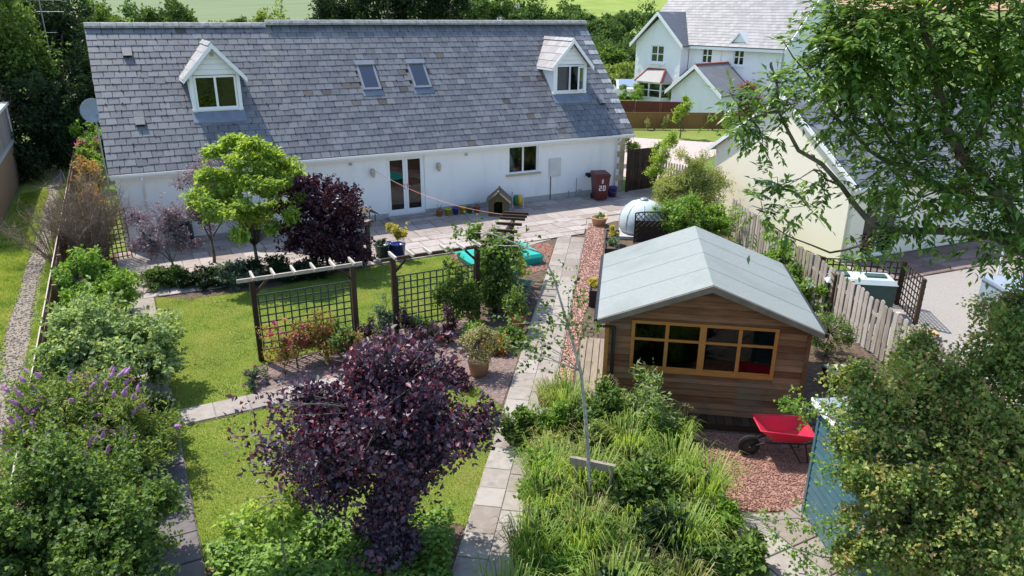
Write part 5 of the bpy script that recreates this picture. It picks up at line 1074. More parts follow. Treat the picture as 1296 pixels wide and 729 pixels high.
# bay window with its own hipped roof
by = GY-0.75; bx0, bx1 = 0.45, 3.55
pp = [(bx0, GY-0.001), (bx0+0.45, by), (bx1-0.45, by), (bx1, GY-0.001)]
bay = MB().prism(pp, 0.0, 0.72).build('bay_window', 'render_white', h2)
MB().prism([(bx0+0.15, GY-0.001), (bx0+0.55, by+0.16), (bx1-0.55, by+0.16), (bx1-0.15, GY-0.001)], 0.722, 0.74).build('bay_floor', 'dark_room', bay)
def slantpane(a, b, z0, z1, mat, nm, t=0.04):
    MB().bar((a[0], a[1], (z0+z1)/2), (b[0], b[1], (z0+z1)/2), t, z1-z0).build(nm, mat, bay)
for (a, b) in ((pp[0], pp[1]), (pp[1], ((pp[1][0]+pp[2][0])/2, by)), (((pp[1][0]+pp[2][0])/2, by), pp[2]), (pp[2], pp[3])):
    slantpane(a, b, 0.722, 0.82, 'upvc', 'bay_rail', 0.09); slantpane(a, b, 1.28, 1.34, 'upvc', 'bay_rail', 0.07); slantpane(a, b, 1.78, 1.90, 'upvc', 'bay_rail', 0.09)
    slantpane(a, b, 0.822, 1.278, 'glass', 'pane', 0.02); slantpane(a, b, 1.342, 1.778, 'glass', 'pane', 0.02)
for q in (pp[0], pp[1], ((pp[1][0]+pp[2][0])/2, by), pp[2], pp[3]): MB().box(q[0]-0.06, q[0]+0.06, q[1]-0.055, q[1]+0.05, 0.722, 1.90).build('bay_post', 'upvc', bay)
o8 = 0.25
rb_ = [(bx0-o8, GY-0.002, 1.92), (bx0+0.3, by-o8, 1.92), (bx1-0.3, by-o8, 1.92), (bx1+o8, GY-0.002, 1.92), (bx0+0.75, GY-0.002, 2.78), (bx1-0.75, GY-0.002, 2.78)]
MB().add(rb_, [(0, 1, 4), (1, 2, 5, 4), (2, 3, 5), (0, 3, 2, 1), (0, 4, 5, 3)]).build('bay_roof', 'slate_far', h2)
for (p, q) in ((1, 4), (2, 5), (4, 5)): MB().tube([rb_[p], rb_[q]], 0.07, 6).build('hip_tile', 'red_tile', h2)
MB().prism([(bx0-0.22, GY-0.003), (bx0+0.32, by-0.22), (bx1-0.32, by-0.22), (bx1+0.22, GY-0.003)], 1.905, 1.918).build('bay_soffit', 'upvc', h2)
# porch roof, door, projecting garage gable
MB().hexa([(4.0, -1.5, 1.95), (7.2, -1.5, 1.95), (7.2, -0.02, 2.75), (4.0, -0.02, 2.75), (4.0, -1.5, 2.05), (7.2, -1.5, 2.05), (7.2, -0.02, 2.87), (4.0, -0.02, 2.87)]).build('porch_roof', 'slate_far', h2)
MB().box(4.0, 7.2, -1.56, -1.505, 1.86, 2.02).build('porch_fascia', 'upvc', h2)
MB().box(4.35, 4.95, -0.05, -0.004, 0.0, 1.9).build('front_door', 'render_cream', h2); MB().box(5.0, 5.3, -0.04, -0.004, 0.1, 1.85).build('side_light', 'glass_dark', h2)
QX0, QX1, QY, QE, QA = 5.6, 9.6, -3.6, 1.75, 3.35; qm = (QX0+QX1)/2; ql = (QA-QE)/((QX1-QX0)/2)
mb = MB(); mb.box(QX0, QX1, QY, QY+0.25, 0, QE).prism_xz([(QX0, QE), (QX1, QE), (qm, QA-0.05)], QY, QY+0.25).box(QX0, QX0+0.25, QY+0.251, -0.002, 0, QE).box(QX1-0.25, QX1, QY+0.251, -0.002, 0, QE); mb.build('annexe_wall', 'render_white', h2)
for s in (-1, 1):
    gx = (QX1-QX0)/2+0.3; zE = QA+0.05-gx*ql
    q = [(qm+s*gx, QY-0.3, zE), (qm, QY-0.3, QA+0.05), (qm, -0.003, QA+0.05), (qm+s*gx, -0.003, zE)]
    v8 = q+[(p[0], p[1], p[2]+0.10) for p in q]; f1 = [(0, 1, 2, 3), (4, 7, 6, 5), (0, 4, 5, 1), (1, 5, 6, 2), (2, 6, 7, 3), (3, 7, 4, 0)]
    MB().add(v8, f1 if s > 0 else [tuple(reversed(f)) for f in f1]).build('annexe_roof', 'slate_far', h2)
    pl = [(qm+s*(gx+0.02), zE-0.14), (qm+s*(gx+0.02), zE+0.12), (qm, QA+0.17), (qm, QA-0.09)]
    MB().prism_xz(pl if s < 0 else pl[::-1], QY-0.36, QY-0.305).build('barge_board', 'upvc', h2)
MB().tube([(qm, QY-0.3, QA+0.16), (qm, -0.1, QA+0.16)], 0.08, 6).build('ridge_tile', 'red_tile', h2)
# small wall dormer over the right window
MB().prism_xz([(7.75, HE-0.3), (8.95, HE-0.3), (8.95, 4.75), (8.35, 5.45), (7.75, 4.75)], -0.12, 0.6).build('wall_dormer', 'render_white', h2)
for s in (-1, 1):
    pl = [(8.35+s*0.85, 4.55), (8.35+s*0.85, 4.70), (8.35, 5.62), (8.35, 5.47)]
    MB().prism_xz(pl if s < 0 else pl[::-1], -0.24, 1.3).build('dormer_barge', 'upvc', h2)
# white parked car beside the house
car = thing('parked_car', 'silver white hatchback parked beside the two-storey house', 'car', (20.9, 29.0, 0), R(60))
prof = [(-2.0, 0.25), (2.0, 0.25), (2.05, 0.55), (1.95, 0.78), (1.05, 0.92), (0.45, 1.42), (-1.1, 1.48), (-1.85, 1.0), (-2.05, 0.85)]
MB().prism_xz(prof, -0.85, 0.85).build('body', 'car_paint', car)
for s in (-1, 1):
    MB().prism_xz([(0.95, 0.93), (0.45, 1.36), (-1.0, 1.41), (-1.55, 0.98)], s*0.853-0.004, s*0.853+0.004).build('side_window', 'glass_dark', car)
    for x in (-1.3, 1.3): MB().tube([(x, s*0.70, 0.32), (x, s*0.87, 0.32)], 0.32, 16).build('wheel', 'rubber', car)
MB().hexa([(1.06, -0.72, 0.94), (1.06, 0.72, 0.94), (0.50, 0.66, 1.41), (0.50, -0.66, 1.41), (1.09, -0.72, 0.96), (1.09, 0.72, 0.96), (0.53, 0.66, 1.43), (0.53, -0.66, 1.43)]).build('windscreen', 'glass_dark', car)
MB().hexa([(-1.84, -0.7, 1.02), (-1.84, 0.7, 1.02), (-1.12, 0.66, 1.46), (-1.12, -0.66, 1.46), (-1.88, -0.7, 1.04), (-1.88, 0.7, 1.04), (-1.15, 0.66, 1.49), (-1.15, -0.66, 1.49)]).build('rear_window', 'glass_dark', car)
# boarded outbuilding beyond the lane
ob = thing('outbuilding', 'pinkish grey boarded outbuilding with white trim beyond the lane', 'outbuilding', (-21.6, 3.2, 0))
MB().box(-2.2, 0.04, 0, 10.3, 0, 1.55).build('base_wall', 'fence_brown', ob); MB().box(-2.2, 0.08, 0, 10.3, 1.551, 1.66).build('coping', 'plinth', ob)
MB().box(-2.2, -0.02, 0, 10.2, 1.661, 3.0).build('core', 'pinkgrey_board', ob)
for i in range(68): MB().box(-0.019, 0.0+random.uniform(-0.003, 0.003), i*0.15+0.004, i*0.15+0.146, 1.662, 3.0).build('board', 'pinkgrey_board', ob)
MB().box(-2.3, 0.12, -0.1, 10.35, 3.001, 3.12).build('roof_edge', 'upvc', ob); MB().box(-0.03, 0.05, 10.22, 10.32, 1.662, 3.0).build('corner_trim', 'upvc', ob)
# far roofs
for (fx, fy, lab, w, d, h, mat, rz) in ((53.5, 96, 'distant grey-roofed low house among the trees beyond the ridge', 9, 6, 2.6, 'render_white', 20), (50.5, 112, 'distant white gabled house partly hidden by trees', 7, 6, 4.2, 'render_white', -20)):
    z0 = ground_z(fx, fy); f_ = thing('distant_house', lab, 'house', (fx, fy, z0-0.5), R(rz))
    MB().box(-w/2, w/2, -d/2, d/2, 0, h).prism_xz([(-w/2, h), (w/2, h), (w/2, h+0.01), (-w/2, h+0.01)], -d/2, d/2).build('wall', mat, f_)
    MB().add([(-w/2-0.4, -d/2-0.4, h-0.1), (w/2+0.4, -d/2-0.4, h-0.1), (w/2+0.4, d/2+0.4, h-0.1), (-w/2-0.4, d/2+0.4, h-0.1), (-w/2-0.4, 0, h+d*0.3), (w/2+0.4, 0, h+d*0.3)], [(0, 1, 5, 4), (2, 3, 4, 5), (0, 4, 3), (1, 2, 5), (3, 2, 1, 0)]).build('roof', 'slate_far', f_)
    for x in (-w/4, w/4): MB().box(x-0.6, x+0.6, -d/2-0.03, -d/2-0.004, 1.0, 2.1).build('window', 'dark_room', f_)
# aerial and dish on the left side
an = thing('tv_aerial', 'spindly television aerial mast rising above the left trees', 'aerial', (-19.9, 17.7, 0))
MB().tube([(0, 0, 0), (0, 0, 7.4)], 0.03, 6).build('mast', 'grey_metal', an)
for z in (6.6, 7.1): MB().tube([(-0.9, 0.1, z), (0.9, -0.1, z)], 0.015, 5).build('boom', 'grey_metal', an)
for z in (6.6, 7.1):
    for k in range(9): x = -0.85+k*0.21; MB().tube([(x, -0.35, z+0.02), (x, 0.35, z+0.02)], 0.008, 4).build('element', 'grey_metal', an)
MB().tube([(-0.5, 0, 5.7), (0.5, 0, 5.7)], 0.012, 5).build('boom', 'grey_metal', an)
ds = thing('satellite_dish', 'pale grey satellite dish on a pole beside the bungalow gable', 'satellite dish', (-18.25, 6.4, 0))
MB().tube([(0, 0, 0), (0, 0, 3.4)], 0.03, 6).build('pole', 'grey_metal', ds)
d_ = MB().lathe([(0.02, 0.0), (0.2, 0.025), (0.36, 0.09), (0.42, 0.13), (0.42, 0.138), (0.36, 0.10), (0.2, 0.035), (0.02, 0.01)], 20).build('dish', 'bluegrey_metal', ds, True, loc=(0, -0.06, 3.4)); d_.rotation_euler = (R(75), 0, R(-20))
MB().tube([(0, -0.08, 3.2), (0.12, -0.5, 3.35)], 0.012, 5).build('arm', 'grey_metal', ds)
#__VEG__

# ================================================================== VEGETATION
def leaf_arrays(P, D, N, Ln, Wd, fold=0.22, curl=0.15):
    """folded diamond leaves: base, two sides, tip"""
    D = nrm(D); S_ = nrm(np.cross(D, N)); N2 = np.cross(S_, D)
    Ln = Ln[:, None]; Wd = Wd[:, None]
    mid = P+D*Ln*0.45
    a = P; b = mid+S_*Wd*0.5+N2*Wd*fold; c = P+D*Ln-N2*Ln*curl; d = mid-S_*Wd*0.5+N2*Wd*fold
    V = np.stack([a, b, c, d], 1).reshape(-1, 3); k = 4*np.arange(len(P))[:, None]
    F = np.concatenate([k+np.array([[0, 1, 2]]), k+np.array([[0, 2, 3]])], 1).reshape(-1, 3)
    return V, F
class Fol:
    def __init__(s): s.V = []; s.F = []; s.n = 0
    def add(s, V, F): s.V.append(V); s.F.append(F+s.n); s.n += len(V)
    def leaves(s, *a, **k): s.add(*leaf_arrays(*a, **k))
    def build(s, name, mat, parent): return npmesh(name, np.concatenate(s.V), np.concatenate(s.F), mat, parent)
def rdir(g, n): return nrm(g.normal(size=(n, 3)))
def cluster_pts(g, lobes, ntw, lump=0.35, shell=0.5):
    """twig tips spread through lumpy ellipsoid lobes, thicker towards the outside"""
    vol = np.array([l[3]*l[4]*l[5] for l in lobes])**0.75; pr = vol/vol.sum(); T = []; Dd = []; C = []
    for l, k in zip(lobes, g.multinomial(ntw, pr)):
        if k == 0: continue
        ncl = max(3, k//16); cd = rdir(g, ncl); cr = (shell+(1-shell)*g.random(ncl))*(1-lump*0.55+lump*1.15*g.random(ncl)**1.5)
        idx = g.integers(0, ncl, k); u = nrm(cd[idx]+g.normal(size=(k, 3))*0.21); r = cr[idx]*(0.76+0.28*g.random(k)+0.22*(g.random(k) < 0.08))
        c = np.array(l[:3]); p = c+u*np.array(l[3:6])*r[:, None]
        T.append(p); Dd.append(nrm(u*np.array(l[3:6]))); C.append(np.repeat(c[None], k, 0))
    return np.concatenate(T), np.concatenate(Dd), np.concatenate(C)
def twig_leaves(g, fol, T, D, per, tl, Ln, Wd, up=0.35, flat=0.8, jit=0.5, droop=0.0, rachis=None):
    n = len(T); idx = np.repeat(np.arange(n), per); m = len(idx)
    d = nrm(D+np.array([0, 0, up])+g.normal(size=(n, 3))*0.35)[idx]
    t = g.random(m)[:, None]; P = T[idx]-d*tl*t+g.normal(size=(m, 3))*tl*0.13
    ld = nrm(d*0.6+rdir(g, m)*jit*1.6+np.array([0, 0, -droop])); N = nrm(rdir(g, m)*(1-flat)*1.6+np.array([0, 0, 1.0])*flat+d*0.3)
    sz = g.uniform(0.45, 1.4, m); fol.leaves(P, ld, N, Ln*sz, Wd*sz*g.uniform(0.8, 1.15, m))
def stems_mesh(g, base, lobes, T, C, tr, th, nb=40, twig_r=0.006, lean=(0, 0)):
    m = MB(); b = Vector((0, 0, -0.03)); top = Vector((lean[0], lean[1], th))
    if th > 0.05: m.tube([b, b.lerp(top, 0.4)+Vector((0.02, -0.015, 0)), top], [tr*1.35, tr*1.05, tr*0.85], 8)
    for l in lobes:
        c = Vector(l[:3]); md = top.lerp(c, 0.5)+Vector((g.normal()*0.08, g.normal()*0.08, 0.0)); q = min(1.0, 2.4/math.sqrt(len(lobes))); m.tube([top, md, c], [tr*0.7*q, tr*0.5*q*q, tr*0.3*q*q], 6)
    for i in g.choice(len(T), min(nb, len(T)), replace=False):
        a = Vector(C[i]); e_ = Vector(T[i]); md = a.lerp(e_, 0.55)+Vector(g.normal(size=3)*0.05*(e_-a).length); m.tube([a, md, e_], [max(twig_r, tr*0.28), twig_r*1.3, twig_r*0.6], 4)
    return m
def plant(name, label, cat, base, lobes, ntw, per, Ln, Wd, mat, seed, tr=0.04, th=0.3, tl=0.25, up=0.45, flat=0.68, jit=0.55, droop=0.0, group=None, bark='bark', nb=40, lump=0.6, shell=0.5, crown='crown', stem='trunk', extra=None, lean=(0, 0)):
    g = np.random.default_rng(seed); z0 = base[2] if len(base) > 2 else 0.0
    lobes = [tuple(l) if len(l) == 6 else (*l[:3], l[3], l[3], l[3]) for l in lobes]
    t = thing(name, label, cat, (base[0], base[1], z0), 0, group)
    T, D, C = cluster_pts(g, lobes, ntw, lump, shell); k = T[:, 2] > 0.03; T, D, C = T[k], D[k], C[k]
    fol = Fol(); twig_leaves(g, fol, T, D, per, tl, Ln, Wd, up, flat, jit, droop)
    fol.V[0][:, 2] = np.maximum(fol.V[0][:, 2], 0.012-z0*0)
    fol.build(crown, mat, t)
    stems_mesh(g, base, lobes, T, C, tr, th, nb, lean=lean).build(stem, bark, t, True)
    return t, g, T, D
def clumps(parent, name, mat, P, n, spread, Ln, Wd, g, up=0.2):
    """tight little bunches of petals or leaflets at the given points"""
    idx = np.repeat(np.arange(len(P)), n); m = len(idx); d = rdir(g, m); Q = np.asarray(P)[idx]+d*spread*g.random((m, 1))
    f = Fol(); f.leaves(Q, d+np.array([0, 0, up]), rdir(g, m), Ln*g.uniform(0.7, 1.2, m), Wd*g.uniform(0.7, 1.2, m)); return tag(f.build(name, mat, parent), kind='stuff')

# --- purple plum in the lower lawn
t, g, T, D = plant('purple_plum_tree', 'dark purple-leaved plum tree standing alone in the lower lawn', 'tree', (-15.28, -16.08),
    [(0.05, -0.05, 2.2, 1.28, 1.28, 0.8), (-0.45, 0.2, 1.8, 0.95, 0.95, 0.75), (0.5, -0.25, 1.85, 0.98, 0.98, 0.75), (0.1, 0.0, 1.15, 0.85, 0.85, 0.65), (0.1, 0.0, 0.65, 0.62, 0.62, 0.5), (0.1, 0.05, 2.8, 0.8, 0.8, 0.45), (0.68, 0.1, 2.55, 0.55, 0.55, 0.5), (-0.68, 0.35, 2.35, 0.6, 0.6, 0.5), (0.3, -0.3, 2.55, 0.7, 0.7, 0.5), (1.1, -0.45, 2.1, 0.4, 0.4, 0.4)],
    2300, 17, 0.072, 0.05, 'lf_plum', 21, tr=0.05, th=0.4, tl=0.46, up=1.3, flat=0.45, jit=0.6, shell=0.4, nb=260, lump=0.65)
# --- ash on the right, compound leaves
ASH_C = [ (-11.08, -17.40, 5.87, 0.26, 13), (-11.13, -17.37, 5.60, 0.24, 11), (-10.80, -17.43, 5.45, 0.24, 12), (-10.59, -17.65, 5.83, 0.28, 15), (-10.42, -17.85, 6.32, 0.4, 24), (-10.13, -18.00, 6.73, 0.45, 34), (-10.12, -18.01, 6.15, 0.42, 30), (-9.84, -18.04, 6.44, 0.5, 36), (-9.84, -18.05, 6.86, 0.5, 34), (-9.51, -18.33, 6.70, 0.5, 36), (-9.15, -18.29, 6.19, 0.5, 34), (-9.07, -18.56, 6.78, 0.5, 36), (-8.89, -18.66, 6.29, 0.5, 36), (-8.58, -18.82, 6.62, 0.5, 34), (-8.45, -18.89, 6.04, 0.5, 34), (-9.57, -17.96, 5.82, 0.45, 26), (-9.11, -18.20, 5.55, 0.45, 26), (-8.83, -18.58, 5.67, 0.5, 30), (-8.29, -18.86, 5.40, 0.5, 30), (-10.04, -17.83, 5.64, 0.4, 18), (-9.55, -18.31, 5.08, 0.4, 22), (-9.20, -18.49, 4.76, 0.4, 22), (-9.28, -18.34, 4.49, 0.35, 16), (-8.69, -18.76, 4.86, 0.4, 20), (-8.32, -19.07, 4.79, 0.45, 24), (-8.50, -18.97, 4.30, 0.4, 18), (-8.10, -19.18, 4.01, 0.4, 18), (-10.64, -17.62, 4.86, 0.3, 11), (-10.69, -17.48, 4.55, 0.28, 10), (-10.23, -17.73, 4.60, 0.3, 11), (-10.06, -17.81, 4.94, 0.25, 8), (-9.60, -18.06, 4.10, 0.28, 9), (-10.22, -17.85, 6.57, 0.4, 22), (-10.77, -17.55, 6.05, 0.22, 9), (-8.74, -18.51, 5.24, 0.35, 14), (-9.3, -18.9, 7.4, 0.6, 40), (-8.4, -19.3, 7.3, 0.7, 44), (-7.6, -19.6, 6.6, 0.7, 40), (-7.4, -19.8, 5.4, 0.6, 30)]
ASH_B = [ [(-6.35, -19.9, 0.0), (-6.5, -19.85, 1.6), (-6.95, -19.70, 3.1), (-7.65, -19.31, 3.98), (-8.32, -18.95, 4.72), (-8.84, -18.68, 5.23), (-9.22, -18.48, 5.94), (-9.50, -18.33, 6.62), (-9.69, -18.24, 7.25)], [(-7.65, -19.31, 3.98), (-8.21, -18.90, 4.25), (-8.91, -18.53, 4.32), (-9.56, -18.19, 4.38), (-9.89, -17.91, 4.85), (-10.40, -17.64, 5.27), (-10.74, -17.57, 5.74), (-10.88, -17.50, 6.27)], [(-9.56, -18.19, 4.38), (-9.65, -18.14, 4.13), (-9.89, -17.91, 4.00), (-10.36, -17.66, 4.20), (-10.69, -17.48, 4.52)], [(-9.89, -17.91, 4.85), (-10.21, -17.74, 5.04), (-10.52, -17.58, 4.81)], [(-8.32, -18.95, 4.72), (-8.84, -18.57, 4.83), (-9.20, -18.26, 5.09), (-9.63, -18.04, 5.65), (-9.89, -17.91, 6.27), (-10.13, -17.89, 6.77)], [(-8.84, -18.68, 5.23), (-8.67, -18.77, 5.95), (-8.77, -18.72, 6.62), (-8.86, -18.67, 7.18)], [(-9.20, -18.26, 5.09), (-9.66, -18.03, 5.28), (-10.04, -17.83, 5.64), (-10.52, -17.69, 6.18), (-10.79, -17.54, 6.52)], [(-10.74, -17.57, 5.74), (-11.01, -17.43, 5.65), (-11.29, -17.28, 6.00)], [(-7.65, -19.31, 3.98), (-8.19, -19.13, 4.79), (-8.48, -18.99, 5.70), (-8.60, -18.92, 6.46)] ]
g = np.random.default_rng(31); ash = thing('ash_tree', 'spreading ash tree with compound leaves beside the cream house', 'tree', (-6.35, -19.9, 0)); AO = np.array((-6.35, -19.9, 0))
m = MB()
for k, b in enumerate(ASH_B):
    n = len(b); r0 = [0.13, 0.06, 0.022, 0.016, 0.04, 0.035, 0.03, 0.018, 0.05][k]
    # wander a little between the given points
    q = []
    for i in range(n-1):
        p0, p1 = Vector(b[i]), Vector(b[i+1]); q.append(p0); q.append(p0.lerp(p1, 0.5)+Vector(g.normal(size=3)*0.035))
    q.append(Vector(b[-1])); m.tube([Vector(p)-Vector(AO) for p in q], [r0*(1-0.85*i/(len(q)-1)) for i in range(len(q))], 8)
allb = np.array([p for b in ASH_B for p in b[1:]]); fol = Fol(); dead = []
for (x, y, z, r, cnt) in ASH_C:
    c = np.array((x, y, z)); near = allb[np.argmin(np.linalg.norm(allb-c, axis=1))]
    md = (near+c)/2+g.normal(size=3)*0.06; m.tube([near-AO, md-AO, c-AO], [0.016, 0.011, 0.007], 5)
    for j in range(4): e_ = c+g.normal(size=3)*r*0.6; m.tube([c-AO, (c+e_)/2+g.normal(size=3)*0.04-AO, e_-AO], [0.007, 0.005, 0.002], 3)
    r = r if cnt > 19 else r*0.7; cnt = int(cnt*(3.0 if cnt > 19 else 1.5))
    B = c+g.normal(size=(cnt, 3))*r*0.46; Dr = nrm((B-c)*1.5+g.normal(size=(cnt, 3))*0.25+np.array([0, 0, 0.05])); Lr = g.uniform(0.18, 0.30, cnt)
    for j in range(9):
        tt = (0.25+0.75*(j//2+ (1 if j == 8 else 0))/4.0); sd = 0 if j == 8 else (1 if j % 2 else -1)
        sag = -0.5*tt*tt
        P = B+Dr*(Lr*tt)[:, None]+np.array([0, 0, 1.0])*(sag*Lr*0.5)[:, None]
        side_ = nrm(np.cross(Dr, np.array([0, 0, 1.0]))); ld = nrm(Dr*(0.55 if sd else 1.0)+side_*sd*0.95+np.array([0, 0, -0.35])+g.normal(size=(cnt, 3))*0.12)
        fol.leaves(P-AO, ld, nrm(np.array([0, 0, 1.0])+g.normal(size=(cnt, 3))*0.3), g.uniform(0.085, 0.135, cnt), g.uniform(0.036, 0.054, cnt), 0.12, 0.12)
fol.build('crown', 'lf_ash', ash); m.build('trunk', 'bark', ash, True)
kd = [(-9.05, -18.75, 5.3), (-8.9, -18.8, 4.95), (-8.75, -18.9, 5.1), (-9.6, -18.2, 4.2), (-9.95, -17.95, 5.75)]
clumps(ash, 'seed_keys', 'dead_flower', np.array(kd)-AO, 90, 0.14, 0.05, 0.018, g, -0.8)
# --- hawthorn in the right foreground
HAW = [ (-9.64, -19.62, 1.71, 1.05), (-8.99, -19.96, 2.15, 1.1), (-10.36, -19.58, 1.91, 0.55), (-9.88, -19.04, 2.33, 0.75), (-9.25, -19.37, 2.55, 0.85), (-8.59, -19.61, 3.03, 0.9), (-9.97, -20.01, 0.98, 0.9), (-9.19, -20.42, 1.10, 0.9), (-10.55, -19.82, 1.23, 0.5), (-8.24, -19.45, 3.61, 0.7), (-10.10, -19.15, 2.28, 0.42), (-9.70, -18.46, 2.55, 0.45), (-9.16, -18.74, 2.72, 0.5), (-8.2, -20.3, 2.0, 1.0), (-10.85, -19.44, 1.98, 0.28), (-11.04, -19.67, 1.14, 0.33), (-10.63, -19.10, 2.13, 0.2), (-9.82, -18.85, 2.43, 0.3), (-10.69, -19.52, 1.88, 0.34), (-10.90, -19.75, 1.25, 0.36), (-10.58, -19.23, 2.20, 0.26), (-9.31, -18.89, 2.55, 0.35), (-10.90, -19.52, 1.52, 0.25) ]
HB = np.array((-9.35, -20.1, 0.0))
t, g, T, D = plant('hawthorn', 'broad hawthorn bush with reddish tinged leaves beside the teal shed', 'bush', tuple(HB), [(x-HB[0], y-HB[1], z, r, r, r*0.85) for x, y, z, r in HAW], 8200, 14, 0.052, 0.038, 'lf_hawthorn', 41, tr=0.07, th=0.6, tl=0.26, up=0.45, flat=0.62, jit=0.8, shell=0.45, nb=160, lump=0.85)
HAW_S = [ [(-10.05, -19.18, 2.23), (-10.56, -18.91, 2.33), (-10.86, -18.64, 2.43), (-11.04, -18.43, 2.48)], [(-10.74, -19.72, 1.17), (-11.16, -19.50, 1.38), (-11.41, -19.25, 1.46), (-11.72, -19.09, 1.41)], [(-10.80, -19.80, 1.04), (-11.28, -19.55, 1.09), (-11.60, -19.26, 1.16)], [(-10.58, -19.35, 1.84), (-10.83, -19.22, 1.95), (-11.00, -19.13, 2.00)], [(-10.71, -19.96, 0.90), (-11.17, -19.72, 0.84), (-11.57, -19.51, 0.95)] ]
m = MB(); fol = Fol()
for b in HAW_S:
    m.tube([Vector(p)-Vector(HB) for p in b], [0.012, 0.010, 0.007, 0.004][:len(b)], 5)
    for i in range(len(b)-1):
        k = 22; tt = g.random((k, 1)); P = np.array(b[i])*(1-tt)+np.array(b[i+1])*tt+g.normal(size=(k, 3))*0.08
        twig_leaves(g, fol, P-HB, rdir(g, k), 9, 0.14, 0.042, 0.03, 0.2, 0.5, 0.8)
fol.build('spray', 'lf_bright', t); m.build('twig', 'bark_pale', t)
bl = T[g.choice(len(T), 150, replace=False)]; clumps(t, 'old_blossom', 'dead_flower', bl, 12, 0.06, 0.022, 0.018, g)
# --- young birch on its stake
bb = thing('young_birch', 'slender leaning young birch with sparse leaves tied to a stake', 'tree', (-12.41, -16.63, 0)); BO = np.array((-12.41, -16.63, 0)); g = np.random.default_rng(51)
BT = [(-12.41, -16.63, -0.03), (-12.42, -16.6, 0.5), (-12.46, -16.6, 0.93), (-12.52, -16.57, 1.6), (-12.61, -16.53, 2.34), (-12.78, -16.44, 3.0), (-12.96, -16.34, 3.67), (-13.1, -16.27, 3.98), (-13.5, -16.0, 4.15)]
m = MB().tube([Vector(p)-Vector(BO) for p in BT], [0.035, 0.03, 0.028, 0.025, 0.021, 0.016, 0.012, 0.009, 0.005], 8)
BC = [ (-13.74, -15.66, 4.16, 0.22, 30), (-13.56, -15.87, 4.03, 0.15, 20), (-13.30, -16.12, 3.81, 0.15, 16), (-12.94, -16.30, 3.65, 0.15, 14), (-12.71, -16.31, 3.51, 0.15, 14), (-12.62, -16.47, 3.28, 0.15, 14), (-13.48, -16.25, 3.08, 0.2, 22), (-13.20, -16.39, 2.86, 0.2, 26), (-13.34, -16.32, 2.64, 0.2, 24), (-13.03, -16.48, 2.70, 0.2, 24), (-13.07, -16.35, 3.21, 0.18, 20), (-12.70, -16.54, 2.93, 0.15, 14), (-12.53, -16.63, 2.99, 0.15, 14), (-13.57, -16.20, 2.80, 0.15, 14), (-12.85, -16.47, 3.04, 0.15, 14), (-13.26, -16.02, 4.14, 0.15, 10) ]
fol = Fol(); BTa = np.array(BT)
for (x, y, z, r, cnt) in BC:
    c = np.array((x, y, z)); cand = BTa[BTa[:, 2] < z+0.02]; near = cand[np.argmin(np.linalg.norm(cand-c, axis=1))]
    m.tube([near-BO, (near*0.5+c*0.5)+np.array([0, 0, 0.04])-BO, c-BO], [0.008, 0.006, 0.003], 4)
    P = c+g.normal(size=(cnt, 3))*r*0.6; twig_leaves(g, fol, P-BO, rdir(g, cnt), 3, 0.12, 0.055, 0.044, -0.1, 0.4, 0.8, 0.4)
fol.build('crown', 'lf_mid', bb); m.build('trunk', 'birch_bark', bb, True)
# --- pale green tree and purple bush by the patio
gq = np.random.default_rng(66); plates = []
for k in range(46):
    a_ = k*2.4; rr = math.sqrt((k % 34+0.5)/34); zz = 3.75-1.75*rr**2+gq.uniform(-0.35, 0.25)-(0.8 if k % 4 == 0 else 0)-(0.9 if k > 33 else 0)
    plates.append((0.05+1.5*rr*math.cos(a_), -0.1+1.15*rr*math.sin(a_), max(1.2, zz), gq.uniform(0.42, 0.72), gq.uniform(0.38, 0.62), gq.uniform(0.09, 0.2)))
plant('pale_green_tree', 'light lime green layered tree between patio and lawn', 'tree', (-14.8, -3.7), plates, 2500, 13, 0.10, 0.064, 'lf_acer', 61, tr=0.05, th=0.8, tl=0.34, up=0.0, flat=0.8, jit=0.7, shell=0.35, nb=150, lump=0.9)
plant('purple_bush', 'dense rounded dark purple bush at the lawn edge by the bird table', 'bush', (-13.0, -4.2),
    [(0.0, 0.0, 1.35, 1.2, 1.1, 1.1), (0.5, -0.2, 1.85, 0.85, 0.8, 0.75), (-0.3, 0.1, 2.05, 0.85, 0.8, 0.75), (0.45, -0.25, 0.7, 1.0, 0.95, 0.7), (-0.5, 0.1, 0.8, 0.9, 0.85, 0.7)], 2000, 13, 0.085, 0.062, 'lf_purple', 62, tr=0.05, th=0.4, tl=0.22, up=0.3, flat=0.45, jit=0.8, shell=0.6, lump=0.4)
plant('smoke_bush', 'hazy mauve smoke bush in front of the left bungalow wall', 'bush', (-16.85, -2.95), [(0, 0, 1.5, 0.7, 0.6, 0.8), (0.35, -0.15, 0.95, 0.7, 0.6, 0.55), (-0.4, 0.2, 1.0, 0.6, 0.55, 0.6), (-0.6, 0.5, 1.6, 0.5, 0.5, 0.5)], 700, 13, 0.055, 0.04, 'lf_smoke', 63, tr=0.035, th=0.4, tl=0.25, flat=0.3, jit=0.9, nb=70, bark='bark_pale')
plant('smoke_bush', 'tall purplish bush with pink flower heads behind the pale green tree', 'bush', (-15.75, -2.3), [(0, 0, 2.35, 0.85, 0.65, 0.7), (0.6, -0.1, 1.7, 0.8, 0.6, 0.55), (-0.3, 0.0, 1.5, 0.6, 0.5, 0.55)], 700, 12, 0.06, 0.042, 'lf_smoke', 64, tr=0.04, th=0.7, tl=0.25, flat=0.3, jit=0.9, nb=60)
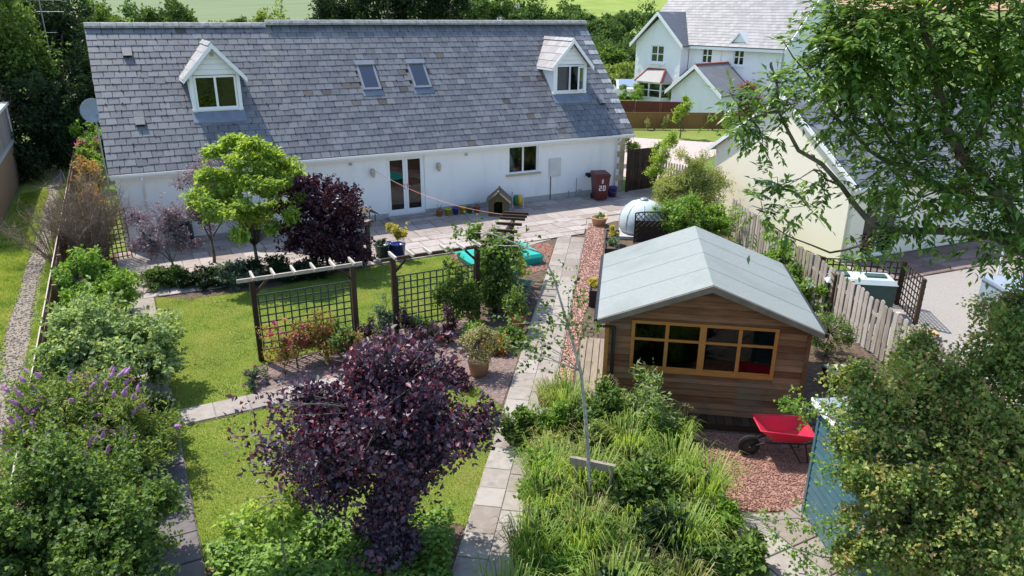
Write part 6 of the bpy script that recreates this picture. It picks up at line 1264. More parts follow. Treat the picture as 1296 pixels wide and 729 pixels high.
# --- bare twiggy shrub at the left fence
def bare(name, label, base, seed, n, h, sp):
    g = np.random.default_rng(seed); t = thing(name, label, 'bush', (base[0], base[1], 0)); m = MB()
    for i in range(n):
        a = g.uniform(0, 6.28); tilt = g.uniform(0.05, 1.0)**0.8; hh = h*g.uniform(0.6, 1.0)*(1-0.35*tilt); b = Vector((math.cos(a)*0.16*g.random(), math.sin(a)*0.16*g.random(), -0.02))
        d = Vector((math.cos(a), math.sin(a), 0)); p1 = b+d*sp*tilt*0.35+Vector((0, 0, hh*0.5)); p2 = b+d*sp*tilt+Vector((0, 0, hh))
        m.tube([b, p1, p2], [0.014, 0.009, 0.003], 4)
        for k in range(11):
            q = p1.lerp(p2, g.random()) if k > 2 else b.lerp(p1, 0.5+0.5*g.random()); e_ = q+d*g.uniform(0.05, 0.3)+Vector(g.normal(size=3)*0.18)+Vector((0, 0, g.uniform(0.1, 0.5)))
            mid = q.lerp(e_, 0.5)+Vector(g.normal(size=3)*0.04); m.tube([q, mid, e_], [0.005, 0.004, 0.002], 3)
            for kk in range(2): e2 = mid+Vector(g.normal(size=3)*0.14)+Vector((0, 0, 0.12)); m.tube([mid, e2], [0.003, 0.0015], 3)
    m.build('branches', 'twig', t); return t, g
bare('bare_shrub', 'leafless twiggy brown shrub fanning out by the left fence', (-18.75, -1.1), 71, 120, 2.9, 1.35)
tt_, g = bare('bare_shrub', 'leafless grey shrub leaning over the lane beside the fence', (-19.75, -0.2), 72, 34, 1.9, 1.5)
fg = Fol(); P = np.stack([g.uniform(-1.0, 0.9, 60), g.uniform(-0.9, 0.9, 60), g.uniform(0.5, 2.2, 60)], 1)
# --- bright laurel and its neighbours along the left border
plant('bright_laurel', 'bright glossy green laurel bush by the left fence', 'bush', (-18.72, -5.5), [(-0.2, 0.4, 1.0, 0.85, 0.85, 0.65), (0.4, -0.3, 0.8, 0.75, 0.85, 0.65), (-0.15, -0.8, 0.65, 0.75, 0.7, 0.55), (0.35, 0.5, 0.7, 0.6, 0.6, 0.5)], 1200, 12, 0.085, 0.05, 'lf_bright', 73, tr=0.03, th=0.2, tl=0.2, up=0.5, flat=0.5, shell=0.65)
plant('elder_bush', 'pale grey-green leafy bush with rounded clusters in the left border', 'bush', (-18.4, -9.4), [(-0.2, 0.3, 1.15, 1.0, 1.0, 0.65), (0.55, -0.35, 1.0, 0.9, 0.9, 0.65), (-0.5, -0.3, 0.9, 0.8, 0.8, 0.55), (0.9, -0.6, 0.6, 0.5, 0.6, 0.45)], 1700, 13, 0.085, 0.062, 'lf_grey', 74, tr=0.04, th=0.2, tl=0.22, up=0.4, flat=0.6, shell=0.6)
def spikes(g, parent, T, D, n, L0, L1, mat='lf_flower', name='flower_spike'):
    """each flower spike a slim cone of florets"""
    for i in g.choice(len(T), n, replace=False):
        d = Vector(nrm((D[i]+np.array([0, 0, 0.5])+g.normal(size=3)*0.3)[None])[0]); L_ = g.uniform(L0, L1); p = Vector(T[i])-d*0.02
        MB().tube([p+d*L_*k/6+Vector(g.normal(size=3)*0.004) for k in range(7)], [q*g.uniform(0.8, 1.2) for q in (0.012, 0.03, 0.034, 0.028, 0.022, 0.014, 0.004)], 6).build(name, mat, parent)
t, g, T, D = plant('buddleja', 'wide butterfly bush with mauve flower spikes in the left border', 'bush', (-18.75, -12.3), [(-0.2, 0.2, 1.05, 0.95, 0.9, 0.75), (0.5, -0.3, 0.9, 0.85, 0.85, 0.65), (-0.1, 0.9, 0.95, 0.8, 0.7, 0.6), (0.2, -0.9, 0.75, 0.9, 0.8, 0.6), (-0.55, -0.4, 0.9, 0.6, 0.8, 0.6), (0.85, -0.2, 0.6, 0.55, 0.7, 0.5)], 2900, 12, 0.085, 0.028, 'lf_budd', 75, tr=0.04, th=0.2, tl=0.24, up=0.7, flat=0.6, shell=0.6, nb=80)
spikes(g, t, T[T[:, 2] > 0.95], D[T[:, 2] > 0.95], 130, 0.10, 0.20)
t, g, T, D = plant('buddleja', 'small butterfly bush with reddish stems behind the pale bush', 'bush', (-18.35, -7.7), [(0, 0, 0.75, 0.65, 0.6, 0.5), (0.4, -0.3, 0.6, 0.5, 0.5, 0.4)], 420, 11, 0.07, 0.02, 'lf_autumn', 76, tr=0.03, th=0.15, tl=0.2, up=0.5, flat=0.4)
spikes(g, t, T[T[:, 2] > 0.7], D[T[:, 2] > 0.7], 14, 0.12, 0.2)
t, g, T, D = plant('border_shrub', 'large dark green shrub at the corner of the lane and side path', 'bush', (-18.75, -15.0), [(-0.1, 0.2, 1.35, 0.95, 0.9, 0.75), (0.5, -0.25, 1.05, 0.8, 0.75, 0.7), (-0.4, 0.3, 0.9, 0.75, 0.75, 0.6), (0.25, 0.55, 0.95, 0.75, 0.7, 0.6), (0.2, -0.8, 0.75, 0.9, 0.7, 0.65), (0.7, 0.3, 0.8, 0.6, 0.6, 0.6), (-0.6, -0.3, 1.2, 0.6, 0.7, 0.6)], 3600, 13, 0.062, 0.044, 'lf_mid', 77, tr=0.05, th=0.5, tl=0.22, up=0.5, flat=0.65, shell=0.6, nb=90)
clumps(t, 'faded_flowers', 'dead_flower', T[g.choice(len(T), 30, replace=False)], 26, 0.08, 0.03, 0.025, g)
plant('silver_plant', 'low silvery plant spilling onto the side path', 'plant', (-17.85, -8.6), [(0, 0, 0.3, 0.45, 0.5, 0.3)], 120, 12, 0.085, 0.024, 'lf_silver', 78, tr=0.02, th=0.05, tl=0.2)
plant('silver_plant', 'pale fountain plant beside the bright laurel', 'plant', (-18.15, -3.6), [(0, 0, 0.35, 0.45, 0.45, 0.35)], 160, 12, 0.10, 0.018, 'lf_acer', 79, tr=0.02, th=0.05, tl=0.25, up=0.8)
plant('border_shrub', 'small shrub overhanging the side path by the cross path', 'bush', (-17.75, -11.6), [(0, 0, 0.55, 0.42, 0.5, 0.4)], 160, 10, 0.085, 0.05, 'lf_dark', 80, tr=0.02, th=0.15, tl=0.2, droop=0.4)
# --- low dark hedge plants under the patio trees
for i, (x, y, r, h, mat, lab) in enumerate(((-17.1, -3.75, 0.55, 0.5, 'lf_mid', 'low mid-green shrub at the lawn corner near the side path'), (-16.2, -4.25, 0.55, 0.45, 'lf_dark', 'low dark shrub between the smoke bush and the lawn'), (-15.4, -4.35, 0.55, 0.5, 'lf_silver', 'low grey-green shrub under the pale green tree'), (-14.5, -4.5, 0.6, 0.6, 'lf_dark', 'low dark shrub under the purple bush'), (-13.7, -4.75, 0.5, 0.4, 'lf_dark', 'small dark shrub at the foot of the purple bush'))):
    plant('low_shrub', lab, 'bush', (x, y), [(0, 0, h*0.6, r*1.25, r, h*0.9), (r*0.5, -0.1, h*0.5, r*0.9, r*0.8, h*0.8), (-r*0.5, 0.1, h*0.5, r*0.9, r*0.8, h*0.7)], 620, 12, 0.06, 0.04, mat, 90+i, tr=0.02, th=0.08, tl=0.15, group='low shrubs along the top of the lawn')
# --- bed under the trellis
t, g, T, D = plant('rose_bush', 'rose bush with red flowers against the trellis', 'bush', (-15.1, -9.95), [(0, 0, 0.55, 0.62, 0.45, 0.5), (0.45, 0.1, 0.5, 0.55, 0.45, 0.5), (0.9, -0.1, 0.4, 0.5, 0.45, 0.4)], 700, 11, 0.055, 0.036, 'lf_autumn', 101, tr=0.02, th=0.15, tl=0.2, up=0.5)
clumps(t, 'bloom', 'lf_pink', T[T[:, 2] > 0.6][:14], 22, 0.045, 0.045, 0.04, g)
t, g, T, D = plant('flower_clump', 'grey-green flower clump at the end of the cross path', 'plant', (-15.95, -10.3), [(0, 0, 0.22, 0.35, 0.3, 0.26)], 120, 12, 0.045, 0.03, 'lf_silver', 102, tr=0.015, th=0.05, tl=0.12)
clumps(t, 'bloom', 'lf_pink', T[:10], 14, 0.03, 0.025, 0.02, g)
plant('silver_plant', 'feathery silver-green plant between the pergola posts', 'plant', (-13.05, -9.35), [(0, 0, 0.5, 0.5, 0.4, 0.45)], 260, 11, 0.06, 0.022, 'lf_silver', 103, tr=0.02, th=0.15, tl=0.2, up=0.5)
plant('border_shrub', 'green leafy shrub in front of the trellis by the cross path', 'bush', (-14.2, -10.1), [(0, 0, 0.45, 0.5, 0.45, 0.4)], 260, 11, 0.055, 0.035, 'lf_mid', 104, tr=0.02, th=0.12, tl=0.18)
plant('border_shrub', 'small reddish leaved shrub on the mulch behind the plum tree', 'bush', (-13.3, -10.4), [(0, 0, 0.4, 0.5, 0.45, 0.4), (0.5, 0.2, 0.3, 0.35, 0.35, 0.3)], 260, 11, 0.05, 0.03, 'lf_purple', 105, tr=0.02, th=0.1, tl=0.2, up=0.7)
plant('trellis_climber', 'green climber covering the end of the right trellis panel', 'climber', (-11.45, -9.55), [(0, 0, 0.85, 0.6, 0.26, 0.75), (0.4, 0.0, 0.6, 0.45, 0.3, 0.6)], 900, 12, 0.05, 0.04, 'lf_mid', 106, tr=0.02, th=0.2, tl=0.15, flat=0.3)
plant('pear_bush', 'large leafy bush covering the small pergola beside the path', 'bush', (-10.15, -9.0), [(0.1, 0.1, 1.25, 0.6, 0.6, 0.65), (0.5, 0.7, 1.2, 0.55, 0.6, 0.6), (-0.25, -0.2, 0.7, 0.6, 0.5, 0.55), (0.7, 1.2, 0.9, 0.5, 0.55, 0.6), (-0.4, 0.5, 1.85, 0.35, 0.3, 0.2), (0.2, 0.4, 0.6, 0.7, 0.8, 0.5)], 2300, 12, 0.07, 0.05, 'lf_mid', 107, tr=0.04, th=0.5, tl=0.25, nb=60)
plant('yellow_bush', 'yellow-green bush beside the turquoise sandpit at the path', 'bush', (-8.9, -7.7), [(0, 0, 0.55, 0.45, 0.45, 0.5)], 260, 11, 0.055, 0.035, 'lf_yellow', 108, tr=0.02, th=0.15, tl=0.2)
pt_ = thing('planter_pot', 'terracotta pot holding a clipped variegated shrub on the mulch', 'flower pot', (-11.92, -11.85, 0)); MB().lathe(pot_prof(0.17, 0.23, 0.34), 20).build('pot', 'terracotta_pale', pt_, True)
plant('variegated_shrub', 'clipped yellow-green variegated shrub in the terracotta pot', 'bush', (-11.92, -11.85, 0.30), [(0, 0, 0.38, 0.46, 0.46, 0.38)], 420, 12, 0.035, 0.024, 'lf_variegated', 109, tr=0.02, th=0.1, tl=0.12, shell=0.8, lump=0.15)
rp = thing('planter_pot', 'red terracotta pot under the pear bush beside the path', 'flower pot', (-10.25, -10.3, 0)); MB().lathe(pot_prof(0.15, 0.20, 0.34), 18).build('pot', 'terracotta', rp, True)
plant('potted_plant', 'leafy plant growing in the red pot by the path', 'plant', (-10.25, -10.3, 0.28), [(0, 0, 0.35, 0.4, 0.4, 0.35)], 160, 10, 0.06, 0.045, 'lf_mid', 110, tr=0.015, th=0.1, tl=0.2)
ch = thing('garden_chair', 'dark green folding chair half hidden in the pear bush', 'chair', (-9.05, -8.85, 0), R(40))
MB().hexa([(-0.22, 0, 0.42), (0.22, 0, 0.42), (0.22, 0.4, 0.42), (-0.22, 0.4, 0.42), (-0.22, 0, 0.45), (0.22, 0, 0.45), (0.22, 0.4, 0.45), (-0.22, 0.4, 0.45)]).build('seat', 'darkgreen_plastic', ch)
MB().hexa([(-0.22, 0.40, 0.46), (0.22, 0.40, 0.46), (0.22, 0.43, 0.46), (-0.22, 0.43, 0.46), (-0.22, 0.52, 0.95), (0.22, 0.52, 0.95), (0.22, 0.55, 0.95), (-0.22, 0.55, 0.95)]).build('backrest', 'darkgreen_plastic', ch)
for s in (-1, 1):
    MB().tube([(s*0.24, -0.05, 0), (s*0.24, 0.42, 0.45), (s*0.24, 0.54, 0.97)], 0.012, 6).build('leg', 'bluegrey_metal', ch); MB().tube([(s*0.225, 0.45, 0), (s*0.225, 0.0, 0.43)], 0.012, 6).build('leg', 'bluegrey_metal', ch)
# potted and trough plants
plant('potted_plant', 'yellow and pale green flowering plant in the blue pot', 'plant', (-10.92, -4.22, 0.38), [(0.0, 0, 0.4, 0.32, 0.3, 0.35), (-0.2, 0.1, 0.65, 0.16, 0.16, 0.2)], 200, 9, 0.05, 0.035, 'lf_yellow', 120, tr=0.012, th=0.15, tl=0.15)
plant('potted_plant', 'low green plant in the dark green pot', 'plant', (-11.32, -3.95, 0.34), [(0, 0, 0.12, 0.2, 0.2, 0.12)], 60, 9, 0.05, 0.03, 'lf_dark', 121, tr=0.01, th=0.03, tl=0.1)
plant('potted_plant', 'bright green plants filling the wide terracotta bowl', 'plant', (-3.62, -3.75, 0.22), [(0, 0, 0.12, 0.27, 0.27, 0.16)], 110, 9, 0.05, 0.03, 'lf_bright', 122, tr=0.01, th=0.03, tl=0.1)
for (r_, f_, mat, lab, h) in ((1.72, 14.6, 'lf_yellow', 'yellow-green plant in the trough next to the oil tank', 0.35), (1.74, 13.5, 'lf_silver', 'silvery plant in the trough behind the shed', 0.25), (1.44, 10.0, 'lf_yellow', 'yellow flowers in the trough by the shed corner', 0.18)):
    x, y = gp(r_, f_); plant('trough_plant', lab, 'plant', (x, y, 0.36), [(0, 0, h*0.5, 0.2, 0.28, h*0.7)], 90, 9, 0.06, 0.03, mat, 123+int(f_), tr=0.01, th=0.03, tl=0.14)
# --- bushes beyond the oil tank and along the right fence
plant('willow_bush', 'airy grey-green willow bush in front of the cream gable', 'bush', (-0.95, -4.9), [(0, 0, 1.5, 0.95, 0.9, 0.8), (0.8, -0.4, 1.5, 0.75, 0.7, 0.7), (-0.7, 0.35, 1.2, 0.7, 0.7, 0.7), (0.2, 0.0, 2.15, 0.7, 0.7, 0.5), (0.3, -0.3, 0.9, 1.0, 0.9, 0.7)], 2200, 12, 0.085, 0.026, 'lf_willow', 130, tr=0.04, th=0.3, tl=0.3, up=0.7, jit=0.7, nb=60)
plant('evergreen_bush', 'glossy bright evergreen bush between oil tank and picket fence', 'bush', (-2.1, -6.6), [(0, 0, 0.8, 0.85, 0.8, 0.75), (0.6, -0.4, 0.75, 0.65, 0.65, 0.65), (-0.6, 0.3, 0.65, 0.6, 0.6, 0.55)], 1200, 12, 0.085, 0.05, 'lf_bright', 131, tr=0.04, th=0.2, tl=0.2, shell=0.7)
plant('gate_shrub', 'light green leafy shrub beside the dark side gate', 'bush', (0.55, -1.6), [(0, 0, 1.7, 0.5, 0.5, 0.55), (-0.15, 0, 1.1, 0.45, 0.45, 0.4), (0.4, 0.1, 2.3, 0.55, 0.5, 0.4), (0.2, -0.1, 0.6, 0.5, 0.5, 0.5)], 700, 11, 0.07, 0.04, 'lf_acer', 132, tr=0.03, th=0.5, tl=0.25)
plant('fence_shrub', 'leafy shrub with white flowers between shed roof and picket fence', 'bush', (-3.15, -11.2), [(0, 0, 1.0, 0.55, 0.6, 0.65), (0.2, 0.4, 0.6, 0.5, 0.5, 0.5), (0.1, -0.5, 0.55, 0.45, 0.5, 0.5)], 460, 11, 0.08, 0.045, 'lf_bright', 133, tr=0.03, th=0.3, tl=0.22)
t, g, T, D = plant('hydrangea', 'green bush with white mophead flowers along the picket fence', 'bush', (-3.75, -12.5), [(0, 0, 0.6, 0.5, 0.5, 0.5)], 260, 11, 0.08, 0.055, 'lf_bright', 134, tr=0.02, th=0.15, tl=0.2)
leafmat('lf_white', [(0.6, 0.6, 0.55), (0.75, 0.75, 0.7)], 0.6, 0.2, 0.2, (1, 1, 1)); clumps(t, 'bloom', 'lf_white', T[T[:, 2] > 0.7][:7], 50, 0.08, 0.04, 0.035, g)
plant('fence_shrub', 'rounded clipped green bush beside the shed wall and picket fence', 'bush', (-5.0, -14.4), [(0, 0, 0.55, 0.55, 0.6, 0.5)], 520, 12, 0.035, 0.022, 'lf_mid', 135, tr=0.03, th=0.2, tl=0.12, shell=0.8, lump=0.15)
# --- tall grass bed in front of the shed
def grass_clump(name, label, base, n, h, spread, mat, seed, group, w=0.017):
    g = np.random.default_rng(seed); t = thing(name, label, 'grass', (base[0], base[1], 0), 0, group)
    a = g.uniform(0, 6.28, n); r0 = spread*0.35*np.sqrt(g.random(n)); hh = h*g.uniform(0.5, 1.1, n); out_ = g.uniform(0.15, 0.9, n)*hh*0.75
    b = np.stack([r0*np.cos(a), r0*np.sin(a), np.zeros(n)], 1); a2 = a+g.normal(size=n)*0.6; d = np.stack([np.cos(a2), np.sin(a2), np.zeros(n)], 1); s = np.stack([-np.sin(a2), np.cos(a2), np.zeros(n)], 1)*(w/2)
    Z = np.array([0, 0, 1.0]); rows = []
    for k, (ho, ou, ww) in enumerate(((0, 0, 1), (0.55, 0.22, 0.9), (0.92, 0.62, 0.6))):
        c = b+d*(out_*ou)[:, None]+Z*(hh*ho)[:, None]; rows += [c-s*ww, c+s*ww]
    tip = b+d*out_[:, None]+Z*(hh*0.93*(1-0.25*out_/np.maximum(hh, 1e-3)))[:, None]
    V = np.stack(rows+[tip], 1).reshape(-1, 3); k = 7*np.arange(n)[:, None]
    F = np.concatenate([k+np.array([[0, 1, 3]]), k+np.array([[0, 3, 2]]), k+np.array([[2, 3, 5]]), k+np.array([[2, 5, 4]]), k+np.array([[4, 5, 6]])], 1).reshape(-1, 3)
    npmesh('blades', V, F, mat, t); return t
BED = [gp(0.80, 4.9), (-11.05, -14.05), (-10.45, -15.0), (-9.95, -15.6), (-10.75, -16.5), (-10.75, -17.5), (-12.0, -18.4), (-13.9, -18.6), gp(0.80, -1.2)]
g = np.random.default_rng(140); spots = []
for p in scatter(g, BED, 900):
    if all((p[0]-q[0])**2+(p[1]-q[1])**2 > 0.54**2 for q in spots): spots.append(p)
for i, p in enumerate(spots):
    v = [('dense clump of tall green grass in the bed before the shed', 'grass_tall', 0.72), ('tuft of mixed olive and straw grass in the bed', 'grass_olive', 0.6)][0 if i % 3 else 1]
    grass_clump('grass_clump', v[0], p, 330, v[2]*g.uniform(0.65, 1.3), 0.75, v[1], 1000+i, 'tall grass clumps in the bed' if i % 3 else 'short grass tufts in the bed')
for i, (x, y, r, h, mat, lw, lab) in enumerate(((-10.6, -15.3, 0.6, 1.35, 'lf_grey', (0.10, 0.032), 'tall feathery grey-green perennial in front of the shed windows'), (-11.35, -14.6, 0.45, 0.75, 'lf_mid', (0.07, 0.03), 'bushy green perennial at the back of the grass bed'), (-11.2, -16.3, 0.5, 0.7, 'lf_mid', (0.07, 0.04), 'leafy green perennial to the right of the birch stake'),
        (-12.15, -17.75, 0.55, 0.75, 'lf_dark', (0.13, 0.065), 'dark broad-leaved plant at the front of the grass bed'), (-10.95, -15.75, 0.55, 0.95, 'lf_mid', (0.08, 0.04), 'leafy dark green perennial next to the pink gravel'), (-11.6, -15.6, 0.45, 0.8, 'lf_budd', (0.08, 0.03), 'loose yellow-green perennial in the middle of the bed'), (-11.55, -17.0, 0.5, 0.7, 'lf_mid', (0.075, 0.045), 'spreading green perennial near the yard paving'), (-12.75, -17.3, 0.4, 0.5, 'lf_bright', (0.08, 0.03), 'bright green weed patch below the birch stake'), (-11.0, -14.75, 0.45, 0.9, 'lf_silver', (0.085, 0.03), 'silvery perennial by the shed corner'), (-12.7, -18.3, 0.5, 0.5, 'lf_mid', (0.06, 0.035), 'low mixed foliage at the bottom of the bed'), (-11.75, -18.2, 0.5, 0.65, 'lf_mid', (0.07, 0.045), 'bushy green plant at the corner of the yard paving'), (-10.95, -17.0, 0.4, 0.6, 'lf_grey', (0.08, 0.04), 'pale leafy plant at the edge of the pink gravel'), (-13.5, -17.7, 0.4, 0.55, 'lf_bright', (0.08, 0.03), 'fresh green clump overhanging the path'), (-12.05, -16.2, 0.4, 0.7, 'lf_mid', (0.08, 0.035), 'green leafy clump behind the birch stake'), (-11.95, -14.75, 0.45, 0.8, 'lf_bright', (0.09, 0.03), 'lush green clump where the bed meets the plank walkway'), (-10.4, -15.85, 0.4, 0.8, 'lf_mid', (0.08, 0.03), 'feathery green plant before the shed step'), (-11.35, -17.6, 0.4, 0.5, 'lf_mid', (0.06, 0.03), 'fine green plant beside the paving'), (-13.0, -17.9, 0.4, 0.5, 'lf_budd', (0.07, 0.03), 'pale green weed patch by the lower path'), (-12.3, -15.3, 0.4, 0.6, 'lf_willow', (0.07, 0.02), 'yellowish weed clump near the path edge'))):
    plant('perennial', lab, 'plant', (x, y), [(0, 0, h*0.5, r, r, h*0.55), (0.1, 0.0, h*0.75, r*0.6, r*0.6, h*0.35)], 330, 11, lw[0], lw[1], mat, 1500+i, tr=0.015, th=0.1, tl=0.25, up=0.6, nb=30)
# seed stalks
g = np.random.default_rng(160)
for i in range(16):
    p = scatter(g, BED, 1)[0]; hh = g.uniform(0.9, 1.35); a = g.uniform(0, 6.28); dx, dy = math.cos(a)*0.3, math.sin(a)*0.3
    t = thing('seed_stalk', 'thin straw-coloured seed stalk arching above the grass bed', 'grass', (p[0], p[1], 0), 0, 'dry seed stalks in the grass bed')
    MB().tube([(0, 0, 0), (dx*0.3, dy*0.3, hh*0.6), (dx, dy, hh), (dx*1.6, dy*1.6, hh*0.93)], [0.005, 0.004, 0.003, 0.002], 4).build('stem', 'twig', t)
    P = np.array([(dx*(1+0.6*u), dy*(1+0.6*u), hh*(1-0.07*u)) for u in np.linspace(0, 1, 10)]); clumps(t, 'seed_head', 'lf_variegated', P, 5, 0.03, 0.03, 0.008, g)
# --- leafy ground cover under the plum and the sapling
GC = [(-17.35, -15.1), (-16.4, -14.95), (-15.6, -15.2), (-14.9, -15.5), (-14.25, -15.95), (-14.75, -17.0), (-15.3, -18.2), (-17.3, -18.2)]
g = np.random.default_rng(170); n = 15000; P2 = scatter(g, GC, n); hgt = 0.12+0.22*g.random(n)+0.12*np.sin(P2[:, 0]*5)*np.sin(P2[:, 1]*6)
P = np.stack([P2[:, 0], P2[:, 1], np.maximum(hgt, 0.03)], 1); fol = Fol(); fol.leaves(P, nrm(rdir(g, n)*np.array([1, 1, 0.3])), nrm(rdir(g, n)*0.45+np.array([0, 0, 1.0])), g.uniform(0.05, 0.10, n), g.uniform(0.045, 0.075, n))
tag(fol.build('ground_cover', 'lf_bright', None), 'low bright green leafy ground cover under the purple plum tree', 'ground cover', kind='stuff')
plant('sapling', 'thin pale-leaved sapling in the ground cover by the side path', 'tree', (-16.55, -16.0), [(0, 0, 1.3, 0.45, 0.45, 0.4), (0.1, 0.05, 0.85, 0.5, 0.45, 0.35), (-0.3, 0.1, 1.0, 0.45, 0.4, 0.35)], 190, 9, 0.07, 0.05, 'lf_acer', 171, tr=0.014, th=0.9, tl=0.22, nb=10, bark='bark_pale')
# --- shrubs beside the bungalow's left gable
t, g, T, D = plant('rhododendron', 'pink flowering shrub by the bungalow gable wall', 'bush', (-18.85, 9.6), [(0, 0, 1.6, 0.6, 1.0, 0.6), (0.2, -0.6, 1.1, 0.5, 0.8, 0.7)], 320, 10, 0.12, 0.06, 'lf_bright', 180, tr=0.05, th=0.4, tl=0.3)
clumps(t, 'bloom', 'lf_pink', T[T[:, 2] > 1.3][:16], 30, 0.14, 0.09, 0.07, g)
plant('autumn_shrub', 'orange and yellow leaved shrub below the pink one at the gable', 'bush', (-18.85, 6.6), [(0, 0, 1.4, 0.55, 1.1, 0.6), (0.1, -0.7, 0.9, 0.5, 0.9, 0.7)], 420, 11, 0.10, 0.055, 'lf_autumn', 181, tr=0.05, th=0.4, tl=0.3)
plant('gable_shrub', 'bright green bush at the top of the gable border', 'bush', (-18.75, 12.4), [(0, 0, 1.9, 0.7, 1.2, 0.7), (0, -0.5, 1.2, 0.6, 1.2, 0.8)], 360, 10, 0.13, 0.07, 'lf_bright', 182, tr=0.05, th=0.5, tl=0.3)
# --- large trees on the left and behind
def big(name, label, base, h, r, mat, seed, ntw=700, Ln=0.20, Wd=0.13, group=None, cat='tree', trunk=None, per=9):
    g = np.random.default_rng(seed); z = ground_z(base[0], base[1]); lb = [(0, 0, h*0.62, r*0.8, r*0.8, h*0.36)]
    for k in range(6):
        a = g.uniform(0, 6.28); lb.append((math.cos(a)*r*0.55, math.sin(a)*r*0.55, h*g.uniform(0.32, 0.8), r*0.55, r*0.55, h*0.2))
    return plant(name, label, cat, (base[0], base[1], z), lb, ntw, per, Ln, Wd, mat, seed, tr=h*0.022, th=h*0.25 if trunk is None else trunk, tl=Ln*2.6, shell=0.55, group=group, nb=30, flat=0.4)
big('dark_tree', 'tall dark hedge tree behind the boarded outbuilding', (-22.4, 16.2), 8.6, 2.8, 'lf_mid', 201, 2600, 0.18, 0.10, per=11, trunk=1.2)
big('dark_tree', 'dense dark tree closing the far end of the lane', (-19.9, 20.5), 8.6, 2.7, 'lf_dark', 202, 2600, 0.18, 0.10, per=11, trunk=1.0)
big('dark_tree', 'olive-green tree beside the left end of the bungalow ridge', (-17.2, 25.5), 7.8, 2.4, 'lf_mid', 203, 2000, 0.16, 0.10, per=10)
big('dark_tree', 'leaning dark tree beyond the lane with dead twigs', (-24.6, 21.5), 9.8, 3.2, 'lf_mid', 204, 2000, 0.18, 0.11, per=10)
big('dark_tree', 'low bushy tree filling the end of the lane', (-20.9, 15.4), 5.0, 2.4, 'lf_dark', 205, 1900, 0.16, 0.10, per=11, trunk=0.3)
big('dark_tree', 'yellowish tree behind the television aerial', (-21.5, 28.5), 9.0, 2.6, 'lf_mid', 206, 1100, 0.18, 0.11)
big('dark_tree', 'dark bush filling the gap between lane and gable', (-18.6, 17.0), 5.2, 1.9, 'lf_dark', 2051, 1500, 0.16, 0.10, per=11, trunk=0.3)
bare('bare_shrub', 'leafless pale twigs poking from the trees by the outbuilding', (-22.3, 13.8), 207, 30, 5.0, 1.2)
big('field_tree', 'round grey-green tree standing at the crop field edge', (-12.4, 59.0), 8.2, 3.6, 'lf_far', 208, 1200, 0.32, 0.2)
big('field_tree', 'small hedge tree to the left of the field tree', (-18.5, 60.5), 7.6, 3.0, 'lf_far', 209, 1200, 0.32, 0.2)
big('field_tree', 'bright yellow-green tree just behind the bungalow ridge', (-4.6, 46.5), 7.4, 2.8, 'lf_far_yellow', 210, 1200, 0.28, 0.18)
for i, (x, y, h, r) in enumerate(((-1.0, 38.5, 10.5, 2.6), (2.2, 37.2, 12.0, 3.0), (5.2, 36.0, 11.5, 2.8), (7.6, 35.4, 10.5, 2.3))):
    big('cypress', ['dark cypress next to the yellow-green tree behind the ridge', 'tallest dark cypress behind the bungalow ridge', 'broad dark cypress in the row behind the ridge', 'end cypress of the row towards the round trees'][i], (x, y), h, r, 'lf_dark', 211+i, 1700, 0.26, 0.11, group='dark cypresses behind the ridge', trunk=0.8)
for i, (x, y, h, r) in enumerate(((15.5, 46.5, 9.4, 3.2), (19.0, 45.0, 9.4, 3.2), (22.2, 43.5, 8.8, 2.8))):
    big('round_tree', ['round green tree after the cypress row behind the roof', 'middle of three round green trees behind the right dormer', 'round green tree before the distant grey roofs'][i], (x, y), h, r, 'lf_far', 216+i, 1400, 0.26, 0.17, group='round trees behind the right dormer')
for i, (x, y, h, r, mat, lab) in enumerate(((27.5, 46.0, 4.6, 3.6, 'lf_far', 'large rounded bush mass between the two houses'), (25.0, 39.0, 4.2, 3.2, 'lf_mid', 'bushy green thicket left of the two-storey house'), (31.5, 51.5, 4.8, 3.6, 'lf_far', 'grey-green thicket behind the left side of the white house'), (22.5, 33.5, 2.6, 2.2, 'lf_far_yellow', 'low yellow-green hedge behind the parked car'), (29.0, 40.0, 4.0, 3.0, 'lf_far', 'dark thicket touching the white house corner'), (24.5, 52.5, 4.2, 3.4, 'lf_far', 'thicket below the distant grey roof'))):
    big('thicket', lab, (x, y), h, r, mat, 220+i, 1600, 0.24, 0.16, cat='bush', trunk=0.4)
for i, (x, y, h, r) in enumerate(((44, 78, 6, 5), (52, 78, 5.5, 5), (60, 84, 6, 5), (38, 74, 5.5, 4.5), (70, 92, 6.5, 6), (62, 105, 7, 6))):
    big('hedgerow_tree', 'green hedgerow tree along the foot of the far meadow', (x, y), h, r, 'lf_far', 230+i, 500, 0.45, 0.3, group='hedgerow trees below the meadow', trunk=0.6)
for i in range(12):
    l = -175+i*14; f = 150.0; lx = l*f/250; x = -17.49+f*math.sin(R(27.7))+lx*math.cos(R(27.7)); y = -23.85+f*math.cos(R(27.7))-lx*math.sin(R(27.7))
    big('field_hedge_tree', 'dark hedge tree along the lower edge of the crop field', (x, y), 3.2, 4.5, 'lf_far', 240+i, 300, 0.5, 0.35, group='hedge trees edging the crop field', trunk=0.3)
for i in range(8):
    l = -10+i*14; f = 128.0; lx = l*f/250; x = -17.49+f*math.sin(R(27.7))+lx*math.cos(R(27.7)); y = -23.85+f*math.cos(R(27.7))-lx*math.sin(R(27.7))
    big('meadow_hedge_tree', 'bushy hedge tree along the lower edge of the meadow', (x, y), 3.6, 4.2, 'lf_far', 255+i, 300, 0.5, 0.35, group='hedge trees edging the meadow', trunk=0.3)
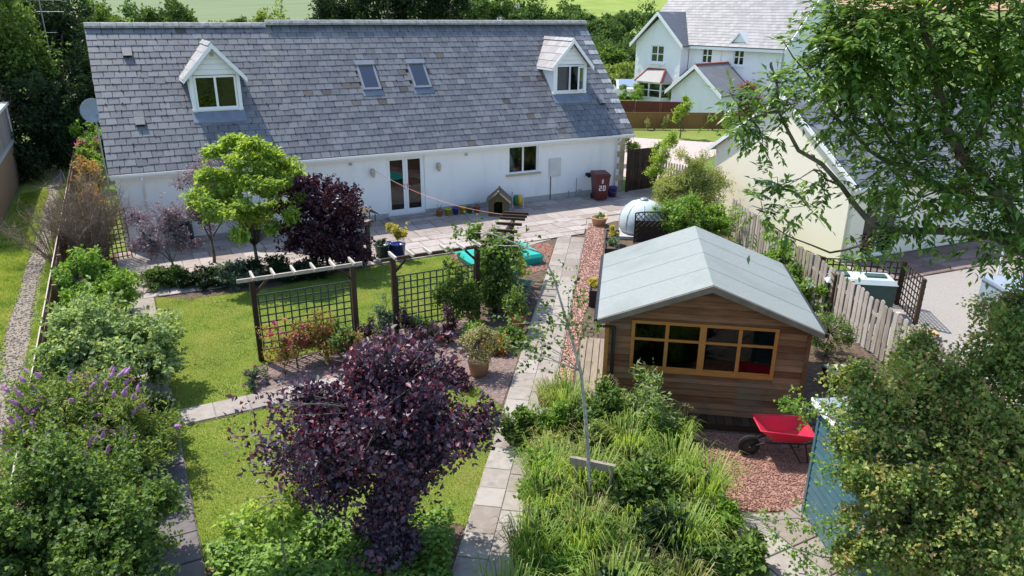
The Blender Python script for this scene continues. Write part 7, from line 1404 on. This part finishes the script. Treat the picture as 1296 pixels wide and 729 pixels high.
# shrubs around the two-storey house and the far lawn
for i, (x, y, h, r, mat, lab) in enumerate(((16.9, 22.2, 2.0, 1.3, 'lf_bright', 'rounded bright bush in front of the bay window'), (19.0, 19.8, 1.9, 1.0, 'lf_mid', 'leafy shrub under the white house porch'), (20.0, 17.6, 2.6, 1.0, 'lf_bright', 'tall green shrub beside the white house porch'))):
    big('house_shrub', lab, (x, y), h, r, mat, 270+i, 360, 0.11, 0.07, cat='bush', trunk=0.2)
t, g, T, D = plant('pink_shrub', 'pink flowering shrub beside the white annexe gable', 'bush', (20.6, 14.6), [(0, 0, 1.7, 0.9, 0.9, 0.9)], 300, 9, 0.11, 0.07, 'lf_mid', 275, tr=0.05, th=0.5, tl=0.3); clumps(t, 'bloom', 'lf_pink', T[g.choice(len(T), 40, replace=False)], 18, 0.18, 0.10, 0.08, g)
plant('front_sapling', 'light green young tree on the far lawn before the brown fence', 'tree', (10.9, 9.6), [(0, 0, 1.7, 0.7, 0.7, 0.6), (0.2, 0, 2.3, 0.45, 0.45, 0.5), (-0.3, 0.1, 1.2, 0.55, 0.5, 0.4)], 260, 10, 0.09, 0.06, 'lf_acer', 276, tr=0.035, th=0.8, tl=0.3)
plant('front_shrub', 'bright green low shrub along the brown fence', 'bush', (15.6, 10.3), [(0, 0, 0.5, 0.9, 0.7, 0.5)], 240, 10, 0.09, 0.05, 'lf_bright', 277, tr=0.03, th=0.1, tl=0.2)
for i, (x, y) in enumerate(((11.0, 12.8), (11.9, 12.4), (12.7, 12.0), (14.4, 11.2))):
    plant('fence_climber', 'thin brownish climbing plant against the brown fence', 'plant', (x, y), [(0, 0, 0.6, 0.28, 0.25, 0.55)], 70, 8, 0.08, 0.05, 'lf_willow', 280+i, tr=0.02, th=0.2, tl=0.2, group='climbers along the brown fence')
t, g, T, D = plant('drive_shrub', 'leafy shrub with red flowers by the drive behind the gate', 'bush', (3.3, 4.6), [(0, 0, 0.9, 0.8, 0.7, 0.6), (0.6, 0.2, 0.8, 0.6, 0.6, 0.5)], 300, 9, 0.09, 0.05, 'lf_mid', 290, tr=0.03, th=0.2, tl=0.25)

for i, (x, y, lab) in enumerate(((-13.55, -9.75, 'upright dark purple shoots beside the pergola post'), (-12.55, -9.55, 'dark purple shoots at the pergola opening'), (-11.9, -10.2, 'reddish shoots on the mulch near the trellis climber'), (-12.7, -10.9, 'low reddish plant on the mulch behind the plum crown'))):
    plant('purple_perennial', lab, 'plant', (x, y), [(0, 0, 0.5, 0.28, 0.28, 0.5)], 110, 10, 0.06, 0.03, 'lf_purple', 300+i, tr=0.012, th=0.15, tl=0.3, up=1.2)
for i, (x, y, r, h, mat, lab) in enumerate(((-18.75, -0.5, 0.5, 0.5, 'lf_mid', 'low green shrub at the foot of the side trellis'), (-18.7, 2.2, 0.55, 0.9, 'lf_mid', 'green shrub along the left gable wall'), (-18.75, 4.2, 0.55, 1.1, 'lf_autumn', 'yellowing shrub along the left gable wall'), (-21.0, 12.6, 0.9, 1.3, 'lf_dark', 'dark bush at the outbuilding corner'), (-19.0, -6.9, 0.5, 0.8, 'lf_bright', 'fresh green shrub between the laurel and the pale bush'))):
    plant('border_shrub', lab, 'bush', (x, y), [(0, 0, h*0.55, r, r*1.2, h*0.55)], 420, 11, 0.08, 0.05, mat, 310+i, tr=0.02, th=0.1, tl=0.2)

for i, (x, y, r, h, lab) in enumerate(((-20.6, 14.2, 1.3, 2.6, 'dark low bushes closing the lane end'), (-19.3, 15.2, 1.0, 2.2, 'dark bush between the lane end and the gable border'), (-21.4, 13.0, 0.9, 1.6, 'dark bush against the end of the outbuilding'), (-20.0, 17.4, 1.6, 3.2, 'shaded bush mass behind the lane end'))):
    plant('lane_bush', lab, 'bush', (x, y), [(0, 0, h*0.5, r, r, h*0.55), (r*0.5, 0.2, h*0.35, r*0.8, r*0.8, h*0.4)], 700, 11, 0.13, 0.085, 'lf_dark', 330+i, tr=0.03, th=0.1, tl=0.3)

for i, (x, y, r, h, mat, lab) in enumerate(((-12.2, -9.75, 0.4, 0.5, 'lf_mid', 'green leafy plant in front of the right trellis panel'), (-11.35, -10.35, 0.4, 0.5, 'lf_bright', 'bright green plant on the mulch beside the trellis climber'), (-11.15, -11.1, 0.32, 0.35, 'lf_autumn', 'small orange tinted plant by the terracotta pot'), (-12.9, -11.4, 0.4, 0.35, 'lf_silver', 'silvery low plant between plum crown and potted shrub'), (-13.9, -10.75, 0.45, 0.45, 'lf_mid', 'green plant at the end of the cross path'), (-12.55, -12.05, 0.4, 0.35, 'lf_purple', 'low purple leaved plant at the lawn edge by the path'), (-10.75, -10.9, 0.35, 0.5, 'lf_mid', 'leafy plant edging the path below the pear bush'))):
    plant('bed_plant', lab, 'plant', (x, y), [(0, 0, h*0.5, r, r, h*0.6)], 260, 10, 0.06, 0.04, mat, 340+i, tr=0.012, th=0.08, tl=0.18)
for i, (x, y, r, h, mat, lw, lab) in enumerate(((-13.15, -16.9, 0.42, 0.55, 'lf_mid', (0.09, 0.06), 'broad-leaved green plant between the path and the birch stake'), (-12.85, -16.0, 0.42, 0.6, 'lf_bright', (0.08, 0.05), 'fresh leafy plant by the middle of the grass bed'), (-11.7, -16.75, 0.45, 0.75, 'lf_mid', (0.10, 0.06), 'tall broad-leaved plant behind the yard paving'), (-11.05, -17.85, 0.4, 0.5, 'lf_bright', (0.08, 0.05), 'leafy plant spilling over the yard paving'), (-12.5, -14.55, 0.4, 0.6, 'lf_mid', (0.08, 0.05), 'rounded green plant at the path end of the bed'), (-13.35, -18.3, 0.45, 0.55, 'lf_dark', (0.10, 0.06), 'dark leafy plant at the foot of the lower path'), (-11.3, -18.5, 0.45, 0.55, 'lf_mid', (0.08, 0.05), 'weedy green plant on the lower paving'), (-11.2, -15.1, 0.45, 0.95, 'lf_mid', (0.09, 0.045), 'bushy tall plant below the shed windows'))):
    plant('broadleaf_plant', lab, 'plant', (x, y), [(0, 0, h*0.5, r, r, h*0.6), (0.12, 0.05, h*0.8, r*0.6, r*0.6, h*0.35)], 300, 11, lw[0], lw[1], mat, 360+i, tr=0.012, th=0.08, tl=0.2, up=0.6)
